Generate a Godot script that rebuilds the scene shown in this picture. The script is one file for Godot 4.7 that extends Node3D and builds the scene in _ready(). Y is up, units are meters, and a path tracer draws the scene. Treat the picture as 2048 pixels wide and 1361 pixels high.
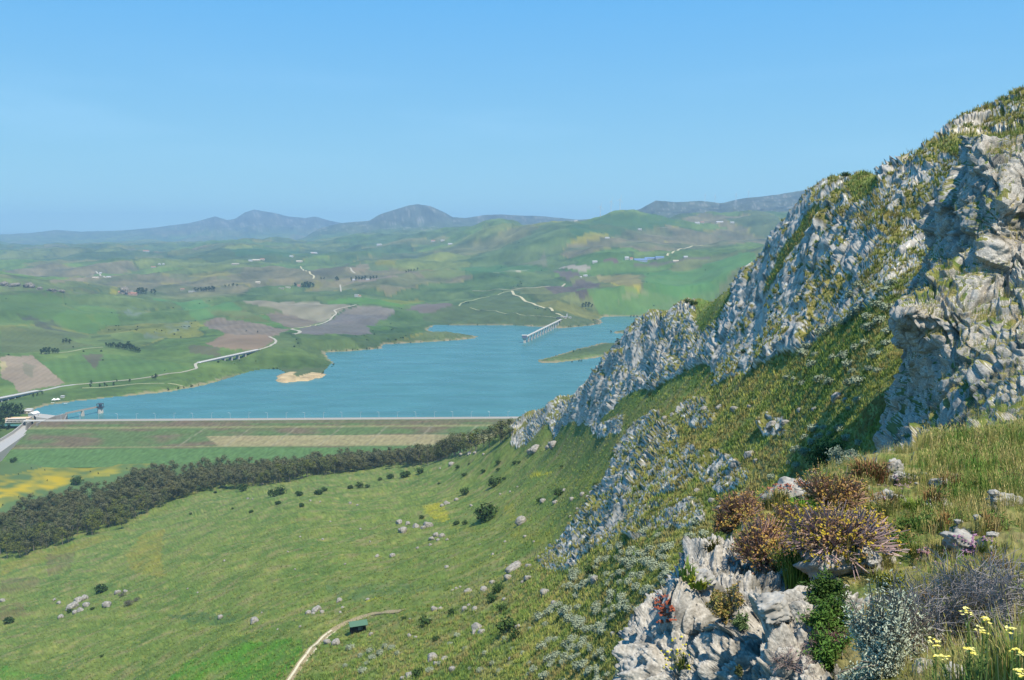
extends Node3D
# A reservoir valley seen from a limestone ledge. y = 0 is the level of the lake, the eye stands 246 m above it.

const CH := 246.0
const F := 1774.0
const PITCH := 0.11781
var SP := sin(PITCH)
var CP := cos(PITCH)
var rng := RandomNumberGenerator.new()
var used_names := {}
var MAT := {}

# ---------------------------------------------------------------- bearings: a = sideways per metre of depth, ty = drop per metre of depth
func ty_of(v: float) -> float:
	var y := (680.5 - v) / F
	return (SP - y * CP) / (y * SP + CP)

func az_of(u: float, v: float) -> float:
	var y := (680.5 - v) / F
	return ((u - 1024.0) / F) / (y * SP + CP)

func spot(u: float, v: float, d: float) -> Vector3:
	return Vector3(az_of(u, v) * d, CH - ty_of(v) * d, -d)

# ---------------------------------------------------------------- naming
func numbered(called: String) -> String:
	var n: int = used_names.get(called, 0)
	used_names[called] = n + 1
	return called if n == 0 else "%s_%03d" % [called, n]

func thing(called: String, label: String, category: String, at := Vector3.ZERO, turn := 0.0, group := "") -> Node3D:
	var o := Node3D.new()
	o.name = numbered(called)
	add_child(o)
	o.position = at
	o.rotation.y = turn
	return tag(o, label, category, group)

func tag(o: Node3D, label: String, category := "", group := "") -> Node3D:
	o.set_meta("label", label)
	if category != "":
		o.set_meta("category", category)
	if group != "":
		o.set_meta("group", group)
	return o

func put(called: String, m: Mesh, mat: Material = null, parent: Node = self) -> MeshInstance3D:
	var o := MeshInstance3D.new()
	o.mesh = m
	if mat:
		o.material_override = mat
	o.name = numbered(called) if parent == self else called
	parent.add_child(o, true)
	return o

func struct(called: String, m: Mesh, mat: Material, label := "") -> MeshInstance3D:
	var o := put(called, m, mat)
	o.set_meta("kind", "structure")
	if label != "":
		o.set_meta("label", label)
	return o

func dup(o: Node3D, called: String, at: Vector3, turn: float, size := 1.0, label := "", group := "") -> Node3D:
	var r := o.duplicate() as Node3D
	r.name = numbered(called)
	add_child(r)
	r.position = at
	r.rotation = Vector3(0, turn, 0)
	r.scale = Vector3.ONE * size
	if label != "":
		r.set_meta("label", label)
	if group != "":
		r.set_meta("group", group)
	return r

# ---------------------------------------------------------------- mesh building
func st() -> SurfaceTool:
	var s := SurfaceTool.new()
	s.begin(Mesh.PRIMITIVE_TRIANGLES)
	s.set_smooth_group(-1)
	return s

func quad(s: SurfaceTool, a: Vector3, b: Vector3, c: Vector3, d: Vector3) -> void:
	for p in [a, b, c, a, c, d]:
		s.add_vertex(p)

func box(s: SurfaceTool, t: Transform3D, size: Vector3, taper := 1.0) -> void:
	# a box standing on t's origin; taper narrows its top
	var h := size * 0.5
	var p: Array[Vector3] = []
	for y in [0.0, size.y]:
		var k := 1.0 if y == 0.0 else taper
		p.append(t * Vector3(-h.x * k, y, -h.z * k))
		p.append(t * Vector3(h.x * k, y, -h.z * k))
		p.append(t * Vector3(h.x * k, y, h.z * k))
		p.append(t * Vector3(-h.x * k, y, h.z * k))
	quad(s, p[0], p[1], p[2], p[3])
	quad(s, p[7], p[6], p[5], p[4])
	quad(s, p[0], p[4], p[5], p[1])
	quad(s, p[1], p[5], p[6], p[2])
	quad(s, p[2], p[6], p[7], p[3])
	quad(s, p[3], p[7], p[4], p[0])

func done(s: SurfaceTool) -> ArrayMesh:
	s.generate_normals()
	return s.commit()

func along(a: Vector3, b: Vector3) -> Transform3D:
	# a frame at a whose z axis runs to b and whose y axis stays upright
	var z := (b - a).normalized()
	var x := Vector3.UP.cross(z).normalized()
	return Transform3D(Basis(x, z.cross(x), z), a)

func flat_along(a: Vector3, b: Vector3) -> Transform3D:
	var z := b - a
	z.y = 0.0
	z = z.normalized()
	return Transform3D(Basis(Vector3.UP.cross(z), Vector3.UP, z), a)

func stick(s: SurfaceTool, a: Vector3, b: Vector3, r0: float, r1: float, n := 5) -> void:
	var z := (b - a).normalized()
	var x := z.cross(Vector3(0.31, 0.83, 0.47)).normalized()
	var y := z.cross(x)
	for i in n:
		var p := TAU * i / n
		var q := TAU * (i + 1) / n
		var e := x * cos(p) + y * sin(p)
		var f := x * cos(q) + y * sin(q)
		quad(s, a + e * r0, b + e * r1, b + f * r1, a + f * r0)

func grid_mesh(pos: PackedVector3Array, col: PackedColorArray, nc: int, nr: int, keep: PackedByteArray, which: int) -> ArrayMesh:
	# nc columns of nr rows; triangles of the quads whose keep equals which (255: all)
	var nor := PackedVector3Array()
	nor.resize(pos.size())
	for c in nc:
		var c0 := maxi(c - 1, 0) * nr
		var c1 := mini(c + 1, nc - 1) * nr
		for r in nr:
			var r0 := maxi(r - 1, 0)
			var r1 := mini(r + 1, nr - 1)
			nor[c * nr + r] = (pos[c1 + r] - pos[c0 + r]).cross(pos[c * nr + r1] - pos[c * nr + r0]).normalized()
	var idx := PackedInt32Array()
	idx.resize((nc - 1) * (nr - 1) * 6)
	var k := 0
	for c in nc - 1:
		for r in nr - 1:
			if which != 255 and keep[c * nr + r] != which:
				continue
			var i := c * nr + r
			idx[k] = i
			idx[k + 1] = i + 1
			idx[k + 2] = i + nr
			idx[k + 3] = i + nr
			idx[k + 4] = i + 1
			idx[k + 5] = i + nr + 1
			k += 6
	idx.resize(k)
	var arr := []
	arr.resize(Mesh.ARRAY_MAX)
	if which == 255:
		arr[Mesh.ARRAY_VERTEX] = pos
		arr[Mesh.ARRAY_NORMAL] = nor
		arr[Mesh.ARRAY_COLOR] = col
	else:
		# only the vertices in use
		var to := PackedInt32Array()
		to.resize(pos.size())
		to.fill(-1)
		var p2 := PackedVector3Array()
		var n2 := PackedVector3Array()
		var c2 := PackedColorArray()
		for j in k:
			var i := idx[j]
			if to[i] < 0:
				to[i] = p2.size()
				p2.append(pos[i])
				n2.append(nor[i])
				c2.append(col[i])
			idx[j] = to[i]
		arr[Mesh.ARRAY_VERTEX] = p2
		arr[Mesh.ARRAY_NORMAL] = n2
		arr[Mesh.ARRAY_COLOR] = c2
	arr[Mesh.ARRAY_INDEX] = idx
	var m := ArrayMesh.new()
	m.add_surface_from_arrays(Mesh.PRIMITIVE_TRIANGLES, arr)
	return m

# ---------------------------------------------------------------- noise and materials
func noise(s: int, freq: float, octaves := 3, kind := FastNoiseLite.TYPE_SIMPLEX_SMOOTH) -> FastNoiseLite:
	var n := FastNoiseLite.new()
	n.seed = s
	n.noise_type = kind
	n.frequency = freq
	n.fractal_type = FastNoiseLite.FRACTAL_FBM if octaves > 1 else FastNoiseLite.FRACTAL_NONE
	n.fractal_octaves = octaves
	return n

func cells(s: int, freq: float) -> FastNoiseLite:
	var n := FastNoiseLite.new()
	n.seed = s
	n.noise_type = FastNoiseLite.TYPE_CELLULAR
	n.frequency = freq
	n.fractal_type = FastNoiseLite.FRACTAL_NONE
	n.cellular_return_type = FastNoiseLite.RETURN_DISTANCE2_SUB
	n.cellular_jitter = 1.0
	return n

func speckle(s: int, size: int, freq: float, low: float, octaves := 5) -> NoiseTexture2D:
	# grey grain between low and white
	var t := NoiseTexture2D.new()
	t.width = size
	t.height = size
	t.seamless = true
	t.noise = noise(s, freq, octaves)
	var g := Gradient.new()
	g.set_color(0, Color(low, low, low))
	g.set_color(1, Color.WHITE)
	t.color_ramp = g
	return t

func bumps(s: int, size: int, freq: float, strength: float, octaves := 5) -> NoiseTexture2D:
	var t := NoiseTexture2D.new()
	t.width = size
	t.height = size
	t.seamless = true
	t.as_normal_map = true
	t.bump_strength = strength
	t.noise = noise(s, freq, octaves)
	return t

func paint(called: String, c: Color, rough := 0.9, metal := 0.0) -> StandardMaterial3D:
	# c is a linear base colour
	if MAT.has(called):
		return MAT[called]
	var m := StandardMaterial3D.new()
	m.resource_name = called
	m.albedo_color = c.linear_to_srgb()
	m.roughness = rough
	m.metallic = metal
	m.metallic_specular = 0.3
	MAT[called] = m
	return m

func tinted(called: String, rough := 0.95) -> StandardMaterial3D:
	# takes its base colour from the vertices
	var m := paint(called, Color.WHITE, rough)
	m.vertex_color_use_as_albedo = true
	return m

# ---------------------------------------------------------------- thin-plate surface through scattered heights
class Plate:
	var px := PackedFloat64Array()
	var py := PackedFloat64Array()
	var w := PackedFloat64Array()

	func fit(xs: PackedFloat64Array, ys: PackedFloat64Array, vs: PackedFloat64Array, slack: float) -> void:
		px = xs
		py = ys
		var n := xs.size()
		var m := n + 3
		var a := []
		for i in m:
			var row := PackedFloat64Array()
			row.resize(m + 1)
			a.append(row)
		for i in n:
			var row: PackedFloat64Array = a[i]
			for j in n:
				var r2: float = (xs[i] - xs[j]) ** 2 + (ys[i] - ys[j]) ** 2
				row[j] = r2 * log(r2 + 1e-12) if i != j else slack
			row[n] = 1.0
			row[n + 1] = xs[i]
			row[n + 2] = ys[i]
			row[m] = vs[i]
			a[i] = row
			a[n][i] = 1.0
			a[n + 1][i] = xs[i]
			a[n + 2][i] = ys[i]
		for i in m:
			var best := i
			for j in range(i + 1, m):
				if absf(a[j][i]) > absf(a[best][i]):
					best = j
			var t: PackedFloat64Array = a[i]
			a[i] = a[best]
			a[best] = t
			var pr: PackedFloat64Array = a[i]
			for j in range(i + 1, m):
				var rw: PackedFloat64Array = a[j]
				var f: float = rw[i] / pr[i]
				if f != 0.0:
					for k in range(i, m + 1):
						rw[k] -= f * pr[k]
					a[j] = rw
		w.resize(m)
		for i in range(m - 1, -1, -1):
			var rw: PackedFloat64Array = a[i]
			var s: float = rw[m]
			for k in range(i + 1, m):
				s -= rw[k] * w[k]
			w[i] = s / rw[i]

	func value(x: float, y: float) -> float:
		var n := px.size()
		var s := w[n] + w[n + 1] * x + w[n + 2] * y
		for i in n:
			var dx := x - px[i]
			var dy := y - py[i]
			var r2 := dx * dx + dy * dy
			s += w[i] * r2 * log(r2 + 1e-12)
		return s

# a plate sampled on a regular net for speed, read with a smooth (Catmull-Rom) filter
class Net:
	var x0: float
	var y0: float
	var dx: float
	var dy: float
	var nx: int
	var ny: int
	var h := PackedFloat32Array()

	func setup(ax: float, bx: float, n: int, ay: float, by: float, m: int) -> void:
		x0 = ax
		y0 = ay
		nx = n
		ny = m
		dx = (bx - ax) / (n - 1)
		dy = (by - ay) / (m - 1)
		h.resize(n * m)

	func read(x: float, y: float) -> float:
		var fx := clampf((x - x0) / dx, 0.0, nx - 1.001)
		var fy := clampf((y - y0) / dy, 0.0, ny - 1.001)
		var i := int(fx)
		var j := int(fy)
		fx -= i
		fy -= j
		var i0 := maxi(i - 1, 0) * ny
		var i1 := i * ny
		var i2 := (i + 1) * ny
		var i3 := mini(i + 2, nx - 1) * ny
		var j0 := maxi(j - 1, 0)
		var j2 := j + 1
		var j3 := mini(j + 2, ny - 1)
		return cubic_interpolate(
			cubic_interpolate(h[i1 + j], h[i1 + j2], h[i1 + j0], h[i1 + j3], fy),
			cubic_interpolate(h[i2 + j], h[i2 + j2], h[i2 + j0], h[i2 + j3], fy),
			cubic_interpolate(h[i0 + j], h[i0 + j2], h[i0 + j0], h[i0 + j3], fy),
			cubic_interpolate(h[i3 + j], h[i3 + j2], h[i3 + j0], h[i3 + j3], fy), fx)

	func linear(x: float, y: float) -> float:
		var fx := clampf((x - x0) / dx, 0.0, nx - 1.001)
		var fy := clampf((y - y0) / dy, 0.0, ny - 1.001)
		var i := int(fx)
		var j := int(fy)
		fx -= i
		fy -= j
		var k := i * ny + j
		return lerpf(lerpf(h[k], h[k + 1], fy), lerpf(h[k + ny], h[k + ny + 1], fy), fx)

func plate_net(points: Array, ax: float, bx: float, n: int, ay: float, by: float, m: int, slack := 0.0) -> Net:
	# points of [a, L, ty]
	var xs := PackedFloat64Array()
	var ys := PackedFloat64Array()
	var vs := PackedFloat64Array()
	for p in points:
		xs.append(p[0] * 3.0)
		ys.append(p[1])
		vs.append(p[2])
	var plate := Plate.new()
	plate.fit(xs, ys, vs, slack)
	var net := Net.new()
	net.setup(ax, bx, n, ay, by, m)
	for i in n:
		for j in m:
			net.h[i * m + j] = plate.value((ax + net.dx * i) * 3.0, ay + net.dy * j)
	return net

func inside(poly: PackedVector2Array, x: float, y: float) -> bool:
	var hit := false
	var j := poly.size() - 1
	for i in poly.size():
		var p := poly[i]
		var q := poly[j]
		if (p.y > y) != (q.y > y) and x < (q.x - p.x) * (y - p.y) / (q.y - p.y) + p.x:
			hit = not hit
		j = i
	return hit

func read_points(text: String) -> PackedVector2Array:
	var out := PackedVector2Array()
	for pair in text.split(" ", false):
		var xy := pair.split(",")
		out.append(Vector2(float(xy[0]), float(xy[1])))
	return out

# ================================================================ far land: dam valley, lake basin, farmland, mountains
var A_C := 940
var A_R := 460
const A_A0 := -0.74
const A_A1 := 0.60
const A_D0 := 520.0
const A_D1 := 17500.0
var A_d := PackedFloat32Array()
var A_y := PackedFloat32Array()
var A_col := PackedColorArray()
var shore: Net
var lake_poly := PackedVector2Array()
var isle_polys: Array[PackedVector2Array] = []

func a_of_col(c: int) -> float:
	return A_A0 + (A_A1 - A_A0) * c / (A_C - 1)

func pixel_poly(text: String, d_on_lake := true) -> PackedVector2Array:
	# corners given as bearings, laid down on the level of the lake
	var out := PackedVector2Array()
	for p in read_points(text):
		var d := CH / ty_of(p.y)
		out.append(Vector2(az_of(p.x, p.y) * d, -d))
	return out

func edge_distance(poly: PackedVector2Array, x: float, y: float) -> float:
	var best := 1e12
	var j := poly.size() - 1
	var hit := false
	for i in poly.size():
		var p := poly[j]
		var q := poly[i]
		var e := q - p
		var t := clampf(((x - p.x) * e.x + (y - p.y) * e.y) / e.length_squared(), 0.0, 1.0)
		var dx := x - p.x - e.x * t
		var dy := y - p.y - e.y * t
		best = minf(best, dx * dx + dy * dy)
		if (p.y > y) != (q.y > y) and x < e.x * (y - p.y) / e.y + p.x:
			hit = not hit
		j = i
	return -sqrt(best) if hit else sqrt(best)

func land_points() -> Array:
	var cols := {
		-160: "745,1560 700,1750 640,2200 590,2650 565,2950 540,4200 515,5500 498,7500 488,9500",
		0: "760,1480 714,1680 650,2150 600,2600 572,2900 545,4300 520,5500 500,7500 490,9500",
		150: "780,1420 735,1620 700,1850 650,2200 600,2700 578,2950 552,4200 525,5200 502,7000 490,9000",
		300: "765,1450 735,1620 690,1950 640,2350 600,2800 581,3000 560,3900 530,4800 505,6500 492,8500",
		400: "740,1560 715,1720 680,2000 640,2350 600,2850 580,3100 556,3800 525,4800 503,6500 488,8200",
		500: "735,1580 700,1800 660,2100 620,2550 590,3000 560,3600 530,4500 500,6000 488,7500",
		600: "720,1660 690,1850 660,2120 625,2550 590,3000 560,3600 530,4500 505,5800 484,7500",
		700: "695,1800 660,2150 630,2500 600,2900 570,3400 540,4200 510,5500 483,7000",
		800: "680,1950 655,2200 630,2480 600,2850 570,3350 545,4000 515,5000 490,6200 475,7000",
		900: "668,2150 640,2400 610,2750 580,3200 550,3700 520,4500 490,5500 465,6500",
		1000: "640,2420 605,2800 575,3200 545,3650 515,4300 485,5000 455,5600 446,5900",
		1100: "645,2380 630,2500 600,2850 570,3200 540,3600 510,4000 480,4400 435,4900",
		1250: "627,2550 600,2800 560,3200 525,3600 490,4200 450,4800 428,5100",
		1400: "620,2600 600,2800 550,3200 510,3500 495,3700 470,4700 440,5200",
		1550: "600,2700 550,3000 500,3300 450,5000 436,5600",
		1750: "600,2700 550,3000 500,3300 450,5000 436,5600",
		1950: "600,2700 550,3000 500,3300 450,5000 436,5600",
	}
	var pts := []
	for u in cols:
		for p in read_points(cols[u]):
			pts.append([az_of(u, p.x), log(p.y), ty_of(p.x)])
	# what the eye does not see: the valley floor below the dam, the drowned land, the hollows behind the ridges
	for t in [[-160, 520, -36], [300, 520, -36], [900, 520, -30], [1500, 520, -20], [1950, 520, 0],
			[-160, 800, -33], [300, 800, -34], [700, 850, -30], [1100, 850, -20], [1500, 850, 0], [1950, 850, 0],
			[-160, 1050, -24], [200, 1060, -27], [600, 1060, -26], [900, 1060, -20], [1200, 1060, 0], [1950, 1100, 10],
			[-160, 1250, 5], [300, 1250, 4], [800, 1250, 3], [1250, 1400, 5], [1950, 1400, 5], [700, 1500, 4], [1000, 1800, 6], [1250, 1900, 6], [1500, 2000, 6], [1950, 2000, 6],
			[-160, 3500, 62], [150, 3550, 60], [300, 3450, 60], [1100, 5600, 250], [1250, 5900, 260], [1400, 4150, 180], [1550, 3900, 178], [1750, 3900, 178],
			[-160, 13000, 120], [300, 13000, 120], [700, 12000, 150], [1100, 12000, 200], [1550, 12000, 200], [1950, 12000, 200],
			[-160, 17500, 120], [700, 17500, 120], [1950, 17500, 150]]:
		pts.append([az_of(t[0], 470.0), log(float(t[1])), (CH - t[2]) / float(t[1])])
	return pts

func ridge_list() -> Array:
	# skyline bearings, distance, depth towards the eye, depth beyond, roughness
	return [
		["-330,468 -260,464 -150,460 -60,468 0,469 60,466 110,460 160,463 230,462 300,456 370,447 400,441 430,432 455,440 470,437 490,424 508,419 540,424 580,433 610,436 630,433 660,441 700,448 780,462 900,474 1100,480", 15500.0, 3200.0, 1600.0, 1.0],
		["-260,474 -100,476 0,482 30,489 60,492 180,487 300,478 335,483 400,490 480,492 560,487 610,474 640,455 665,448 690,444 715,442 738,440 760,427 790,417 812,409 835,405 860,409 885,421 905,433 930,434 965,428 1000,427 1060,430 1120,434 1180,440 1240,446 1400,450", 11000.0, 2600.0, 1500.0, 1.0],
		["1000,452 1130,441 1200,434 1255,424 1282,415 1312,399 1350,402 1400,400 1440,405 1480,397 1560,386 1620,378 1700,371 1800,376 1950,384", 8200.0, 1900.0, 1500.0, 0.8],
	]

func build_far_heights() -> void:
	lake_poly = pixel_poly("68,819 102,809 191,799 335,784 403,772 478,751 523,742 545,741 556,745 555,753 551,763 563,765 581,765 610,763 646,755 661,744 669,735 673,727 664,722 656,716 653,705 700,703 764,697 764,692 770,689 830,686 900,682 952,677 954,673 935,671 873,667 853,661 867,651 942,651 1027,651 1079,654 1120,657 1181,652 1205,647 1200,640 1206,634 1240,633 1284,633 1400,628 1520,640 1600,700 1500,780 1300,800 1150,838 1042,838 75,843")
	isle_polys = [
		pixel_poly("1071,723 1085,719 1113,712 1135,705 1154,699 1175,694 1201,687 1240,685 1300,688 1320,694 1300,702 1250,708 1208,714 1147,722 1110,726 1085,726"),
		pixel_poly("1221,666 1235,663 1252,661 1300,659 1330,664 1300,668 1250,668"),
	]
	shore = Net.new()
	shore.setup(A_A0, A_A1, 420, 1.0 / 3100.0, 1.0 / 1000.0, 260)
	for i in shore.nx:
		for j in shore.ny:
			var d := 1.0 / (shore.y0 + shore.dy * j)
			var x := (shore.x0 + shore.dx * i) * d
			var s := edge_distance(lake_poly, x, -d)
			if s < 0.0:
				for q in isle_polys:
					s = maxf(s, -edge_distance(q, x, -d))
			shore.h[i * shore.ny + j] = s
	A_d.resize(A_R)
	for r in A_R:
		# rows close together where the land lies flat to the eye
		var t := float(r) / (A_R - 1)
		var lo := 0.0
		var hi := 1.0
		for k in 30:
			var m := (lo + hi) * 0.5
			var dd := A_D0 * pow(A_D1 / A_D0, m)
			var q := 0.5 * m + 0.5 * (1.0 / A_D0 - 1.0 / dd) / (1.0 / A_D0 - 1.0 / A_D1)
			if q < t:
				lo = m
			else:
				hi = m
		A_d[r] = A_D0 * pow(A_D1 / A_D0, lo)
	var net := plate_net(land_points(), A_A0, A_A1, 90, log(A_D0), log(A_D1), 110)
	var skyline := []
	for rd in ridge_list():
		var top := PackedFloat32Array()
		top.resize(A_C)
		var ps := read_points(rd[0])
		for c in A_C:
			var a := a_of_col(c)
			var k := 0
			while k < ps.size() - 2 and az_of(ps[k + 1].x, ps[k + 1].y) < a:
				k += 1
			var p := ps[k]
			var q := ps[k + 1]
			var t := clampf((a - az_of(p.x, p.y)) / (az_of(q.x, q.y) - az_of(p.x, p.y)), 0.0, 1.0)
			top[c] = CH - ty_of(lerpf(p.y, q.y, t)) * rd[1]
			top[c] -= 3000.0 * (maxf(0.0, az_of(ps[0].x, ps[0].y) - a) + maxf(0.0, a - az_of(ps[-1].x, ps[-1].y)))
		skyline.append(top)
	var roll := noise(11, 1.0 / 900.0, 2)
	var fold := noise(12, 1.0 / 260.0, 3)
	var gully := noise(13, 1.0 / 1500.0, 5)
	gully.fractal_type = FastNoiseLite.FRACTAL_RIDGED
	var fine := noise(14, 1.0 / 45.0, 2)
	A_y.resize(A_C * A_R)
	var lmin := log(A_D0)
	for c in A_C:
		var a := a_of_col(c)
		for r in A_R:
			var d := A_d[r]
			var x := a * d
			var y := CH - net.read(a, log(d)) * d
			var far := smoothstep(1400.0, 2600.0, d)
			y += (roll.get_noise_2d(x, d) * 30.0 + fold.get_noise_2d(x, d) * 13.0) * far * (1.0 + d / 9000.0)
			y += fine.get_noise_2d(x, d) * 1.2
			if d > 8500.0:
				y = lerpf(y, 105.0 + roll.get_noise_2d(x * 0.5, d * 0.5) * 45.0 + maxf(0.0, x) * 0.012, smoothstep(8500.0, 10500.0, d))
			if d > 5600.0:
				var k := 0
				for rd in ridge_list_cache:
					var off: float = d - rd[1]
					var b: float = 1.0 - absf(off) / (rd[3] if off > 0.0 else rd[2])
					if b > 0.0:
						var g := gully.get_noise_2d(x, d)
						b = clampf(b + (g * 0.16 + 0.02) * rd[4] * (1.0 - b) * 1.6, 0.0, 1.0)
						b = b * b * (1.6 - 0.6 * b)
						var top: float = skyline[k][c] + fold.get_noise_2d(x * 0.6, 7.0) * 9.0
						y = maxf(y, y + (top - y) * b) if top > y else y
					k += 1
			if d > 1000.0 and d < 3000.0:
				var s := shore.linear(a, 1.0 / d) + fine.get_noise_2d(x * 1.7, d * 1.7) * 7.0
				if s < 0.0:
					y = maxf(-9.0, -0.6 + s * 0.12)
				elif d > 1150.0:
					var rise := 0.5 + s * 0.16 + 0.0012 * s * s
					# the bluff on the headland stands steep above the water
					var bluff := exp(-pow(x + 362.0, 2.0) / 3200.0) * exp(-pow(d - 1512.0, 2.0) / 2500.0)
					rise += bluff * clampf(s, 0.0, 12.0) * 0.6
					y = clampf(y, 0.6, rise) if s > 0.0 else y
			elif d <= 1000.0:
				y = minf(y, -18.0)
			if d < 1135.0 and a > -0.56:
				y = minf(y, -27.0 - smoothstep(1080.0, 900.0, d) * 3.0 + fine.get_noise_2d(x, d) * 0.6)
			# the bank at the near end of the dam, and the hollow that the viaduct crosses
			if a < -0.52 and d > 900.0 and d < 1340.0:
				var bank := 4.0 - 0.33 * maxf(0.0, 1152.0 - d)
				y = maxf(y, lerpf(y, bank, smoothstep(-0.545, -0.556, a) * smoothstep(1320.0, 1180.0, d)))
			if d > 1500.0 and d < 2000.0:
				var q := Vector2(x + 540.0, d - 1682.0)
				y += 14.0 * exp(-q.length_squared() / 30000.0) * smoothstep(10.0, 90.0, shore.linear(a, 1.0 / d)) - 13.5 * exp(-pow(q.dot(Vector2(0.34, 0.94)), 2.0) / 3600.0 - pow(maxf(0.0, absf(q.dot(Vector2(0.94, -0.34))) - 60.0), 2.0) / 30000.0)
				y = maxf(y, 1.0) if shore.linear(a, 1.0 / d) > 12.0 else y
			A_y[c * A_R + r] = y

var ridge_list_cache := []

func ground(a: float, d: float) -> float:
	# height of the far land
	var fc := clampf((a - A_A0) / (A_A1 - A_A0) * (A_C - 1), 0.0, A_C - 1.001)
	var c := int(fc)
	fc -= c
	var r := clampi(A_d.bsearch(d) - 1, 0, A_R - 2)
	var fr := clampf((d - A_d[r]) / (A_d[r + 1] - A_d[r]), 0.0, 1.0)
	var k := c * A_R + r
	return lerpf(lerpf(A_y[k], A_y[k + 1], fr), lerpf(A_y[k + A_R], A_y[k + A_R + 1], fr), fc)

func far_hit(u: float, v: float, d_from := 1150.0) -> Vector3:
	# where the line of sight meets the far land
	var a := az_of(u, v)
	var t := ty_of(v)
	var r := maxi(A_d.bsearch(d_from), 1)
	var before := 0.0
	while r < A_R:
		var d := A_d[r]
		var gap := ground(a, d) - (CH - t * d)
		if gap >= 0.0:
			var d0 := A_d[r - 1]
			if before < 0.0:
				d = lerpf(d0, d, before / (before - gap))
			return Vector3(a * d, ground(a, d), -d)
		before = gap
		r += 1
	return Vector3(a * A_D1, ground(a, A_D1), -A_D1)

func field(text: String, c: Color, strength := 1.0, rows := 0.0, turn := 0.0, d_from := 1150.0, patchy := 0.0) -> void:
	# a field of its own colour on the far land; rows: spacing of its drills in metres
	var poly := PackedVector2Array()
	var a0 := 9.0
	var a1 := -9.0
	var d0 := 1e9
	var d1 := 0.0
	for p in read_points(text):
		var h := far_hit(p.x, p.y, d_from)
		poly.append(Vector2(h.x, h.z))
		a0 = minf(a0, h.x / -h.z)
		a1 = maxf(a1, h.x / -h.z)
		d0 = minf(d0, -h.z)
		d1 = maxf(d1, -h.z)
	var c0 := clampi(int((a0 - A_A0) / (A_A1 - A_A0) * (A_C - 1)), 0, A_C - 1)
	var c1 := clampi(int((a1 - A_A0) / (A_A1 - A_A0) * (A_C - 1)) + 1, 0, A_C - 1)
	var r0 := maxi(A_d.bsearch(d0) - 1, 0)
	var r1 := mini(A_d.bsearch(d1) + 1, A_R - 1)
	var wob := noise(31, 1.0 / 60.0, 2)
	var tone := noise(32, 1.0 / 150.0, 3)
	var cs := cos(turn)
	var sn := sin(turn)
	for cc in range(c0, c1 + 1):
		var a := a_of_col(cc)
		for r in range(r0, r1 + 1):
			var d := A_d[r]
			var x := a * d
			var w := wob.get_noise_2d(x, d) * 9.0
			if inside(poly, x + w, -d + w):
				var k := cc * A_R + r
				var t := 1.0 + tone.get_noise_2d(x, d) * 0.3
				if rows > 0.0:
					t *= 1.0 + 0.10 * sin((x * cs + d * sn) * TAU / rows) * (1.0 + wob.get_noise_2d(d * 2.0, x * 2.0))
				var st_ := strength
				if patchy > 0.0:
					st_ *= clampf(0.55 + patchy * tone.get_noise_2d(x * 2.0, d * 2.6) + patchy * 0.6 * wob.get_noise_2d(d * 3.0, x * 2.0), 0.0, 1.3)
				A_col[k] = A_col[k].lerp(Color(c.r * t, c.g * t, c.b * t), minf(st_, 1.0))

func band(points: PackedVector3Array, width: float, lift: float) -> ArrayMesh:
	# a road surface with thickness laid over the land
	var s := st()
	var l := PackedVector3Array()
	var r := PackedVector3Array()
	for i in points.size():
		var p := points[i]
		var q := points[mini(i + 1, points.size() - 1)] - points[maxi(i - 1, 0)]
		var n := Vector3(-q.z, 0, q.x).normalized() * width * 0.5
		l.append(p - n + Vector3(0, lift, 0))
		r.append(p + n + Vector3(0, lift, 0))
	var down := Vector3(0, -lift - 1.0, 0)
	for i in points.size() - 1:
		quad(s, l[i], l[i + 1], r[i + 1], r[i])
		quad(s, l[i] + down, l[i + 1] + down, l[i + 1], l[i])
		quad(s, r[i], r[i + 1], r[i + 1] + down, r[i] + down)
	return done(s)

func road(text: String, width: float, mat: Material, label: String, called := "country_road") -> void:
	var ends := read_points(text)
	var pts := PackedVector3Array()
	for i in ends.size() - 1:
		var a := far_hit(ends[i].x, ends[i].y)
		var b := far_hit(ends[i + 1].x, ends[i + 1].y)
		var n := maxi(2, int(a.distance_to(b) / 15.0))
		for k in n:
			var p := a.lerp(b, float(k) / n)
			pts.append(Vector3(p.x, ground(p.x / -p.z, -p.z), p.z))
	var e := far_hit(ends[-1].x, ends[-1].y)
	pts.append(e)
	struct(called, band(pts, width, 0.7), mat, label)

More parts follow.
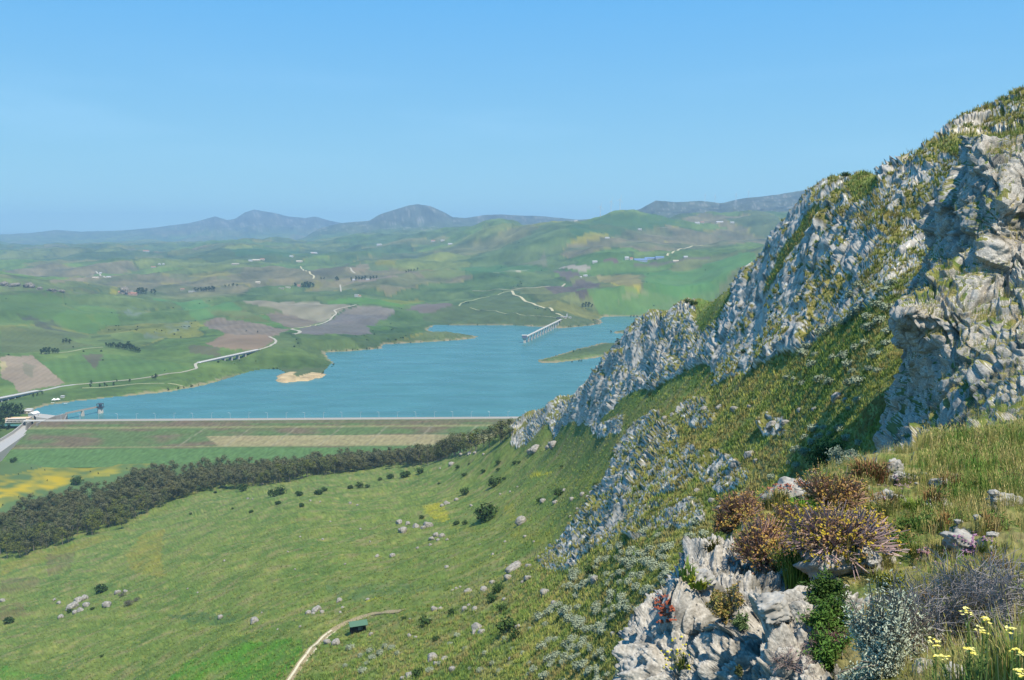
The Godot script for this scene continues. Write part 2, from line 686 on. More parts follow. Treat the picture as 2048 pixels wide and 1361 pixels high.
func far_colours() -> void:
	A_col.resize(A_C * A_R)
	var mosaic := FastNoiseLite.new()
	mosaic.seed = 5
	mosaic.noise_type = FastNoiseLite.TYPE_CELLULAR
	mosaic.frequency = 1.0 / 470.0
	mosaic.fractal_type = FastNoiseLite.FRACTAL_NONE
	mosaic.cellular_return_type = FastNoiseLite.RETURN_CELL_VALUE
	mosaic.cellular_distance_function = FastNoiseLite.DISTANCE_MANHATTAN
	var hedge := cells(5, 1.0 / 470.0)
	hedge.cellular_distance_function = FastNoiseLite.DISTANCE_MANHATTAN
	var warp := noise(6, 1.0 / 500.0, 2)
	var tone := noise(7, 1.0 / 220.0, 4)
	var fine := noise(8, 1.0 / 28.0, 3)
	var wild := noise(9, 1.0 / 700.0, 3)
	var palette: Array[Color] = [Color(0.083, 0.130, 0.032), Color(0.065, 0.121, 0.028), Color(0.099, 0.127, 0.038), Color(0.052, 0.094, 0.028), Color(0.112, 0.141, 0.036),
		Color(0.068, 0.109, 0.035), Color(0.094, 0.113, 0.040), Color(0.121, 0.113, 0.060), Color(0.054, 0.085, 0.030), Color(0.086, 0.139, 0.028), Color(0.116, 0.122, 0.048), Color(0.066, 0.091, 0.036)]
	for c in A_C:
		var a := a_of_col(c)
		for r in A_R:
			var k := c * A_R + r
			var d := A_d[r]
			var x := a * d
			var wx := x + warp.get_noise_2d(x, d) * 130.0
			var wz := (d + warp.get_noise_2d(d, x) * 130.0) * 0.75
			var t := tone.get_noise_2d(x, d)
			var f := fine.get_noise_2d(x, d)
			var near := smoothstep(2300.0, 1700.0, d)
			var v := clampf(mosaic.get_noise_2d(wx, wz) * 0.5 + 0.5, 0.0, 0.9999)
			var col := palette[int(v * palette.size())]
			col = col.lerp(Color(0.084, 0.124, 0.032), near * 0.6 + smoothstep(6000.0, 8000.0, d) * 0.35)
			col = col.lerp(Color(0.078, 0.126, 0.031), smoothstep(-0.26, -0.36, a) * smoothstep(3400.0, 2900.0, d) * 0.8)
			if wild.get_noise_2d(x, d) > 0.25 and d < 9000.0:
				col = col.lerp(Color(0.065, 0.095, 0.035), 0.5)
			var h := hedge.get_noise_2d(wx, wz) + 1.0
			if h < 0.035 and near < 0.8:
				col = col.lerp(Color(0.16, 0.15, 0.03) if v > 0.6 else Color(0.03, 0.055, 0.02), 0.55)
			var m := 1.0 + t * 0.55 + f * 0.28
			col = Color(col.r * m * (1.0 + t * 0.18), col.g * m, col.b * m)
			var y := A_y[k]
			if d > 6800.0:
				# bare limestone on the mountains
				var steep := smoothstep(180.0, 480.0, y)
				col = col.lerp(Color(0.065, 0.07, 0.055) * (1.0 + f * 0.6 + t * 0.9), steep * 0.85)
				if f + t > 0.55 and steep > 0.3:
					col = col.lerp(Color(0.24, 0.22, 0.19), 0.55)
			if d > 1150.0 and d < 3000.0:
				var s := shore.linear(a, 1.0 / d) + f * 5.0
				if s < 10.0:
					col = col.lerp(Color(0.27, 0.215, 0.13), smoothstep(10.0, 3.0, s + f * 6.0) * 0.7)
				elif s < 40.0 and f > 0.1:
					col = col.lerp(Color(0.035, 0.06, 0.02), 0.5)
				var bluff := exp(-pow(x + 360.0, 2.0) / 5000.0) * exp(-pow(d - 1500.0, 2.0) / 4000.0)
				if bluff > 0.35 and s < 30.0:
					col = col.lerp(Color(0.42, 0.31, 0.17) * (1.0 + f * 0.6), 0.9)
				elif bluff > 0.02 and s < 110.0:
					col = col.lerp(Color(0.07, 0.085, 0.04), 0.6)
			A_col[k] = col

func far_fields() -> void:
	var grey_soil := Color(0.155, 0.122, 0.092)
	var brown_soil := Color(0.185, 0.130, 0.085)
	var dark_soil := Color(0.080, 0.066, 0.055)
	var violet_soil := Color(0.118, 0.104, 0.098)
	var pale_soil := Color(0.235, 0.205, 0.155)
	var lush := Color(0.068, 0.150, 0.030)
	var olive := Color(0.060, 0.088, 0.034)
	var rape := Color(0.30, 0.26, 0.025)
	field("-150,905 300,905 1000,905 1000,940 500,960 200,1020 -150,1090", Color(0.080, 0.128, 0.048), 0.75, 0.0, 0.0, 600.0)
	field("-80,955 0,948 70,940 150,926 235,919 300,924 290,936 215,950 130,972 50,1000 0,1012 -80,1040", Color(0.23, 0.205, 0.030), 0.95, 0.0, 0.0, 600.0, 1.2)
	field("-80,975 0,960 80,948 170,955 110,975 40,990 -60,1015", Color(0.33, 0.245, 0.015), 0.8, 0.0, 0.0, 600.0, 1.5)
	field("160,922 220,915 300,918 310,927 240,932 170,930", Color(0.31, 0.23, 0.015), 0.6, 0.0, 0.0, 600.0, 1.5)
	field("407,648 429,637 447,637 500,645 544,654 579,658 560,668 544,673 500,670 452,667 429,659", grey_soil, 0.95, 16.0, 0.4)
	field("452,667 500,670 544,673 547,682 536,692 510,700 469,701 455,697 429,694 412,688 430,680", brown_soil, 0.95)
	field("529,629 555,625 594,634 649,643 624,650 586,657 560,648", grey_soil * 0.92, 0.9, 20.0, 0.9)
	field("485,603 560,605 640,607 700,611 672,628 649,645 594,634 560,623 520,613", Color(0.20, 0.175, 0.125), 0.85, 24.0, 1.2)
	field("648,647 680,626 713,611 760,614 791,620 785,630 755,642 733,654 743,668 680,669 600,668 600,657", violet_soil, 0.9, 14.0, 0.6)
	field("680,626 713,611 760,614 791,620 775,634", pale_soil * 0.8, 0.6, 18.0, 0.6)
	field("812,620 853,606 908,610 911,621 885,624 860,627", dark_soil * 1.5, 0.95)
	field("689,568 791,551 798,555 737,565", grey_soil * 1.15, 0.8)
	field("1085,574 1160,558 1188,565 1201,579 1160,597 1106,586", dark_soil, 0.95, 30.0, 0.3)
	field("1106,541 1167,551 1133,562", dark_soil * 1.25, 0.95)
	field("1195,551 1277,551 1284,579 1249,579 1201,565", Color(0.16, 0.14, 0.05), 0.9, 36.0, 1.35)
	field("1205,566 1250,572 1283,572 1284,581 1249,580", rape, 0.7, 36.0, 1.35)
	field("840,633 942,606 1010,579 1024,582 1106,621 1113,633 1079,652 1000,649 908,649 860,645", olive, 0.9, 40.0, 0.8)
	field("648,606 703,596 780,598 853,603 805,615 720,610", lush, 0.85)
	field("760,600 830,598 850,603 800,610", rape * 0.6, 0.5)
	field("983,545 1058,539 1048,543", Color(0.36, 0.32, 0.23), 0.9)
	field("1106,539 1188,531 1184,536 1160,543", Color(0.26, 0.22, 0.18), 0.85)
	field("1198,524 1235,516 1236,526", Color(0.12, 0.07, 0.07), 0.9)
	field("1236,540 1300,527 1400,515 1440,508 1400,520 1320,533", dark_soil * 1.3, 0.8)
	field("0,714 65,712 75,722 133,768 34,786 27,767 0,756", Color(0.215, 0.165, 0.115), 0.95, 11.0, 0.2)
	field("45,725 70,732 62,755 48,748", Color(0.13, 0.125, 0.075), 0.7)
	field("0,722 15,726 8,742 0,744", Color(0.28, 0.235, 0.11), 0.8)
	field("80,725 170,705 260,712 330,722 380,738 300,752 180,765 135,766", Color(0.068, 0.128, 0.034), 0.7, 18.0, 0.5)
	field("165,710 207,708 190,740 180,730", Color(0.09, 0.072, 0.05), 0.8)
	field("365,615 420,622 495,624 545,642 430,632 405,640 380,632", Color(0.075, 0.16, 0.05), 0.8)
	field("358,617 440,618 493,623 548,645 500,643 430,632", Color(0.11, 0.11, 0.04), 0.6)
	field("300,596 400,600 490,623 420,622 365,615", Color(0.06, 0.165, 0.05), 0.6)
	field("380,690 440,696 436,712 376,706", Color(0.09, 0.075, 0.052), 0.7)
	field("60,640 120,655 180,672 160,680 100,668", Color(0.085, 0.08, 0.045), 0.35)
	field("1150,580 1280,585 1400,560 1440,590 1300,632 1205,632", Color(0.075, 0.165, 0.034), 0.65)
	field("1290,548 1400,535 1480,505 1520,520 1440,575 1290,585", Color(0.062, 0.155, 0.034), 0.75)
	field("1240,590 1290,580 1300,590 1230,606", Color(0.18, 0.17, 0.08), 0.5)
	field("1130,455 1190,440 1280,436 1350,438 1350,448 1250,462 1150,478", Color(0.035, 0.085, 0.028), 0.7)
	field("1135,485 1150,478 1220,465 1210,475 1160,490", rape * 0.8, 0.6)
	field("700,530 800,520 780,540 720,540", lush * 0.8, 0.5)
	field("755,520 800,518 790,532 750,533", rape * 0.55, 0.6)
	field("915,535 1000,530 1100,541 1000,548 930,550", Color(0.045, 0.115, 0.034), 0.7)
	field("840,545 920,532 930,550 850,556", Color(0.11, 0.15, 0.04), 0.7)
	field("455,500 480,497 600,497 580,515 470,514", Color(0.035, 0.10, 0.04), 0.6)
	field("1080,520 1090,500 1095,535 1030,530", Color(0.14, 0.13, 0.085), 0.6)
	field("600,543 650,540 700,525 690,545 630,552", Color(0.07, 0.07, 0.045), 0.6)
	field("245,622 275,616 300,622 280,632 255,634", Color(0.12, 0.15, 0.11), 0.8, 0.0, 0.0, 1150.0, 1.5)
	field("330,650 380,640 378,656 335,668", Color(0.12, 0.15, 0.11), 0.8, 0.0, 0.0, 1150.0, 1.5)
	field("285,670 330,664 330,676 290,680", Color(0.11, 0.14, 0.10), 0.7, 0.0, 0.0, 1150.0, 1.5)
	field("175,662 235,680 335,690 330,700 230,692 180,676", Color(0.05, 0.075, 0.026), 0.8, 0.0, 0.0, 1150.0, 1.2)
	field("0,655 90,658 190,692 100,704 0,706", Color(0.085, 0.100, 0.036), 0.7, 14.0, 0.3)
	field("30,628 60,622 90,640 150,655 180,668 120,664 70,652", Color(0.052, 0.058, 0.036), 0.7, 0.0, 0.0, 1150.0, 1.6)
	field("100,640 170,610 230,620 240,650 180,668", Color(0.068, 0.135, 0.030), 0.7)
	field("0,590 60,588 130,596 170,610 100,640 30,625 0,628", Color(0.060, 0.105, 0.028), 0.7)
	field("0,566 40,562 110,572 200,585 130,594 0,590", Color(0.080, 0.085, 0.045), 0.6, 0.0, 0.0, 1150.0, 1.2)
	field("218,580 228,573 236,578 232,590 222,590", rape * 0.8, 0.6, 0.0, 0.0, 1150.0, 1.5)
	field("700,541 720,528 740,535 730,545", Color(0.19, 0.145, 0.09), 0.7)
	field("95,565 185,542 190,546 130,566", Color(0.2, 0.16, 0.1), 0.7)

func build_far() -> void:
	ridge_list_cache = ridge_list()
	build_far_heights()
	far_colours()
	far_fields()
	var pos := PackedVector3Array()
	pos.resize(A_C * A_R)
	for c in A_C:
		var a := a_of_col(c)
		for r in A_R:
			pos[c * A_R + r] = Vector3(a * A_d[r], A_y[c * A_R + r], -A_d[r])
	var m := tinted("farmland")
	struct("hills", grid_mesh(pos, A_col, A_C, A_R, PackedByteArray(), 255), m, "rolling green farmland and hazy blue mountains beyond the lake")
	# the lake
	var s := st()
	for i in 24:
		for j in 24:
			var x0 := -1100.0 + 2050.0 * i / 24.0
			var x1 := -1100.0 + 2050.0 * (i + 1) / 24.0
			if x1 < -600.0 and j < 1:
				continue
			var z0 := -1128.0 - 1900.0 * j / 24.0
			var z1 := -1128.0 - 1900.0 * (j + 1) / 24.0
			quad(s, Vector3(x0, 0, z0), Vector3(x0, 0, z1), Vector3(x1, 0, z1), Vector3(x1, 0, z0))
	var w := paint("lake_water", Color(0.056, 0.168, 0.166), 0.25)
	w.metallic_specular = 0.24
	w.albedo_texture = speckle(42, 512, 0.008, 0.88, 4)
	w.roughness_texture = speckle(43, 512, 0.01, 0.55, 4)
	w.roughness = 0.38
	w.normal_enabled = true
	w.normal_texture = bumps(41, 1024, 0.09, 3.0, 5)
	w.normal_scale = 0.03
	w.uv1_triplanar = true
	w.uv1_world_triplanar = true
	w.uv1_scale = Vector3(0.0016, 0.0016, 0.0042)
	struct("lake", done(s), w, "turquoise reservoir water behind the earth dam")

# ================================================================ near hillside: meadow, scrub slope and the limestone cliffs
const B_A0 := -0.70
const B_A1 := 0.80
const B_C := 1290
const B_R := 430
const B_L0 := 3.2
const B_L1 := 7.06
var B_net: Net
var rock_net: Net
var B_pos := PackedVector3Array()
var B_col := PackedColorArray()
var B_ny := PackedFloat32Array()
var B_rock := PackedByteArray()

func b_of_col(c: int) -> float:
	# columns lie closer together where the cliffs are
	if c < 480:
		return B_A0 + (0.0 - B_A0) * c / 480.0
	return B_A1 * (c - 480.0) / (B_C - 1 - 480.0)

func slope_points() -> Array:
	var cols := {
		-120: "1500,340 1361,440 1250,560 1140,745",
		0: "1500,315 1361,400 1250,520 1122,735",
		100: "1361,380 1250,490 1094,770",
		200: "1500,275 1361,355 1250,460 1150,620 1065,800",
		300: "1361,325 1250,430 1120,620 1025,860",
		400: "1500,225 1361,295 1250,390 1100,590 988,905",
		500: "1361,265 1250,350 1100,545 975,905",
		600: "1500,180 1361,232 1250,310 1100,490 1000,700 958,900",
		715: "1361,208 1262,270 1150,400 1050,570 948,930",
		800: "1500,145 1361,182 1250,250 1150,370 1050,540 980,720 932,950",
		950: "1500,120 1361,148 1250,200 1150,300 1050,460 960,640 900,880",
		1050: "1500,104 1361,125 1250,160 1150,230 1050,370 960,500 900,610 850,660 832,680",
		1110: "1361,114 1250,143 1150,198 1050,320 960,440 880,560 835,600 802,620",
		1150: "1500,90 1361,105 1250,130 1150,168 1050,270 960,380 880,470 800,530 786,538",
		1200: "1361,97 1250,118 1130,150 1050,205 960,290 880,380 800,450 728,500",
		1250: "1500,76 1361,89 1200,108 1080,142 980,190 900,260 800,370 720,440 672,470",
		1290: "1361,84 1200,100 1080,130 980,170 900,220 800,330 720,400 637,450",
		1350: "1500,64 1361,75 1200,90 1050,122 950,155 850,205 780,270 700,340 612,400",
		1400: "1361,70 1200,84 1050,112 950,140 850,180 770,240 680,310 600,375",
		1450: "1361,65 1200,78 1050,100 950,125 850,155 760,195 680,250 586,335",
		1500: "1200,73 1050,92 950,112 850,138 745,172 650,225 545,300",
		1550: "1361,56 1200,68 1050,84 950,100 850,122 720,158 620,200 475,268",
		1600: "1200,64 1050,77 950,90 850,107 700,145 600,180 410,250",
		1650: "1361,48 1200,60 1050,70 900,85 800,102 680,128 560,162 450,200 362,235",
		1700: "1200,56 1050,65 900,78 800,92 640,122 540,150 440,182 352,225",
		1750: "1361,42 1200,52 1050,60 900,70 800,81 700,96 610,112 500,138 400,166 350,215",
		1800: "1050,56 900,65 800,75 700,88 600,106 480,134 380,158 335,185",
		1850: "1361,36 1050,52 900,60 700,82 580,104 450,130 360,150 298,172",
		1900: "1050,48 900,56 700,77 560,100 430,122 330,142 285,152 268,190",
		1980: "1200,36 900,52 700,70 540,92 400,112 310,128 280,134 258,165 215,185",
		2048: "1361,28 1050,40 800,58 600,78 400,102 320,115 280,124 255,150 180,178",
		2150: "1200,30 900,46 700,62 500,82 350,100 280,112 250,135 165,160",
		2280: "900,42 600,66 300,98 230,120 140,150",
	}
	var pts := []
	for u in cols:
		var ps := read_points(cols[u])
		for p in ps:
			pts.append([az_of(u, p.x), log(p.y), ty_of(p.x)])
		var a := az_of(u, ps[-1].x)
		var d := ps[-1].y
		var y := CH - ty_of(ps[-1].x) * d
		if u >= 1050:
			# the far side of the ridge
			for k in [[1.07, -3.0], [1.3, -24.0], [1.65, -70.0]]:
				var e: float = d * k[0]
				pts.append([a, log(e), (CH - (minf(y, CH - ty_of(ps[-1].x) * e) + k[1])) / e])
			pts.append([a, log(1150.0), (CH + 20.0) / 1150.0])
		else:
			pts.append([a, log(1150.0), (CH + 46.0) / 1150.0])
			if d < 850.0:
				pts.append([a, log(d * 1.12), (CH - (y - 12.0)) / (d * 1.12)])
	return pts

var hump := noise(50, 1.0 / 60.0, 3)

func slope_y(a: float, d: float) -> float:
	return CH - B_net.read(a, log(d)) * d + hump.get_noise_2d(a * d, d) * 3.2 * smoothstep(60.0, 300.0, d)

func slope_hit(u: float, v: float, d_from := 40.0) -> Vector3:
	# where the line of sight meets the hillside
	var a := az_of(u, v)
	var t := ty_of(v)
	var l := log(d_from)
	var before := 0.0
	while l < B_L1:
		var now := t - B_net.read(a, l)
		if now >= 0.0:
			if before < 0.0:
				l -= 0.006 * now / (now - before)
			var d := exp(l)
			return Vector3(a * d, CH - t * d, -d)
		before = now
		l += 0.006
	var e := exp(B_L1)
	return Vector3(a * e, CH - t * e, -e)

func slope_poly(text: String) -> PackedVector2Array:
	var out := PackedVector2Array()
	for p in read_points(text):
		var h := slope_hit(p.x, p.y)
		out.append(Vector2(h.x, h.z))
	return out

func rock_polys() -> Array:
	# outlines of the bare limestone; a minus in front marks turf inside it
	return [
		"1055,870 1075,835 1105,815 1140,800 1155,770 1180,735 1235,690 1290,633 1380,598 1440,590 1490,545 1560,450 1620,370 1650,352 1700,348 1780,340 1850,290 1960,275 2100,245 2200,240 2200,700 1900,650 1800,590 1740,610 1680,640 1620,690 1540,722 1480,745 1400,775 1320,800 1250,830 1240,868 1200,872 1170,835 1130,850 1100,850",
		"-1700,352 1770,345 1760,372 1735,400 1715,420 1700,395 1690,365",
		"-1860,292 1960,262 2060,245 2200,235 2200,275 2060,276 1990,285 1940,310 1890,302",
		"-1520,590 1560,500 1600,440 1640,400 1650,415 1610,480 1560,540",
		"-1380,600 1440,590 1470,610 1440,650 1390,660",
		"-1180,850 1240,800 1330,760 1420,720 1450,745 1330,800 1250,830",
		"1232,900 1250,870 1290,842 1318,838 1345,860 1398,890 1400,925 1392,955 1350,985 1300,992 1285,1010 1308,1040 1290,1075 1262,1080 1235,1062 1215,1092 1180,1100 1150,1132 1085,1140 1070,1125 1110,1098 1160,1060 1188,1020 1190,985 1205,975 1225,945",
		"1400,905 1440,900 1470,920 1505,950 1490,968 1440,990 1400,960",
		"1900,268 1955,222 2010,192 2100,166 2200,150 2200,238 2060,246 1960,264",
		"1018,884 1030,862 1062,830 1084,822 1084,850 1060,882 1035,890",
		"1205,985 1260,985 1300,1010 1340,1000 1400,1000 1420,1040 1360,1060 1300,1060 1270,1085 1230,1065",
		"1350,812 1400,800 1440,825 1420,850 1370,845",
		"1515,840 1550,828 1580,850 1575,870 1530,868",
	]

func ground_polys() -> Array:
	# [outline, colour, strength] of turf that differs from the rest
	return [
		["320,1385 371,1328 430,1308 488,1293 540,1284 590,1280 608,1297 590,1330 565,1361 558,1385", Color(0.060, 0.172, 0.016), 0.9],
		["0,1335 60,1340 130,1361 0,1361", Color(0.05, 0.17, 0.02), 0.6],
		["290,1065 330,1058 320,1110 330,1155 270,1150 250,1110", Color(0.22, 0.185, 0.03), 0.55],
		["0,1128 60,1112 200,1072 230,1075 120,1115 0,1150", Color(0.20, 0.17, 0.03), 0.5],
		["90,1110 150,1105 140,1140 95,1150", Color(0.11, 0.085, 0.05), 0.55],
		["0,1160 60,1155 95,1160 60,1178 0,1185", Color(0.12, 0.095, 0.05), 0.6],
		["0,1215 40,1205 55,1230 0,1245", Color(0.11, 0.075, 0.04), 0.6],
		["850,1015 880,1010 900,1035 885,1045 850,1030", Color(0.30, 0.27, 0.02), 0.7],
		["1010,1000 1030,1010 1040,1040 1015,1040", Color(0.26, 0.24, 0.02), 0.5],
		["1055,950 1090,945 1100,950 1060,956", Color(0.34, 0.31, 0.02), 0.75],
		["900,1045 1000,1052 1100,1058 1150,1066 1150,1070 1000,1060 900,1053", Color(0.17, 0.18, 0.03), 0.6],
		["1090,948 1200,936 1230,930 1230,936 1100,954", Color(0.22, 0.22, 0.03), 0.5],
		["730,1208 758,1200 760,1207 735,1214", Color(0.34, 0.31, 0.02), 0.7],
		["330,1225 500,1222 560,1220 500,1240 380,1250", Color(0.035, 0.085, 0.032), 0.65],
		["640,1180 800,1165 900,1160 880,1185 700,1200", Color(0.07, 0.115, 0.05), 0.5],
		["1080,1180 1130,1150 1180,1140 1200,1160 1100,1200 1000,1210 1010,1190", Color(0.16, 0.145, 0.06), 0.6],
		["900,1190 960,1150 1060,1150 1010,1200 950,1230 880,1230", Color(0.17, 0.155, 0.065), 0.55],
		["760,1240 860,1222 900,1240 800,1300 740,1300", Color(0.13, 0.14, 0.05), 0.4],
		["1180,880 1300,800 1450,750 1520,730 1480,800 1400,850 1300,880", Color(0.15, 0.14, 0.045), 0.5],
	]

func build_near() -> void:
	B_net = plate_net(slope_points(), B_A0, B_A1, 150, B_L0, B_L1, 150, 0.0001)
	rock_net = Net.new()
	rock_net.setup(-0.02, B_A1, 480, log(38.0), log(760.0), 380)
	for text: String in rock_polys():
		var turf := text.begins_with("-")
		var poly := slope_poly(text.trim_prefix("-"))
		for i in rock_net.nx:
			var a := rock_net.x0 + rock_net.dx * i
			for j in rock_net.ny:
				var d := exp(rock_net.y0 + rock_net.dy * j)
				if inside(poly, a * d, -d):
					rock_net.h[i * rock_net.ny + j] = 0.15 if turf else 1.0
	for i in rock_net.nx:
		# bare rock runs on over the brow
		for j in range(rock_net.ny - 1, 9, -1):
			var k := i * rock_net.ny + j
			if rock_net.h[k] < 0.1 and rock_net.h[k - 9] > 0.5:
				var d := exp(rock_net.y0 + rock_net.dy * j)
				if B_net.read(rock_net.x0 + rock_net.dx * i, log(d)) > B_net.read(rock_net.x0 + rock_net.dx * i, log(d * 0.975)) - 0.004:
					for q in 9:
						rock_net.h[k - q] = 1.0
	for pass_ in 3:
		var old := rock_net.h.duplicate()
		var ny := rock_net.ny
		for i in range(1, rock_net.nx - 1):
			for j in range(1, ny - 1):
				var k := i * ny + j
				rock_net.h[k] = (old[k] * 2.0 + old[k - 1] + old[k + 1] + old[k - ny] + old[k + ny]) / 6.0
	# rows of each column: spaced by what the eye sees of the slope
	var dist := PackedFloat32Array()
	dist.resize(B_C * B_R)
	var samples := 260
	for c in B_C:
		var a := b_of_col(c)
		var run := PackedFloat32Array()
		run.resize(samples)
		var last := B_net.read(a, B_L0)
		for i in range(1, samples):
			var l := B_L0 + (B_L1 - B_L0) * i / (samples - 1)
			var t := B_net.read(a, l)
			run[i] = run[i - 1] + absf(t - last) * 900.0 * (1.0 if t < last else 0.35) * (0.25 if t > 0.56 else 1.0) + 0.45
			last = t
		var k := 0
		for r in B_R:
			var want := run[samples - 1] * r / (B_R - 1)
			while k < samples - 2 and run[k + 1] < want:
				k += 1
			var f := clampf((want - run[k]) / (run[k + 1] - run[k]), 0.0, 1.0)
			dist[c * B_R + r] = exp(B_L0 + (B_L1 - B_L0) * (k + f) / (samples - 1))
	var base := PackedVector3Array()
	base.resize(B_C * B_R)
	var tuft := noise(51, 1.0 / 2.2, 3)
	for c in B_C:
		var a := b_of_col(c)
		for r in B_R:
			var d := dist[c * B_R + r]
			var x := a * d
			var y := slope_y(a, d) + tuft.get_noise_2d(x, d) * 0.30
			base[c * B_R + r] = Vector3(x, y, -d)
	# limestone: blocks between cracks, standing out of the slope
	var crag := noise(60, 1.0 / 26.0, 4)
	crag.fractal_type = FastNoiseLite.FRACTAL_RIDGED
	var warp := noise(61, 1.0 / 7.0, 2)
	var big := cells(62, 1.0 / 9.0)
	var bigv := cells(62, 1.0 / 9.0)
	bigv.cellular_return_type = FastNoiseLite.RETURN_CELL_VALUE
	var mid := cells(63, 1.0 / 3.6)
	var midv := cells(63, 1.0 / 3.6)
	midv.cellular_return_type = FastNoiseLite.RETURN_CELL_VALUE
	var small := cells(64, 1.0 / 1.5)
	var edge := noise(65, 1.0 / 9.0, 4)
	var patch := noise(66, 1.0 / 12.0, 4)
	B_pos.resize(B_C * B_R)
	B_col.resize(B_C * B_R)
	B_rock.resize(B_C * B_R)
	B_ny.resize(B_C * B_R)
	var mask := PackedFloat32Array()
	mask.resize(B_C * B_R)
	var pit := PackedFloat32Array()
	pit.resize(B_C * B_R)
	for c in B_C:
		var c0 := maxi(c - 2, 0) * B_R
		var c1 := mini(c + 2, B_C - 1) * B_R
		var a := b_of_col(c)
		for r in B_R:
			var k := c * B_R + r
			var p := base[k]
			B_pos[k] = p
			if a < 0.0 or p.z > -38.0 or p.z < -750.0:
				continue
			var m := rock_net.linear(a, log(-p.z))
			if m < 0.02:
				continue
			m = smoothstep(0.22, 0.62, m + edge.get_noise_3dv(p) * 0.38 * (1.0 - absf(m * 2.0 - 1.0) * 0.6))
			if m <= 0.0:
				continue
			mask[k] = m
			var n := (base[c1 + r] - base[c0 + r]).cross(base[c * B_R + mini(r + 2, B_R - 1)] - base[c * B_R + maxi(r - 2, 0)]).normalized()
			var w := warp.get_noise_3dv(p)
			# beds lean down to the valley: squeeze space across them
			var lean := Vector3(0.55, 0.72, -0.42)
			var q := p - lean * p.dot(lean) * 0.15 + Vector3(w * 2.4, w * 1.6, w * -2.0)
			var far := clampf(-p.z / 130.0, 0.75, 2.4)
			var qb := q / sqrt(far)
			var f1 := smoothstep(0.0, 0.30, big.get_noise_3dv(qb) + 1.0)
			var f2 := smoothstep(0.0, 0.28, mid.get_noise_3dv(qb) + 1.0)
			var f3 := smoothstep(0.0, 0.35, small.get_noise_3dv(qb) + 1.0)
			var v1 := bigv.get_noise_3dv(qb)
			var v2 := midv.get_noise_3dv(qb)
			var g := crag.get_noise_3dv(p)
			# beds: each layer steps out a little differently
			var bed := p.dot(Vector3(0.70, 0.58, 0.42)) + w * 3.0 + g * 1.5
			var t1 := bed / 3.4
			var t2 := bed / 1.15 + v1 * 2.0
			var s1 := 1.0 - (t1 - floorf(t1))
			var s2 := 1.0 - (t2 - floorf(t2))
			var out := g * 1.7 + f1 * (0.55 + v1 * 0.75) + f2 * (0.22 + v2 * 0.26) * (0.4 + 0.6 * f1) + f3 * 0.12 - 0.9 + s1 * (0.75 + 0.5 * v1) + s2 * 0.26 + patch.get_noise_3dv(p * 7.0) * 0.10
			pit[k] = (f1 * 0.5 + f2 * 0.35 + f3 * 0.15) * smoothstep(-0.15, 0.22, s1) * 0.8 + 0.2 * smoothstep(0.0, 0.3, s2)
			B_pos[k] = p + (n + Vector3(-0.05, 0.0, 0.25)).normalized() * out * m * 0.62 * sqrt(far)
	# what grows where
	var tone := noise(70, 1.0 / 45.0, 4)
	var fine := noise(71, 1.0 / 1.6, 3)
	var streak := noise(72, 1.0 / 14.0, 4)
	var stain := noise(73, 1.0 / 4.0, 5)
	for c in B_C:
		var c0 := maxi(c - 1, 0) * B_R
		var c1 := mini(c + 1, B_C - 1) * B_R
		var a := b_of_col(c)
		for r in B_R:
			var k := c * B_R + r
			var p := B_pos[k]
			var n := (B_pos[c1 + r] - B_pos[c0 + r]).cross(B_pos[c * B_R + mini(r + 1, B_R - 1)] - B_pos[c * B_R + maxi(r - 1, 0)]).normalized()
			B_ny[k] = n.y
			var f := fine.get_noise_3dv(p)
			var t := tone.get_noise_2d(p.x, p.z)
			var s := streak.get_noise_2d(p.x * 0.6 - p.z * 0.3, p.z + p.x * 0.5)
			var rocky := false
			if mask[k] > 0.35:
				var g := patch.get_noise_3dv(p)
				rocky = n.y - g * 0.55 + f * 0.14 < 0.76 - (1.0 - mask[k]) * 0.25
			if rocky:
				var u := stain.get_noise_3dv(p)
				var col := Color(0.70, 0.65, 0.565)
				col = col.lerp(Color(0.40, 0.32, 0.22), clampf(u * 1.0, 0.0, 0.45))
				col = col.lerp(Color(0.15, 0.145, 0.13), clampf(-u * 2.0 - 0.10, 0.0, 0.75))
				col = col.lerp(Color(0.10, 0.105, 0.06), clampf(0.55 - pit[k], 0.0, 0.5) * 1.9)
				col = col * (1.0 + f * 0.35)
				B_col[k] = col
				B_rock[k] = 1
			else:
				var dry := smoothstep(330.0, 120.0, -p.z) * smoothstep(-0.15, 0.12, a)
				var col := Color(0.112, 0.160, 0.034).lerp(Color(0.225, 0.215, 0.060), clampf(dry * 0.85 + t * 0.5, 0.0, 1.0))
				col = col.lerp(Color(0.076, 0.132, 0.028), clampf(-t * 1.5, 0.0, 0.8))
				col = col.lerp(Color(0.175, 0.150, 0.066), clampf(s * 1.7 - 0.10, 0.0, 0.75))
				if mask[k] > 0.05:
					col = col.lerp(Color(0.16, 0.135, 0.04), 0.6)
				var mo := stain.get_noise_2d(p.x * 0.45, p.z * 0.45)
				if mo > 0.3:
					col = col.lerp(Color(0.21, 0.19, 0.045), clampf((mo - 0.3) * 2.5, 0.0, 0.5))
				var m := 1.0 + f * 0.5 + s * 0.2 + mo * 0.3
				B_col[k] = Color(col.r * m, col.g * m, col.b * m)
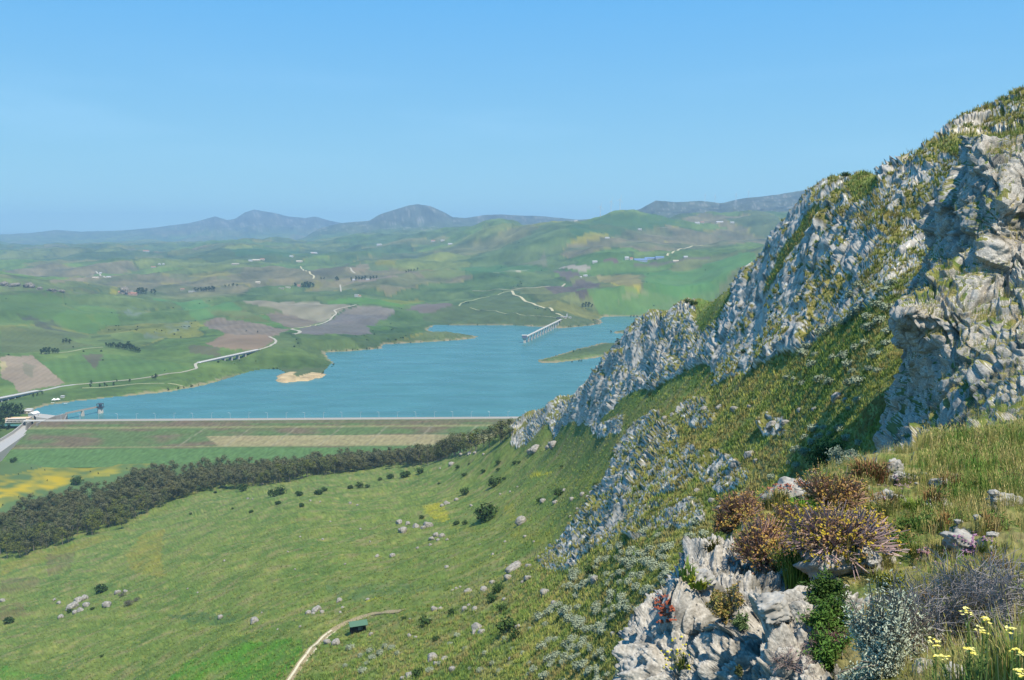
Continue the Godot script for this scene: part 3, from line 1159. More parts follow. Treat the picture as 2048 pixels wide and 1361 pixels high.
	for g in ground_polys():
		var poly := slope_poly(g[0])
		var lo := Vector2(1e9, 1e9)
		var hi := -lo
		for p in poly:
			lo = lo.min(p)
			hi = hi.max(p)
		for k in B_pos.size():
			var p := B_pos[k]
			if p.x < lo.x - 6.0 or p.x > hi.x + 6.0 or p.z < lo.y - 6.0 or p.z > hi.y + 6.0 or B_rock[k] == 1:
				continue
			var w := tone.get_noise_2d(p.x * 4.0, p.z * 4.0) * 5.0
			if inside(poly, p.x + w, p.z + w):
				var f := 1.0 + fine.get_noise_3dv(p) * 0.5
				var col: Color = g[1]
				B_col[k] = B_col[k].lerp(Color(col.r * f, col.g * f, col.b * f), g[2] * clampf(0.75 + streak.get_noise_2d(p.x, p.z) * 1.2, 0.2, 1.0))
	var turf_m := tinted("turf")
	turf_m.normal_enabled = true
	turf_m.normal_texture = bumps(80, 512, 0.03, 9.0)
	turf_m.normal_scale = 0.8
	turf_m.uv1_triplanar = true
	turf_m.uv1_world_triplanar = true
	turf_m.uv1_scale = Vector3.ONE * 0.11
	var rock_m := tinted("limestone", 0.92)
	rock_m.normal_enabled = true
	rock_m.normal_texture = bumps(81, 1024, 0.012, 14.0, 6)
	rock_m.normal_scale = 0.9
	rock_m.albedo_texture = speckle(82, 1024, 0.02, 0.62, 6)
	rock_m.uv1_triplanar = true
	rock_m.uv1_world_triplanar = true
	rock_m.uv1_scale = Vector3.ONE * 0.22
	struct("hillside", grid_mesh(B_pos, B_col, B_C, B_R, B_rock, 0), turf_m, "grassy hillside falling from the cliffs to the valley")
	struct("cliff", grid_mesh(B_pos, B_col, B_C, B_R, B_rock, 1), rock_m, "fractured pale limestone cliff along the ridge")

# ================================================================ dam, spillway, bridges, towers, roads
func level(u: float, v: float, y: float) -> Vector3:
	# where the line of sight passes the height y
	var d := (CH - y) / ty_of(v)
	return Vector3(az_of(u, v) * d, y, -d)

func land(x: float, z: float) -> float:
	var d := -z
	var y := -1e3
	if d > A_D0:
		y = ground(x / d, d)
	if d < 1150.0:
		y = maxf(y, slope_y(x / d, d))
	return y

func hit(u: float, v: float, d_from := 42.0) -> Vector3:
	var a := az_of(u, v)
	var t := ty_of(v)
	var l := log(d_from)
	var before := 0.0
	while l < 9.7:
		var d := exp(l)
		var gap := land(a * d, -d) - (CH - t * d)
		if gap >= 0.0:
			if before < 0.0:
				l -= 0.004 * gap / (gap - before)
			d = exp(l)
			return Vector3(a * d, land(a * d, -d), -d)
		before = gap
		l += 0.004
	return far_hit(u, v)

func build_dam() -> void:
	var a := level(72.0, 842.5, 6.0)
	var b := level(1042.0, 836.5, 6.0)
	b += (b - a).normalized() * 110.0
	var run := flat_along(a, b)
	var length := a.distance_to(b)
	var out := Vector3(0, 0, 1)   # downstream, towards the eye
	out = (out - run.basis.z * out.dot(run.basis.z)).normalized()
	var t := thing("earth_dam", "long grassy earth dam with a pale road along its straight crest", "dam", a)
	# profile: distance downstream, height over the crest
	var prof := PackedVector2Array([Vector2(-34, -16), Vector2(-4.6, -0.4), Vector2(-4.5, 0.0), Vector2(4.5, 0.0), Vector2(18, -5.4), Vector2(21, -5.6), Vector2(38, -12.4), Vector2(41, -12.6), Vector2(62, -21.0), Vector2(65, -21.2), Vector2(84, -29.0), Vector2(104, -37)])
	var nx := 320
	var pos := PackedVector3Array()
	var col := PackedColorArray()
	var rows := 0
	var tone := noise(90, 1.0 / 40.0, 4)
	var fine := noise(91, 1.0 / 5.0, 3)
	for i in nx:
		var s := length * i / (nx - 1)
		rows = 0
		for k in prof.size() - 1:
			var steps_ := maxi(1, int(absf(prof[k + 1].x - prof[k].x) / 2.5))
			for j in steps_:
				var p := prof[k].lerp(prof[k + 1], float(j) / steps_)
				var f := fine.get_noise_2d(s, p.x * 2.0)
				var w := tone.get_noise_2d(s * 0.35, p.x * 1.6)
				pos.append(run.basis.z * s + out * p.x + Vector3(0, p.y + (f * 0.35 if p.x > 5.0 else 0.0), 0))
				var c := Color(0.075, 0.115, 0.045).lerp(Color(0.115, 0.090, 0.060), clampf(w * 2.2 + 0.15, 0.0, 0.9))
				if p.x > 5.0 and p.x < 12.0:
					c = c.lerp(Color(0.115, 0.085, 0.062), 0.6)
				if p.x > 17.0 and p.x < 21.5 or p.x > 61.0 and p.x < 65.0:
					c = Color(0.15, 0.155, 0.07)
				if p.x > 38.0 and p.x < 62.0 and s > 190.0 + p.x:
					c = c.lerp(Color(0.225, 0.195, 0.105), 0.85 if s < 520.0 else 0.55)
				if absf(fmod(s + p.x * 0.55, 58.0) - 4.0) < 1.4 and p.x > 20.0 and p.x < 62.0 and s > 170.0:
					c = c.lerp(Color(0.20, 0.19, 0.13), 0.5)
				if p.x > 65.0:
					c = Color(0.070, 0.130, 0.045)
				if p.x < -4.0:
					c = Color(0.26, 0.25, 0.23)
				c = c * (1.0 + f * 0.5)
				col.append(c)
				rows += 1
	put("embankment", grid_mesh(pos, col, nx, rows, PackedByteArray(), 255), tinted("turf_of_dam"), t)
	var pale := paint("pale_concrete", Color(0.42, 0.40, 0.36), 0.9)
	var s := st()
	var f := Transform3D(run.basis, Vector3.ZERO)
	box(s, f.translated(run.basis.z * length * 0.5 + Vector3(0, -0.3, 0)), Vector3(8.6, 0.34, length))
	put("crest_road", done(s), paint("crest_asphalt", Color(0.30, 0.29, 0.27), 0.95), t)
	for side in [-1.0, 1.0]:
		s = st()
		box(s, f.translated(run.basis.z * length * 0.5 + out * 4.45 * side + Vector3(0, -0.2, 0)), Vector3(0.5, 1.15, length))
		put("parapet", done(s), pale, t)
	# lamps along the lake side of the crest
	var grey := paint("galvanised_steel", Color(0.55, 0.57, 0.58), 0.5, 0.3)
	var lamp: Node3D
	for i in 26:
		var u := 118.0 + i * 37.4
		var at := a + run.basis.z * (length - 110.0) * ((u - 72.0) / 970.0) - out * 4.0
		if lamp == null:
			lamp = thing("street_lamp", "thin grey street lamp standing along the dam crest", "street lamp", at, 0.0, "street lamps along the dam crest")
			s = st()
			stick(s, Vector3.ZERO, Vector3(0, 8.0, 0), 0.22, 0.14)
			put("pole", done(s), grey, lamp)
			s = st()
			stick(s, Vector3(0, 7.9, 0), Vector3(1.6, 8.5, 0), 0.12, 0.10)
			put("arm", done(s), grey, lamp)
			s = st()
			box(s, Transform3D(Basis(), Vector3(2.0, 8.35, 0)), Vector3(1.2, 0.3, 0.45), 0.8)
			put("lamp_head", done(s), grey, lamp)
		else:
			dup(lamp, "street_lamp", at, PI if i % 2 == 1 else 0.0)

func wall_between(s: SurfaceTool, pts: PackedVector3Array, thick: float, foot: float) -> void:
	# a wall with its coping along pts and its foot at the height foot
	for i in pts.size() - 1:
		var p := pts[i]
		var q := pts[i + 1]
		var n := Vector3(p.z - q.z, 0, q.x - p.x).normalized() * thick * 0.5
		var pf := Vector3(p.x, foot, p.z)
		var qf := Vector3(q.x, foot, q.z)
		quad(s, p - n, q - n, q + n, p + n)
		quad(s, pf - n, qf - n, q - n, p - n)
		quad(s, p + n, q + n, qf + n, pf + n)
		quad(s, pf + n, pf - n, p - n, p + n)
		quad(s, q + n, q - n, qf - n, qf + n)

func build_spillway() -> void:
	var concrete := paint("weathered_concrete", Color(0.33, 0.315, 0.285), 0.95)
	var floor_m := paint("chute_concrete", Color(0.30, 0.295, 0.285), 0.95)
	var dark := paint("stained_concrete", Color(0.235, 0.215, 0.185), 0.95)
	var t := thing("spillway", "grey concrete spillway chute running down beside the left end of the dam", "spillway")
	var rt := PackedVector3Array([level(86, 843, 5.5), level(72, 852, 2.5), level(59, 862, -2), level(30, 883, -8), level(0, 904, -13), level(-70, 950, -22)])
	var lf := PackedVector3Array([level(49, 843, 5.5), level(40, 851, 2.5), level(25, 863, -2), level(0, 878, -7), level(-30, 898, -13), level(-110, 945, -22)])
	var s := st()
	for i in rt.size() - 1:
		var dn := Vector3(0, -3.5, 0)
		quad(s, lf[i] + dn, rt[i] + dn, rt[i + 1] + dn, lf[i + 1] + dn)
	put("chute_floor", done(s), floor_m, t)
	for w in [rt, lf]:
		s = st()
		wall_between(s, w, 1.2, -34.0)
		put("side_wall", done(s), concrete, t)
	# approach channel: a paved bank on the far side, a ribbed retaining wall on the near one
	s = st()
	var q := [level(61, 825.5, 5.0), level(110, 831.5, 2.0), level(96, 838.0, 3.5), level(71, 834.5, 7.0)]
	quad(s, q[0], q[1], q[2], q[3])
	var dn2 := Vector3(0, -14, 0)
	quad(s, q[3], q[2], q[2] + dn2, q[3] + dn2)
	quad(s, q[2], q[1], q[1] + dn2, q[2] + dn2)
	put("paved_bank", done(s), concrete, t)
	var w0 := level(92, 839.0, 6.0)
	var w1 := level(112, 831.5, 7.6)
	var w2 := level(133, 827.0, 8.0)
	s = st()
	wall_between(s, PackedVector3Array([w0, w1, w2]), 1.4, -12.0)
	wall_between(s, PackedVector3Array([w2, level(133, 829.0, 7.0), level(128, 840.5, 5.0)]), 1.4, -12.0)
	put("retaining_wall", done(s), dark, t)
	for i in 9:
		var p := w1.lerp(w2, (i + 0.5) / 9.0) + Vector3(0.3, 0, 1.5)
		s = st()
		box(s, Transform3D(Basis(), Vector3(p.x, -12, p.z)), Vector3(0.9, 12 + p.y - 0.3, 1.6))
		put("buttress", done(s), floor_m, t)
	# road bridge over the chute
	var b := thing("spillway_bridge", "flat concrete road bridge crossing the top of the spillway chute", "bridge", level(68, 843.2, 6.0))
	s = st()
	var e := level(47, 843.4, 6.0) - b.position
	var g := level(89, 842.8, 6.0) - b.position
	box(s, flat_along(e, g).translated((e + g) * 0.5 - e + Vector3(0, 0.1, 0)), Vector3(7, 1.1, e.distance_to(g)))
	put("deck", done(s), paint("pale_concrete", Color.WHITE), b)
	for k in [0.36, 0.86]:
		s = st()
		var p := e.lerp(g, k)
		box(s, Transform3D(Basis(), Vector3(p.x, -16, p.z + 5.0)), Vector3(2.2, 16.0, 17.0), 0.85)
		put("pier", done(s), dark, b)

func tower_near() -> void:
	# water intake beside the dam, reached by a footbridge
	var pale := paint("tower_concrete", Color(0.47, 0.44, 0.38), 0.9)
	var iron := paint("dark_iron", Color(0.05, 0.055, 0.065), 0.6)
	var deckm := paint("deck_concrete", Color(0.33, 0.29, 0.25), 0.9)
	var base := level(200.5, 826.5, 0.0)
	var t := thing("intake_tower", "squat pale intake tower with a dark open cabin near the dam", "tower", base)
	var s := st()
	var r0 := 4.6
	for i in 8:
		var p := TAU * (i + 0.5) / 8
		var q := TAU * (i + 1.5) / 8
		var e := Vector3(cos(p), 0, sin(p))
		var f := Vector3(cos(q), 0, sin(q))
		quad(s, e * r0 + Vector3(0, -9, 0), e * 3.5 + Vector3(0, 7.6, 0), f * 3.5 + Vector3(0, 7.6, 0), f * r0 + Vector3(0, -9, 0))
		quad(s, e * 3.5 + Vector3(0, 7.6, 0), Vector3(0, 7.6, 0), Vector3(0, 7.6, 0), f * 3.5 + Vector3(0, 7.6, 0))
	put("shaft", done(s), pale, t)
	s = st()
	box(s, Transform3D(Basis(), Vector3(0, 7.6, 0)), Vector3(8.4, 0.7, 8.4))
	put("platform", done(s), iron, t)
	for c in [[-3, -3], [3, -3], [-3, 3], [3, 3], [0, 3]]:
		s = st()
		box(s, Transform3D(Basis(), Vector3(c[0], 8.3, c[1])), Vector3(0.5, 4.6, 0.5))
		put("post", done(s), iron, t)
	s = st()
	box(s, Transform3D(Basis(), Vector3(0, 8.3, -0.6)), Vector3(3.4, 3.4, 3.0))
	put("hoist", done(s), paint("grey_paint", Color(0.30, 0.33, 0.38)), t)
	s = st()
	box(s, Transform3D(Basis(), Vector3(0, 12.9, 0)), Vector3(7.6, 0.6, 7.6), 0.9)
	put("roof", done(s), iron, t)
	var from := level(131, 827.5, 8.2)
	var to := base + Vector3(-4, 8.0, 0.5)
	var b := thing("footbridge", "narrow footbridge leading over the water to the squat intake tower", "bridge", from)
	s = st()
	box(s, flat_along(Vector3.ZERO, to - from).translated((to - from) * 0.5 + Vector3(0, -0.6, 0)), Vector3(2.6, 0.9, from.distance_to(to)))
	put("deck", done(s), deckm, b)
	for side in [-1.15, 1.15]:
		s = st()
		var f := flat_along(Vector3.ZERO, to - from)
		box(s, f.translated((to - from) * 0.5 + f.basis.x * side + Vector3(0, 0.3, 0)), Vector3(0.12, 1.0, from.distance_to(to)))
		put("railing", done(s), deckm, b)
	s = st()
	var m := level(163.5, 832.5, 0.0)
	m = Geometry3D.get_closest_point_to_segment(m, Vector3(from.x, 0, from.z), Vector3(to.x, 0, to.z)) - from
	box(s, Transform3D(Basis(), Vector3(m.x, -16.5, m.z)), Vector3(4.6, 15.9, 3.6), 0.72)
	put("pier", done(s), pale, b)

func tower_far() -> void:
	var pale := paint("tower_concrete", Color.WHITE)
	var deckm := paint("long_deck", Color(0.48, 0.46, 0.42), 0.9)
	var base := level(1049.0, 686.0, 0.0)
	var t := thing("intake_tower", "slim white intake tower with a dark flat cap out in the lake", "tower", base)
	var s := st()
	box(s, Transform3D(Basis(), Vector3(0.5, -9, 0)), Vector3(6.0, 16.0, 6.0), 0.95)
	put("shaft", done(s), pale, t)
	s = st()
	box(s, Transform3D(Basis(Vector3.RIGHT, PI), Vector3(0, 11.5, 0)), Vector3(11.0, 4.6, 10.0), 0.62)
	put("bracket", done(s), pale, t)
	s = st()
	box(s, Transform3D(Basis(), Vector3(0, 11.5, 0)), Vector3(11.4, 5.6, 10.4))
	put("cabin", done(s), paint("blue_grey_cabin", Color(0.13, 0.15, 0.21)), t)
	s = st()
	box(s, Transform3D(Basis(), Vector3(0, 17.1, 0)), Vector3(12.4, 0.9, 11.4))
	put("roof", done(s), deckm, t)
	var from := base + Vector3(5, 14.6, -2)
	var end := far_hit(1123.0, 640.0, 2200.0)
	var to := Vector3(end.x, maxf(end.y + 1.5, 13.0), end.z)
	var b := thing("service_bridge", "long service bridge on many slender piers from shore to the slim tower", "bridge", from)
	s = st()
	var span := to - from
	var f := along(Vector3.ZERO, span)
	box(s, f.translated(span * 0.5 + Vector3(0, -1.2, 0)), Vector3(5.0, 1.3, span.length()))
	put("deck", done(s), deckm, b)
	for side in [-2.5, 2.5]:
		s = st()
		box(s, f.translated(span * 0.5 + f.basis.x * side + Vector3(0, 0.1, 0)), Vector3(0.3, 1.0, span.length()))
		put("railing", done(s), deckm, b)
	for i in 13:
		var k := (i + 0.62) / 13.2
		var p := span * k
		var low := land(from.x + p.x, from.z + p.z) - from.y
		if low > p.y - 2.0:
			continue
		s = st()
		box(s, f.translated(Vector3(p.x, low - 1.0, p.z)), Vector3(4.4, p.y - 1.2 - low + 1.0, 3.6), 0.8)
		put("pier", done(s), pale, b)

func viaduct(u0: float, v0: float, u1: float, v1: float, piers: Array, width: float, label: String, lift0 := 1.2, lift1 := 1.2) -> Array:
	var from := far_hit(u0, v0) + Vector3(0, lift0, 0)
	var to := far_hit(u1, v1) + Vector3(0, lift1, 0)
	var t := thing("viaduct", label, "viaduct", from)
	var span := to - from
	var f := along(Vector3.ZERO, span)
	var light := paint("viaduct_concrete", Color(0.40, 0.385, 0.36), 0.9)
	var s := st()
	box(s, f.translated(span * 0.5 + Vector3(0, -0.6, 0)), Vector3(width, 0.6, span.length() + 6.0))
	put("deck", done(s), paint("viaduct_road", Color(0.45, 0.44, 0.42), 0.95), t)
	for side in [-1.0, 1.0]:
		s = st()
		box(s, f.translated(span * 0.5 + f.basis.x * width * 0.36 * side + Vector3(0, -2.5, 0)), Vector3(1.0, 1.9, span.length()))
		put("girder", done(s), light, t)
		s = st()
		box(s, f.translated(span * 0.5 + f.basis.x * width * 0.5 * side + Vector3(0, -0.3, 0)), Vector3(0.3, 1.1, span.length()))
		put("parapet", done(s), light, t)
	for k: float in piers:
		var p := span * k
		var low := land(from.x + p.x, from.z + p.z) - from.y
		if low > p.y - 3.2:
			continue
		s = st()
		box(s, flat_along(Vector3.ZERO, span).translated(Vector3(p.x, low - 1.0, p.z)), Vector3(width * 0.82, p.y - 2.4 - low + 1.0, 2.6), 0.94)
		put("pier", done(s), light, t)
	return [from, to]

func build_roads() -> void:
	var white := paint("white_gravel", Color(0.34, 0.315, 0.25), 0.98)
	var earth := paint("earth_track", Color(0.40, 0.36, 0.22), 0.98)
	var grey := paint("grey_road", Color(0.33, 0.325, 0.30), 0.95)
	viaduct(398, 726.5, 516, 700.5, [0.14, 0.26, 0.39, 0.51, 0.63, 0.75], 9.0, "road viaduct on six piers crossing the hollow by the brown fields", 1.0, 1.0)
	viaduct(-60, 817, 76, 784, [0.1, 0.2, 0.3, 0.4, 0.5, 0.6, 0.7, 0.8, 0.9], 10.0, "long low viaduct above the dark trees at the lake's end", 6.0, 2.0)
	road("76,784 95,780 120,774 150,770", 7.0, grey, "grey road past the striped brown field")
	road("150,770 164,769 239,762 308,753 359,746 388,739 393,738", 3.8, white, "white gravel road along the slope above the lake")
	road("393,738 391,733 390,729 394,727 398,726.5", 5.0, white, "bend of the white road before the viaduct")
	road("516,700.5 528,697 540,693 549,688 552,683 547,678 538,674", 5.0, white, "white road curving uphill beyond the viaduct")
	road("586,669 597,667 600,664 591,661 582,659", 8.0, white, "hairpin of the white road between ploughed fields")
	road("582,659 600,656 620,653 632,650", 4.0, earth, "narrow grassy stretch of the road between ploughed fields")
	road("632,650 645,647 653,644 665,634 673,628 668,621 680,617 700,613 712,610", 5.2, white, "winding white road climbing past the violet field")
	road("1024,582 1026,586 1028,590 1061,606 1085,615 1106,623", 9.0, earth, "straight yellow track falling across green fields to the lake")
	road("1112,627 1122,631 1130,634", 8.0, earth, "end of the yellow track by the lakeside buildings")
	road("940,616 985,622 1040,630 1100,634 1115,636", 5.0, paint("pale_track", Color(0.27, 0.28, 0.15)), "faint pale track through the olive field")
	road("918,613 922,607 931,604 960,597 1000,588 1022,582", 5.0, paint("pale_track", Color.WHITE), "faint track along the upper edge of the olive field")
	road("945,582 990,579 1024,580 1080,575 1130,568", 7.0, paint("dun_road", Color(0.36, 0.31, 0.22)), "dun road along the crest of the fields")
	road("680,570 681,576 682,584", 5.0, white, "short white track rising above a farm")
	road("601,533 606,541 620,548 628,553 626,558", 7.0, earth, "pale track down the distant slope")
	road("700,536 703,542 710,547", 8.0, white, "white bend of a track on the far hill")
	road("192,543 200,550 210,556", 8.0, white, "white track beside distant farm roofs")
	road("1335,512 1345,506 1358,499 1385,492 1405,491", 9.0, earth, "pale road on the far right hillside")
	road("1315,456 1338,455", 10.0, white, "pale strip of road high on the green hill")
	road("80,708 120,706 150,702 190,696 205,695", 5.0, paint("pale_track", Color.WHITE), "pale track past the dark clump of trees")
	road("164,777 200,776 250,771 300,768 340,768 365,773", 4.0, paint("pale_track", Color.WHITE), "faint path along the lake shore")

func build_works() -> void:
	build_dam()
	build_spillway()
	tower_near()
	tower_far()
	build_roads()

# ================================================================ trees, bushes, boulders, houses
func leaf(s: SurfaceTool, p: Vector3, n: Vector3, size: float, c: Color, slim := 0.6) -> void:
	# one leaf clump: a bent four-cornered blade
	var x := n.cross(Vector3(rng.randf() - 0.5, rng.randf() - 0.5, rng.randf() - 0.5)).normalized()
	var y := n.cross(x).normalized()
	s.set_color(c)
	var a := p - x * size
	var b := p + y * size * slim + n * size * 0.2
	var d := p + x * size
	var e := p - y * size * slim + n * size * 0.2
	for q: Vector3 in [a, b, d, a, d, e]:
		s.add_vertex(q)

func lobe(s: SurfaceTool, at: Vector3, r: Vector3, n: int, size: float, dark: Color, light: Color, slim := 0.6) -> void:
	var tone := rng.randf()
	for i in n:
		var v := Vector3(rng.randfn(), rng.randfn(), rng.randfn()).normalized()
		var k := pow(rng.randf(), 0.45)
		var p := at + v * r * k
		var nn := (v + Vector3(rng.randf() - 0.5, rng.randf() - 0.2, rng.randf() - 0.5) * 1.1).normalized()
		leaf(s, p, nn, size * rng.randf_range(0.6, 1.3), dark.lerp(light, clampf(tone * 0.6 + rng.randf() * 0.5, 0.0, 1.0)), slim)

func foliage_mat(called: String, through := 0.25) -> StandardMaterial3D:
	var m := tinted(called, 0.85)
	m.backlight_enabled = true
	m.backlight = Color(through, through, through)
	m.metallic_specular = 0.2
	return m

func tree_root(called: String, label: String, at: Vector3, group: String, trunk: ArrayMesh, crown: ArrayMesh, bark: Material, leaves: Material, category := "tree") -> Node3D:
	var t := thing(called, label, category, at, 0.0, group)
	put("trunk", trunk, bark, t)
	put("crown", crown, leaves, t)
	return t

func tall_tree_meshes(h: float, spread: float, dark: Color, light: Color, leaf_size := 0.62, count := 34) -> Array:
	var s := st()
	var top := Vector3(rng.randf_range(-0.6, 0.6), h * 0.62, rng.randf_range(-0.6, 0.6))
	stick(s, Vector3(0, -1.0, 0), top, h * 0.020, h * 0.010, 5)
	var c := st()
	var n := 8
	for i in n:
		var turn := TAU * i / n + rng.randf()
		var up := h * lerpf(0.42, 0.93, float(i) / n) + rng.randf_range(-0.6, 0.6)
		var w := spread * rng.randf_range(0.35, 0.62) * (1.0 if up < h * 0.75 else 0.6)
		var p := Vector3(cos(turn) * w, up, sin(turn) * w)
		stick(s, Vector3(top.x, minf(up - h * 0.18, top.y), top.z) * 0.9, p, h * 0.008, h * 0.004, 4)
		var r := spread * rng.randf_range(0.42, 0.62)
		lobe(c, p, Vector3(r, r * rng.randf_range(0.75, 1.1), r), count, leaf_size, dark, light)
	lobe(c, Vector3(top.x, h * 0.9, top.z), Vector3(spread * 0.4, h * 0.11, spread * 0.4), count, leaf_size, dark, light)
	lobe(c, Vector3(0, h * 0.32, 0), Vector3(spread * 0.5, h * 0.16, spread * 0.5), count, leaf_size, dark, light)
	return [done(s), done(c)]

func build_forest() -> void:
	var lower := read_points("-60,1142 0,1128 60,1110 130,1090 200,1066 250,1052 300,1024 340,1008 400,987 470,979 560,968 660,950 760,935 860,930 905,914 960,903 1012,886")
	var upper := read_points("-60,1075 0,1056 50,1028 100,1010 200,990 270,964 310,953 400,947 440,941 600,939 640,933 760,923 860,913 960,897 1012,884")
	var poly := PackedVector2Array()
	for p in lower:
		var q := hit(p.x, p.y, 300.0)
		poly.append(Vector2(q.x, q.z))
	for i in range(upper.size() - 1, -1, -1):
		var q := hit(upper[i].x, upper[i].y, 300.0)
		poly.append(Vector2(q.x, q.z))
	var lo := Vector2(1e9, 1e9)
	var hi := -lo
	for p in poly:
		lo = lo.min(p)
		hi = hi.max(p)
	var spots: Array[Vector3] = []
	var gap := noise(120, 1.0 / 45.0, 2)
	var x := lo.x
	while x < hi.x:
		var z := lo.y
		while z < hi.y:
			var px := x + rng.randf_range(-3.0, 3.0)
			var pz := z + rng.randf_range(-3.0, 3.0)
			if inside(poly, px, pz) and gap.get_noise_2d(px, pz) < 0.30:
				spots.append(Vector3(px, land(px, pz), pz))
			z += 7.2
		x += 7.2
	# a few trees standing clear of the wood
	for p in read_points("1002,880 990,884 1018,876 243,1058"):
		spots.append(hit(p.x, p.y, 300.0))
	spots.sort_custom(func(p: Vector3, q: Vector3) -> bool: return p.length_squared() < q.length_squared())
	var bark := paint("pale_bark", Color(0.22, 0.19, 0.155), 0.95)
	var leaves := foliage_mat("gum_leaves")
	var kinds: Array[Node3D] = []
	var crowns: Array[ArrayMesh] = []
	var greens := [[Color(0.057, 0.076, 0.028), Color(0.129, 0.144, 0.057)], [Color(0.067, 0.078, 0.034), Color(0.144, 0.144, 0.071)], [Color(0.064, 0.085, 0.023), Color(0.149, 0.159, 0.039)], [Color(0.071, 0.078, 0.041), Color(0.138, 0.138, 0.074)], [Color(0.051, 0.069, 0.025), Color(0.113, 0.129, 0.046)]]
	var n := 0
	var pick := PackedInt32Array()
	for k in 5:
		crowns.append(null)
	var rest: Array[Vector3] = []
	for p in spots:
		if n >= 296:
			rest.append(p)
			continue
		var k := n % 5
		if kinds.size() <= k:
			var m := tall_tree_meshes(16.0 + k * 0.9, 5.6 + 0.4 * (k % 3), greens[k][0], greens[k][1], 0.66, 42)
			var t := tree_root("eucalyptus_tree", "grey-green eucalyptus at the front edge of the wood, in the broad end", p, "eucalyptus trees of the wood below the dam", m[0], m[1], bark, leaves)
			crowns[k] = m[1]
			kinds.append(t)
			t.scale = Vector3.ONE * rng.randf_range(0.85, 1.1)
		else:
			dup(kinds[k], "eucalyptus_tree", p, rng.randf() * TAU, rng.randf_range(0.62, 1.2), "grey-green eucalyptus " + ("in the broad end of the wood, farthest from the cliffs" if p.x < -400.0 else "in the middle of the long wood" if p.x < -230.0 else "where the wood narrows towards the rocky point"), "eucalyptus trees of the wood below the dam")
		n += 1
	# the rest of the wood, farther off, is one mass
	var mm := MultiMesh.new()
	mm.transform_format = MultiMesh.TRANSFORM_3D
	mm.use_colors = true
	mm.mesh = crowns[1]
	mm.instance_count = rest.size()
	for i in rest.size():
		var sc := rng.randf_range(0.65, 1.2)
		mm.set_instance_transform(i, Transform3D(Basis(Vector3.UP, rng.randf() * TAU).scaled(Vector3(sc, sc * rng.randf_range(0.85, 1.1), sc)), rest[i]))
		var g := rng.randf_range(0.78, 1.05)
		mm.set_instance_color(i, Color(g * rng.randf_range(0.9, 1.1), g, g * rng.randf_range(0.8, 1.05)).clamp())
	var o := MultiMeshInstance3D.new()
	o.multimesh = mm
	o.material_override = leaves
	o.name = "forest"
	o.set_meta("kind", "stuff")
	o.set_meta("label", "far rows of the eucalyptus wood at the foot of the dam")
	add_child(o)

func bush_mesh(w: float, h: float, lobes: int, count: int, size: float, dark: Color, light: Color, slim := 0.6) -> ArrayMesh:
	var c := st()
	for i in lobes:
		var a := TAU * i / lobes + rng.randf()
		var k := rng.randf_range(0.15, 0.34) * w
		lobe(c, Vector3(cos(a) * k, h * rng.randf_range(0.35, 0.62), sin(a) * k), Vector3(w * 0.30, h * 0.42, w * 0.30), count, size, dark, light, slim)
	return done(c)

func bush_root(called: String, label: String, category: String, group: String, m: ArrayMesh, h: float, mat: Material) -> Node3D:
	var t := thing(called, label, category, Vector3(0, -500, 0), 0.0, group)
	var s := st()
	for i in 5:
		var a := TAU * i / 5
		stick(s, Vector3(0, -0.05, 0), Vector3(cos(a) * h * 0.25, h * 0.5, sin(a) * h * 0.25), h * 0.022, h * 0.012, 4)
	put("stem", done(s), paint("shrub_wood", Color(0.14, 0.115, 0.09)), t)
	put("foliage", m, mat, t)
	return t

# a builder of repeats: the first call moves the prototype itself, later ones copy it
var first_used := {}
func stamp(proto: Node3D, called: String, at: Vector3, turn: float, size := 1.0, label := "", group := "") -> Node3D:
	if not first_used.has(proto):
		first_used[proto] = true
		proto.position = at
		proto.rotation.y = turn
		proto.scale = Vector3.ONE * size
		if label != "":
			proto.set_meta("label", label)
		if group != "":
			proto.set_meta("group", group)
		return proto
	return dup(proto, called, at, turn, size, label, group)

func rooted(u: float, v: float, sink := 0.1, d_from := 42.0) -> Vector3:
	var p := hit(u, v, d_from)
	return p - Vector3(0, sink, 0)

func zone(u: float, v: float) -> String:
	# where on the hillside a thing stands
	if u > 1420.0:
		return "on the grass below the nearest cliff" if v < 780.0 else "on the steep grass under the dark shaded recess"
	if v < 925.0 and u > 1000.0:
		return "by the rocky point over the dam"
	if u > 1040.0 and v > 1140.0:
		return "on the scrub slope beside the pale outcrop"
	if u > 1040.0:
		return "in the grass under the rocky spur"
	if v > 1140.0 and u > 760.0:
		return "where the scrub slope meets the meadow"
	if v > 1180.0 and u > 560.0:
		return "near the dirt track and hut"
	if v > 1140.0:
		return "low in the meadow by the boulder heap"
	if u > 780.0:
		return "on the meadow around the yellow flowers"
	return "high on the meadow below the wood"

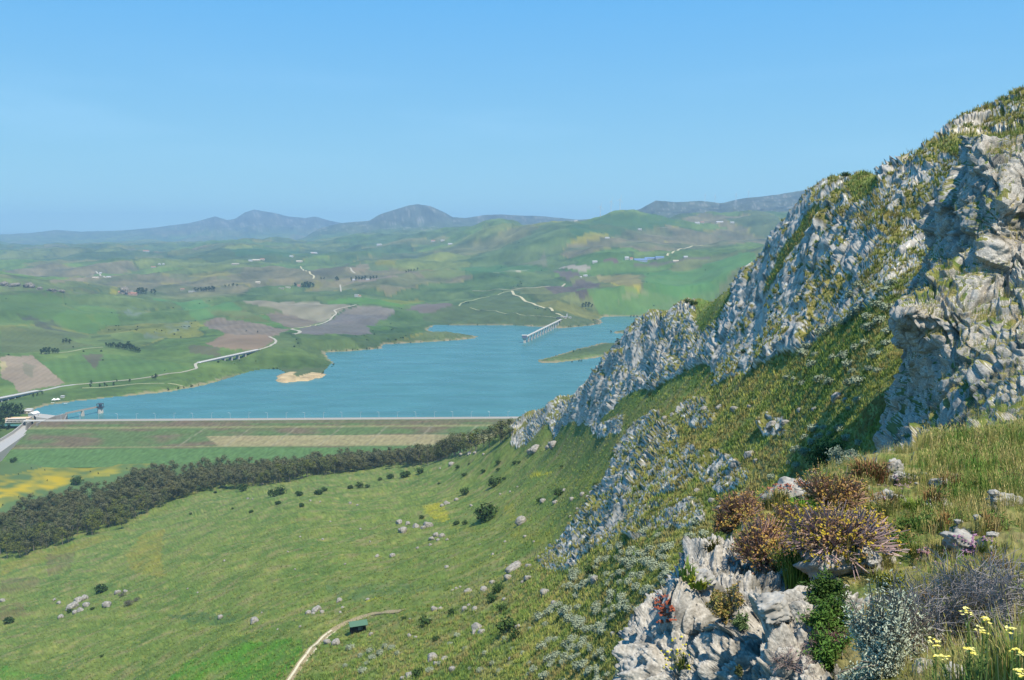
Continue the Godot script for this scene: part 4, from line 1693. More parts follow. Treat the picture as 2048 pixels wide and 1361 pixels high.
func build_bushes() -> void:
	var green := foliage_mat("lentisk_leaves", 0.2)
	var dark := Color(0.020, 0.042, 0.014)
	var light := Color(0.052, 0.092, 0.028)
	var kinds: Array[Node3D] = []
	for k in 3:
		kinds.append(bush_root("bush", "round dark green bush on the grassy hillside", "bush", "dark bushes scattered over the meadow", bush_mesh(2.0, 1.7 - k * 0.25, 6 + k, 46, 0.17, dark, light), 1.5, green))
	var named := {
		"971,1041": "widest dark bush of the meadow, beside yellow flowers", "988,974": "tall round bush on the meadow above the yellow-flowered path",
		"203,1184": "small dark tree beside the pale boulder heap in the low meadow", "1692,354": "lone round bush on the skyline of the cliff",
		"1016,1266": "broad dark bush beside a small white boulder on the scrub slope", "1031,1276": "dark bush just below the broad one on the scrub slope",
		"851,1252": "dark bush on the slope not far from the green-roofed hut", "837,1354": "dark bush at the lowest edge of the scrub slope",
		"152,970": "grey-green bush at the edge of the orange flower field",
	}
	var i := 0
	for q in read_big("915,938,10 928,953,10 967,945,10 996,929,12 1029,929,10 1038,927,8 938,930,5 996,942,8 1008,960,9 988,974,26 1124,936,8 1194,975,16 930,990,18 843,1038,10 913,1050,13 930,1050,12 971,1041,44 878,969,6 719,977,16 735,976,10 635,989,14 602,1012,8 1118,992,20 1080,1004,14 996,1185,24 985,1204,24 905,1229,18 1006,1224,22 851,1252,26 872,1282,16 1016,1266,40 1031,1276,24 837,1354,26 808,1240,10 1183,1148,26 203,1184,24 139,1226,12 184,1220,8 18,1247,20 203,1315,7 603,1015,8 502,1026,9 381,1030,6 465,1019,5 555,1009,11 561,990,22 547,994,20 598,992,15 639,990,14 649,983,12 557,1009,10 603,1014,9 485,982,18 430,987,7 152,970,22 26,925,13 700,978,12 760,962,9 780,958,14 810,955,20 840,948,16 1692,354,15 1510,738,16 1375,606,11 1388,612,16 1240,690,10 1488,708,14 1090,816,12 1262,700,9 1455,705,12 1300,792,10 1560,800,12 1270,650,8"):
		var at := rooted(q.x, q.y, 0.15)
		var size := q.z / F * -at.z / 1.75
		var key := "%d,%d" % [int(q.x), int(q.y)]
		var lab: String = named.get(key, "")
		var t := stamp(kinds[i % 3], "bush", at, rng.randf() * TAU, size, lab if lab != "" else "round dark green bush " + zone(q.x, q.y), "dark bushes scattered over the meadow")
		if lab != "":
			t.remove_meta("group")
		i += 1
	# leafless grey scrub by the boulders of the low meadow
	var twigs := foliage_mat("grey_twigs", 0.1)
	var g := bush_root("grey_scrub", "grey leafless scrub beside the boulder heap in the low meadow", "shrub", "", bush_mesh(2.4, 1.5, 7, 40, 0.2, Color(0.07, 0.075, 0.055), Color(0.15, 0.15, 0.12), 0.25), 1.5, twigs)
	stamp(g, "grey_scrub", rooted(256, 1212), 0.3, 2.6)
	stamp(g, "grey_scrub", rooted(243, 1194), 1.3, 2.0, "grey leafless scrub behind the taller clump, below the wood")
	stamp(g, "grey_scrub", rooted(272, 1204), 2.3, 1.8, "low grey scrub trailing off beside the boulder heap")
	# silver wormwood
	var silver := foliage_mat("wormwood_leaves", 0.3)
	var worm: Array[Node3D] = []
	for k in 4:
		worm.append(bush_root("wormwood_shrub", "silvery wormwood shrub on the scrub slope", "shrub", "silver wormwood shrubs on the slope", bush_mesh(1.3, 0.85, 8, 60, 0.11, Color(0.17, 0.205, 0.135), Color(0.35, 0.39, 0.27), 0.6), 0.7, silver))
	var spots: Array[Vector2] = []
	for p in read_points("1385,1062 1395,1050 1410,1075 1380,1080 1372,1092 1405,1040 1320,1110 1335,1120 1300,1105 1282,1112 1270,1120 1290,1128 1260,1140 1245,1150 1600,690 1615,700 1640,672 1655,668 1672,655 1690,650 1710,636 1722,625 1735,640 1738,662 1745,600 1755,615 1765,602 1775,622 1760,648 1730,690 1748,705 1752,718 1712,700 1700,735 1706,748 1758,745 1740,742 1775,690 1780,668 1720,770 1700,772 1668,720 1690,718 1640,765 1660,770 1590,762 1605,770 1575,760 1625,735 1632,712 1610,715 1720,580 1705,600 1735,580 1752,572 1770,590 1785,575 1700,820 1716,806 1650,860 1662,872 1640,878 1625,890 1600,900 1612,912 1595,935 1580,930 1700,915 1710,930 1695,880 1680,862 1720,890 1610,880 1630,862 1690,940 1660,955 1590,905 1572,1000 1480,1000 1545,960 1500,1080 900,1290 915,1275 930,1300 880,1330 860,1345 940,1340 960,1345 985,1330 1000,1345 970,1310 1025,1300 1045,1310 1060,1330 1010,1280 700,1300 720,1315 735,1330 760,1310 745,1320 690,1335 725,1345 770,1295 783,1300 795,1310 740,1305 1130,1175 1100,1230 1080,1240 1150,1150 1060,1260"):
		spots.append(p)
	var dense := read_points("1090,1380 1040,1345 1080,1280 1110,1200 1180,1125 1290,1060 1345,1085 1345,1160 1310,1230 1300,1380")
	var clump := noise(130, 1.0 / 55.0, 2)
	var tries := 0
	while spots.size() < 298 and tries < 6000:
		tries += 1
		var p := Vector2(rng.randf_range(1030, 1350), rng.randf_range(1060, 1375))
		if inside(dense, p.x, p.y) and clump.get_noise_2d(p.x, p.y) > -0.12:
			spots.append(p)
	i = 0
	for p in spots:
		var at := rooted(p.x, p.y, 0.08)
		if -at.z > 420.0 or i >= 298:
			continue
		var want := 20.0 if p.y > 1000.0 else 22.0
		if p.x < 1080.0:
			want = 14.0
		var size := clampf(want * rng.randf_range(0.65, 1.3) / F * -at.z / 1.15, 0.5, 2.4)
		stamp(worm[i % 4], "wormwood_shrub", at, rng.randf() * TAU, size, "silvery wormwood shrub " + zone(p.x, p.y), "silver wormwood shrubs on the slope")
		i += 1
	var big := bush_root("bush", "large dark green bush among silver wormwood below the near cliff", "bush", "", bush_mesh(2.5, 2.3, 11, 110, 0.10, dark, Color(0.045, 0.085, 0.022)), 2.0, green)
	var at := rooted(1655, 942, 0.2)
	stamp(big, "bush", at, 0.4, 80.0 / F * -at.z / 2.4)

func read_big(text: String) -> Array[Vector3]:
	var out: Array[Vector3] = []
	for w in text.split(" ", false):
		var q := w.split(",")
		out.append(Vector3(float(q[0]), float(q[1]), float(q[2])))
	return out

func rock_mesh(seed_: int, size: Vector3, detail: int, rough := 0.16, cuts := 9) -> ArrayMesh:
	# a boulder: a ball cut by random planes, then weathered
	var s := SphereMesh.new()
	s.radius = 1.0
	s.height = 2.0
	s.radial_segments = detail * 2
	s.rings = detail
	var arr := s.get_mesh_arrays()
	var v: PackedVector3Array = arr[Mesh.ARRAY_VERTEX]
	var r := RandomNumberGenerator.new()
	r.seed = seed_
	var planes: Array[Vector4] = []
	for i in cuts:
		var n := Vector3(r.randfn(), r.randfn() * 0.8, r.randfn()).normalized()
		planes.append(Vector4(n.x, n.y, n.z, r.randf_range(0.55, 0.9)))
	var n1 := noise(seed_, 1.3, 4)
	var n2 := cells(seed_ + 1, 1.6)
	for i in v.size():
		var p := v[i]
		for q in planes:
			var nn := Vector3(q.x, q.y, q.z)
			var over := p.dot(nn) - q.w
			if over > 0.0:
				p -= nn * over * 0.94
		var c := minf(n2.get_noise_3dv(v[i]) + 1.0, 0.25) / 0.25
		p *= 1.0 + n1.get_noise_3dv(v[i] * 1.5) * rough + (c - 1.0) * rough * 0.5 + n1.get_noise_3dv(v[i] * 6.0) * rough * 0.35
		v[i] = p * size * 0.5
	arr[Mesh.ARRAY_VERTEX] = v
	var m := ArrayMesh.new()
	m.add_surface_from_arrays(Mesh.PRIMITIVE_TRIANGLES, arr)
	var t := SurfaceTool.new()
	t.create_from(m, 0)
	t.generate_normals()
	return t.commit()

func stone_mat(called: String, c: Color, scale := 0.5) -> StandardMaterial3D:
	var m := paint(called, c, 0.93)
	m.albedo_texture = speckle(83, 512, 0.02, 0.45, 6)
	m.normal_enabled = true
	m.normal_texture = bumps(84, 512, 0.02, 10.0, 6)
	m.normal_scale = 0.9
	m.uv1_triplanar = true
	m.uv1_scale = Vector3.ONE * scale
	return m

func build_boulders() -> void:
	var mat := stone_mat("boulder_stone", Color(0.50, 0.47, 0.42), 0.45)
	var kinds: Array[MeshInstance3D] = []
	for k in 6:
		var m := put("boulder", rock_mesh(300 + k, Vector3(1.15, 0.9, 1.0), 14), mat)
		tag(m, "pale limestone boulder lying in the grass of the hillside", "boulder", "pale boulders strewn over the hillside")
		m.position.y = -500
		kinds.append(m)
	var named := {
		"1029,1140": "long flat pale slab lying at the foot of the rocky spur", "1090,1192": "pointed pyramid boulder with a dark shaded foot on the scrub slope",
		"1191,1165": "smooth oval grey boulder alone on the scrub slope", "654,1288": "rounded boulder by the dirt track, left of its split neighbour", "672,1290": "split pinkish boulder beside the dirt track",
		"508,1246": "pinkish boulder at the end of the reed bed in the meadow", "441,1237": "upright white boulder between the reed beds", "678,1204": "pointed boulder uphill of the dirt track",
		"1675,800": "pale boulder with a black shaded side among wormwood below the near cliff", "1043,1047": "ribbed grey outcrop stone on the meadow near the yellow-flowered path",
		"936,1185": "tall pointed stone at the edge of the meadow", "213,1214": "low white slab below the boulder heap in the low meadow", "121,1237": "white block apart from the boulder heap in the low meadow",
	}
	var i := 0
	for q in read_big("145,1217,26 156,1205,20 168,1200,18 172,1214,16 160,1223,14 150,1227,12 134,1222,9 117,1208,10 121,1237,14 213,1214,20 109,1201,8 234,1188,14 250,1185,10 4,1204,12 441,1237,13 508,1246,20 523,1227,5 617,1228,13 633,1223,22 644,1227,12 626,1230,10 678,1204,14 734,1201,8 685,1218,9 680,1227,8 654,1288,17 672,1290,22 742,1271,10 754,1114,10 785,1114,13 448,1123,6 375,1179,5 395,1187,5 884,1013,9 893,1009,13 913,1001,9 942,1013,8 798,1048,16 806,1065,20 815,1050,12 831,1056,16 846,1058,12 856,1054,22 864,1081,14 872,1073,14 884,1075,14 895,1081,8 876,1082,8 835,1098,9 860,1092,8 893,1137,11 1043,1047,26 1111,1007,13 1086,1005,14 1128,982,9 1111,988,8 1144,1001,12 1165,991,12 1185,989,15 1176,996,10 1070,902,25 1060,906,16 1107,894,22 1096,897,12 1088,848,10 903,931,13 938,910,12 921,911,9 950,908,9 967,910,6 880,938,5 1029,1140,40 1057,1135,16 1016,1160,20 985,1168,13 967,1182,17 936,1185,16 1055,1160,17 1045,1166,10 1090,1192,26 1191,1165,24 1107,1210,15 954,1260,26 963,1268,18 948,1268,14 1037,1257,15 1226,1272,15 864,1321,26 889,1320,15 905,1342,17 872,1330,14 818,1355,20 805,1361,14 1020,1320,10 818,1273,10 831,1277,9 868,1221,16 880,1221,13 930,1221,15 950,1221,14 938,1212,9 1008,1201,10 913,1180,10 905,1183,8 920,1176,7 736,1201,8 1548,858,32 1572,852,24 1532,852,24 1560,866,16 1675,800,28 1692,803,14 1440,818,17 1470,823,20 1500,816,13 1410,824,22 1380,818,16 1600,825,16 1630,821,14 1500,915,26 1470,935,22 1512,925,14 1440,955,16 1420,965,14 1395,985,16 1380,1005,18 1425,1005,20 1440,1020,18 1590,975,20 1330,840,14 1345,832,12 1262,905,10 765,930,7 540,930,0 620,1003,6 640,1005,5 523,970,8 535,965,6 495,999,6 505,1000,5 700,1008,7 715,1012,6 660,1045,5 645,1080,6 600,1075,5 575,1105,5 690,1130,6 720,1060,6 740,1085,5 590,1140,5 1000,990,6 1020,985,6 1035,975,5 1050,1075,8 1068,1085,6 985,1110,7 1010,1085,6 960,1090,5 1140,1035,8 1155,1020,8 600,1255,6 555,1260,5 820,1240,6 860,1240,6"):
		if q.z <= 0.0:
			continue
		var at := rooted(q.x, q.y, 0.0)
		var size := q.z / F * -at.z
		at.y += size * 0.12
		var key := "%d,%d" % [int(q.x), int(q.y)]
		var lab: String = named.get(key, ("small" if q.z < 12.0 else "large" if q.z > 18.0 else "middling") + " pale boulder " + zone(q.x, q.y))
		var t := stamp(kinds[i % 6], "boulder", at, rng.randf() * TAU, size, lab, "pale boulders strewn over the hillside")
		if named.has(key):
			t.remove_meta("group")
		if key == "1029,1140":
			t.rotation = Vector3(0.1, 0.5, 0.35)
			t.scale = Vector3(1.0, 0.5, 0.6) * size
		i += 1

func house(u: float, v: float, wide: float, tall: float, deep: float, walls: Color, roofc: Color, label: String, called := "house", category := "house", flat := false, turn := 0.0) -> Node3D:
	var at := far_hit(u, v, 1060.0)
	var t := thing(called, label, category, at + Vector3(0, -0.4, -deep * 0.5), turn)
	var wm := paint("plaster_%02x%02x%02x" % [int(walls.r * 255), int(walls.g * 255), int(walls.b * 255)], walls, 0.9)
	var rm := paint("roofing_%02x%02x%02x" % [int(roofc.r * 255), int(roofc.g * 255), int(roofc.b * 255)], roofc, 0.85)
	var s := st()
	box(s, Transform3D(Basis(), Vector3(0, -2.0, 0)), Vector3(wide, tall + 2.0, deep))
	put("wall", done(s), wm, t)
	s = st()
	if flat:
		box(s, Transform3D(Basis(), Vector3(0, tall, 0)), Vector3(wide + 0.5, 0.4, deep + 0.5))
	else:
		var w := wide * 0.5 + 0.4
		var d := deep * 0.5 + 0.4
		var r := deep * 0.28
		var a := Vector3(-w, tall, d)
		var b := Vector3(w, tall, d)
		var c := Vector3(w, tall, -d)
		var e := Vector3(-w, tall, -d)
		var p := Vector3(-w, tall + r, 0)
		var q := Vector3(w, tall + r, 0)
		quad(s, a, p, q, b)
		quad(s, c, q, p, e)
		quad(s, a, e, p, p)
		quad(s, b, q, c, c)
		quad(s, a, b, c, e)
	put("roof", done(s), rm, t)
	var pane := paint("dark_window", Color(0.03, 0.035, 0.04), 0.3)
	var n := clampi(int(wide / 4.0), 1, 6)
	for i in n:
		s = st()
		box(s, Transform3D(Basis(), Vector3((i + 0.5 - n * 0.5) * wide / n, tall * 0.35, deep * 0.5)), Vector3(minf(1.2, wide * 0.12), minf(1.5, tall * 0.35), 0.12))
		put("window", done(s), pane, t)
	return t

func build_houses() -> void:
	var white := Color(0.47, 0.46, 0.43)
	var cream := Color(0.55, 0.48, 0.38)
	var pinkish := Color(0.40, 0.27, 0.22)
	var stone := Color(0.38, 0.34, 0.29)
	var red := Color(0.36, 0.17, 0.11)
	var greyr := Color(0.42, 0.42, 0.42)
	var blue := Color(0.13, 0.20, 0.34)
	house(254, 590.5, 62, 6, 12, pinkish, red, "long reddish farm range below the rocky knoll", "farmhouse")
	house(240, 588, 16, 7, 10, stone, red, "stone barn at the end of the reddish farm range", "barn", "barn")
	house(383, 585, 25, 5, 9, white, white, "low white shed in front of a dark row of trees on the ridge", "shed", "shed", true)
	house(364, 581, 14, 5, 8, stone, red, "ruined stone cottage near the low white shed", "cottage")
	house(318, 530, 12, 5, 9, white, greyr, "first white shed of a pair on a far green field", "shed", "shed")
	house(326, 530, 10, 5, 9, white, greyr, "second white shed of a pair on a far green field", "shed", "shed")
	house(500, 523.5, 20, 7, 12, white, greyr, "white end building of a pale farm complex on the far slope", "farmhouse")
	house(512, 522, 40, 6, 12, cream, cream, "long cream barn of the pale farm complex on the far slope", "barn", "barn")
	house(524, 520.5, 24, 6, 12, cream, red, "red-roofed house of the pale farm complex on the far slope")
	house(470, 530, 34, 5, 10, stone, stone, "long low stone building on the bare hill", "farmhouse")
	house(627, 507.5, 40, 6, 12, white, greyr, "long white farm building high on the left hills", "farmhouse")
	house(582, 514.5, 22, 6, 10, white, greyr, "grey-roofed farm building under the high white farm", "farmhouse")
	house(598, 525, 34, 7, 12, cream, cream, "sandy quarry building on the far hill", "barn", "barn")
	house(291, 504, 40, 8, 14, white, red, "pale hamlet house far off under the blue mountains")
	house(306, 536, 24, 5, 10, white, red, "pale house on the hazy plain at the left")
	house(216, 556, 18, 5, 9, cream, greyr, "cream house at the end of the short white track")
	house(200, 548, 12, 5, 9, white, greyr, "white hut at the bend of the short white track", "hut", "hut")
	house(190, 557, 26, 4, 9, cream, cream, "low cream shed near the short white track", "shed", "shed")
	house(562, 578, 20, 4, 6, stone, stone, "roofless pale ruin on the green plateau", "ruin", "ruin", true)
	house(575, 576, 18, 4, 7, cream, cream, "broken cream wall of the ruin on the green plateau", "ruin", "ruin", true)
	house(597, 574, 12, 6, 9, pinkish, red, "red-roofed house hidden beside a dark tree clump")
	house(515, 567, 18, 5, 8, cream, cream, "cream barn on the ridge above the pale field", "barn", "barn")
	house(713, 594.5, 14, 9, 8, white, white, "white two-towered farmhouse alone above the bright green field", "farmhouse", "house", true)
	house(719, 594.5, 8, 5, 7, cream, red, "small annex beside the white two-towered farmhouse", "annex", "outbuilding")
	house(708, 562, 14, 5, 9, white, greyr, "white house among the dark trees of a long row")
	house(735, 561, 12, 4, 8, white, greyr, "white shed beyond the long tree row", "shed", "shed")
	house(758, 491.5, 34, 9, 14, white, greyr, "white farm on the highest green fold below the mountains", "farmhouse")
	house(866, 484, 30, 8, 12, white, red, "pale farm far away below the big blue mountain", "farmhouse")
	house(885, 483, 26, 8, 12, white, greyr, "white barn far away below the big blue mountain", "barn", "barn")
	house(900, 490, 26, 7, 12, white, greyr, "small pale house on the far fields right of the barn")
	house(625, 508, 12, 5, 8, cream, red, "cream cottage next to the high white farm", "cottage")
	house(1190, 526.5, 20, 7, 12, white, greyr, "white building at the end of the dark hedgerow")
	house(1254, 520, 16, 10, 12, white, greyr, "tall white block of the works beyond the dark field", "factory_hall", "factory")
	house(1263, 520.5, 12, 7, 12, cream, red, "cream house of the works beyond the dark field")
	house(1282, 523.5, 52, 7, 20, Color(0.30, 0.36, 0.46), blue, "long blue-roofed hall of the works", "factory_hall", "factory")
	house(1300, 520.5, 40, 7, 18, Color(0.35, 0.38, 0.44), blue, "second blue-roofed hall behind the long one", "factory_hall", "factory")
	house(1320, 518, 34, 6, 16, Color(0.35, 0.38, 0.44), blue, "low blue-roofed shed at the far end of the works", "shed", "shed")
	house(1171, 553.5, 16, 5, 9, white, greyr, "white farmhouse between two dark fields", "farmhouse")
	house(1162, 556, 8, 4, 7, white, white, "white hut just downhill of the farmhouse between dark fields", "hut", "hut")
	house(1372, 516, 16, 5, 10, white, greyr, "white house on the brown ridge towards the cliff")
	house(1352, 524, 22, 5, 9, cream, cream, "cream wall-like barn on the green ridge towards the cliff", "barn", "barn")
	house(1395, 448, 26, 8, 12, white, greyr, "white farm high on the hills beside the cliff edge", "farmhouse")
	house(1405, 447, 22, 7, 12, stone, red, "stone farm building next to the high white farm by the cliff", "farmhouse")
	house(1440, 446.5, 40, 7, 14, cream, greyr, "long cream shed high on the hills by the cliff edge", "shed", "shed")
	house(1465, 447, 22, 7, 12, white, greyr, "white barn nearest the cliff edge on the high hills", "barn", "barn")
	house(1215, 478, 22, 6, 10, white, greyr, "white hut beside the yellow patch on the green hill", "hut", "hut")
	house(1152, 443.5, 20, 6, 10, white, greyr, "white speck of a house near the hilltop", "house")
	house(1280, 460.5, 20, 6, 10, white, greyr, "pale hut below the hilltop woods", "hut", "hut")
	# rocks on the far ridge
	var far_stone := stone_mat("ridge_stone", Color(0.36, 0.33, 0.28), 0.02)
	var heaps := [[245, 589, 44.0, 30.0, "rocky knoll behind the reddish farm range"], [262, 589, 22.0, 14.0, "smaller rock at the shoulder of the knoll"], [52, 576, 40.0, 16.0, "rugged rocks crowning the left end of the ridge"], [22, 574, 46.0, 14.0, "long rock outcrop at the left end of the ridge"], [4, 572, 30.0, 16.0, "rock tower at the very left of the ridge"], [100, 583, 40.0, 9.0, "low pale rock lower down the left ridge"], [118, 584, 26.0, 7.0, "small pale rock beside the low one on the left ridge"], [76, 580, 24.0, 9.0, "grey rock between the ridge crown and the low pale one"]]
	for i in heaps.size():
		var h: Array = heaps[i]
		var at := far_hit(h[0], h[1], 1500.0)
		var m := put("rock", rock_mesh(700 + i, Vector3(h[2], h[3] * 1.6, h[2] * 0.8), 22, 0.34, 12), far_stone)
		tag(m, h[4], "rock")
		m.position = at + Vector3(0, h[3] * 0.15, -h[2] * 0.3)
	# at the long bridge
	house(1118, 638, 12, 4, 8, Color(0.10, 0.11, 0.10), Color(0.10, 0.11, 0.10), "dark shed where the long service bridge lands", "shed", "shed", true)
	house(1127, 636.5, 18, 4, 8, stone, greyr, "grey pump house where the long service bridge lands", "pump_house", "building", true)
	house(1134, 635, 4, 9, 4, white, white, "slim white stack behind the pump house", "chimney", "chimney", true)
	house(1140, 637, 8, 4, 6, white, greyr, "white hut beside the pump house", "hut", "hut", true)
	# at the end of the dam
	house(123.5, 796.5, 5, 3.2, 4, white, white, "white cabin by the lake shore", "cabin", "cabin", true)
	var orange := Color(0.62, 0.42, 0.27)
	var b := house(33, 847, 30, 6.5, 9, Color(0.62, 0.50, 0.38), orange, "long cream building with orange terraces at the dam's end", "control_building", "building", true, 0.12)
	for k in 3:
		var s := st()
		box(s, Transform3D(Basis(), Vector3(0, 1.9 + k * 2.3, 5.2)), Vector3(29.0 - k * 3.0, 0.5, 2.6))
		put("terrace", done(s), paint("pale_render", Color(0.66, 0.60, 0.52)), b)
	var hb := house(64, 836, 11, 5.5, 9, Color(0.55, 0.54, 0.52), Color(0.62, 0.60, 0.56), "grey gabled house at the head of the spillway", "valve_house", "building", false, 1.3)
	house(50, 828, 14, 4, 8, Color(0.5, 0.42, 0.34), Color(0.55, 0.5, 0.45), "pale terrace house above the gabled one", "house", "house", true)
	house(57, 823, 8, 3, 5, cream, white, "pale shed at the corner of the lake", "shed", "shed", true)
	# shelters and a boat by the shore
	for k in 2:
		var at := far_hit(107.5 + k * 7.5, 803.0 - k * 0.4)
		var t := thing("canopy", ["white pyramid canopy on the shore, nearer the dam", "white pyramid canopy on the shore, farther from the dam"][k], "canopy", at)
		var s := st()
		var e := [Vector3(-2.6, 2.2, 2.6), Vector3(2.6, 2.2, 2.6), Vector3(2.6, 2.2, -2.6), Vector3(-2.6, 2.2, -2.6)]
		for j in 4:
			var p: Vector3 = e[j]
			var q: Vector3 = e[(j + 1) % 4]
			quad(s, p, Vector3(0, 4.6, 0), Vector3(0, 4.6, 0), q)
		put("roof", done(s), paint("white_cloth", Color(0.82, 0.82, 0.80)), t)
		for p: Vector3 in e:
			s = st()
			stick(s, Vector3(p.x * 0.95, -0.3, p.z * 0.95), Vector3(p.x * 0.95, 2.25, p.z * 0.95), 0.12, 0.12, 4)
			put("post", done(s), paint("galvanised_steel", Color.WHITE), t)
	for q in [[104.5, 807.0, "small white boat drawn up at the waterline"], [130.5, 808.5, "tiny white boat lying just off the shore"]]:
		var at := level(q[0], q[1], 0.1)
		var t := thing("boat", q[2], "boat", at, 0.4)
		var s := st()
		var rim: Array[Vector3] = [Vector3(-2.4, 0.9, -0.8), Vector3(1.2, 0.9, -0.9), Vector3(2.9, 1.1, 0), Vector3(1.2, 0.9, 0.9), Vector3(-2.4, 0.9, 0.8)]
		var keel: Array[Vector3] = [Vector3(-2.2, -0.1, -0.4), Vector3(1.0, -0.1, -0.45), Vector3(2.2, 0.0, 0), Vector3(1.0, -0.1, 0.45), Vector3(-2.2, -0.1, 0.4)]
		for j in 5:
			quad(s, keel[j], keel[(j + 1) % 5], rim[(j + 1) % 5], rim[j])
		quad(s, keel[0], keel[1], keel[3], keel[4])
		put("hull", done(s), paint("white_paint", Color(0.80, 0.80, 0.78), 0.4), t)
		s = st()
		box(s, Transform3D(Basis(), Vector3(-0.4, 0.55, 0)), Vector3(0.5, 0.08, 1.5))
		put("bench", done(s), paint("shrub_wood", Color.WHITE), t)

func build_far_trees() -> void:
	var bark := paint("shrub_wood", Color.WHITE)
	var leaves := foliage_mat("pine_leaves", 0.12)
	var dark := Color(0.016, 0.036, 0.014)
	var light := Color(0.042, 0.075, 0.026)
	var kinds: Array[Node3D] = []
	for k in 3:
		var m := tall_tree_meshes(9.0, 3.6, dark, light, 0.55, 26)
		var t := tree_root("tree", "dark tree out on the farmland", Vector3(0, -600, 0), "dark trees on the farmland beyond the dam", m[0], m[1], bark, leaves)
		kinds.append(t)
	var i := 0
	var rows := [
		["dark conifer in the diagonal row above the striped green field", "conifers above the striped field", "212,694,10 217,695,9 222,696,10 226,695,12 231,697,11 236,698,12 240,697,14 245,699,12 250,700,13 254,700,16 258,699,18 262,702,14 266,702,13 270,704,12 274,705,12 278,706,11 221,693,8 247,697,10"],
		["dark tree of the clump beside the pale track", "trees beside the pale track", "82,709,12 87,708,14 92,709,16 98,708,15 105,707,11 110,707,12 115,707,11"],
		["small dark tree of the trio on the left slope", "trio of trees", "126,687,10 132,687,12 139,688,11"],
		["round bush-like tree in the line by the lake path", "trees along the lake path", "180,776,9 199,775,8 209,773,9 213,774,6 227,772,9 259,765,8 311,760,14 305,759,9 182,768,8 233,764,6"],
		["dark tree of the row beside the low white shed", "trees by the low white shed", "390,584,10 396,584,9 402,584,10 407,584,9 412,584,11 418,583,11 424,583,12 428,583,10"],
		["dark tree beside the reddish farm", "trees beside the reddish farm", "276,589,14 281,589,15 286,588,14 292,588,12 303,588,10 309,588,11"],
		["dark tree of the clump beside the red-roofed house", "tree clump of the red-roofed house", "590,574,9 605,575,10 610,575,12 615,575,13 620,575,12 626,575,10"],
		["dark tree in the long row on the far field", "long tree row", "703,563,9 712,562,10 718,561,9 724,561,9 730,560,9 741,560,8 747,559,8 753,558,7 673,562,10 676,562,8 642,560,6 648,560,6"],
		["dark hedgerow tree on the hillside beyond the olive fields", "hedgerow trees", "812,546,6 817,545,7 822,544,6 828,543,6 835,541,6 450,575,6 458,574,6 466,573,7 474,573,6"],
		["small dark tree standing by the far shore", "trees along the far shore", "1060,657,0 1166,615,10 1172,614,11 1178,614,11 1184,615,8 1235,691,16 1222,667,7 1112,713,4 1147,705,5 1160,701,4 1144,727,6 1158,725,6 1163,725,6 1262,636,6 1268,636,6 1274,636,6 1290,636,5"],
		["thick dark tree at the end of the dam", "trees at the dam's end", "2,833,22 9,832,26 16,834,28 24,833,30 32,832,26 38,832,22 44,829,16 -8,834,28 12,842,24 2,846,22 22,842,20 6,858,18 16,860,14 -4,864,20 42,817,12 34,824,16 -14,850,26"],
		["small dark bush on the orange flower field", "bushes in the flower field", "89,942,4 146,927,4 94,963,4 196,949,5 180,945,4 253,939,4 36,950,3 37,996,4 5,1012,5 222,920,4 205,918,3 166,926,4 62,938,3 272,918,3"],
		["dark tree at the foot of the long viaduct", "trees under the long viaduct", "66,795,9 74,793,8 84,789,8 12,812,10 5,815,10"],
		["small tree in the ploughed brown field", "trees in the brown field", "515,666,5 492,664,4"],
	]
	for row in rows:
		for q in read_big(row[2]):
			if q.z <= 0.0:
				continue
			var at := hit(q.x, q.y, 520.0)
			at.y -= 0.3
			stamp(kinds[i % 3], "tree", at, rng.randf() * TAU, maxf(0.25, q.z / F * -at.z / 9.5), row[0] + ((", below the control building" if q.y > 838.0 else ", behind the control building") if row[1].begins_with("trees at the dam") else ""), row[1])
			i += 1
	# scrub along the field edges, beyond counting
	var hedge := cells(5, 1.0 / 470.0)
	hedge.cellular_distance_function = FastNoiseLite.DISTANCE_MANHATTAN
	var warp := noise(6, 1.0 / 500.0, 2)
	var scrub := noise(160, 1.0 / 160.0, 3)
	var spots: Array[Vector3] = []
	for tries in 60000:
		var k := rng.randi_range(0, A_C * A_R - 1)
		var d := A_d[k % A_R]
		var a := a_of_col(k / A_R)
		if d < 1320.0 or d > 6500.0 or A_y[k] < 3.0 or A_col[k].r > A_col[k].g * 0.92:
			continue
		var x := a * d
		var wx := x + warp.get_noise_2d(x, d) * 130.0
		var wz := (d + warp.get_noise_2d(d, x) * 130.0) * 0.75
		if hedge.get_noise_2d(wx, wz) + 1.0 < 0.035 and scrub.get_noise_2d(x, d) > -0.05 or scrub.get_noise_2d(x, d) > 0.46 and rng.randf() < 0.25:
			spots.append(Vector3(x, A_y[k] - 0.4, -d))
		if spots.size() > 420:
			break
	var mm := MultiMesh.new()
	mm.transform_format = MultiMesh.TRANSFORM_3D
	mm.mesh = bush_mesh(2.0, 1.6, 5, 12, 0.42, dark, light)
	mm.instance_count = spots.size()
	for j in spots.size():
		mm.set_instance_transform(j, Transform3D(Basis(Vector3.UP, rng.randf() * TAU).scaled(Vector3.ONE * rng.randf_range(0.9, 2.6)), spots[j]))
	var o := MultiMeshInstance3D.new()
	o.multimesh = mm
	o.material_override = leaves
	o.name = "hedgerow_scrub"
	o.set_meta("kind", "stuff")
	o.set_meta("label", "dark scrub dotted along the edges of the far fields")
	add_child(o)
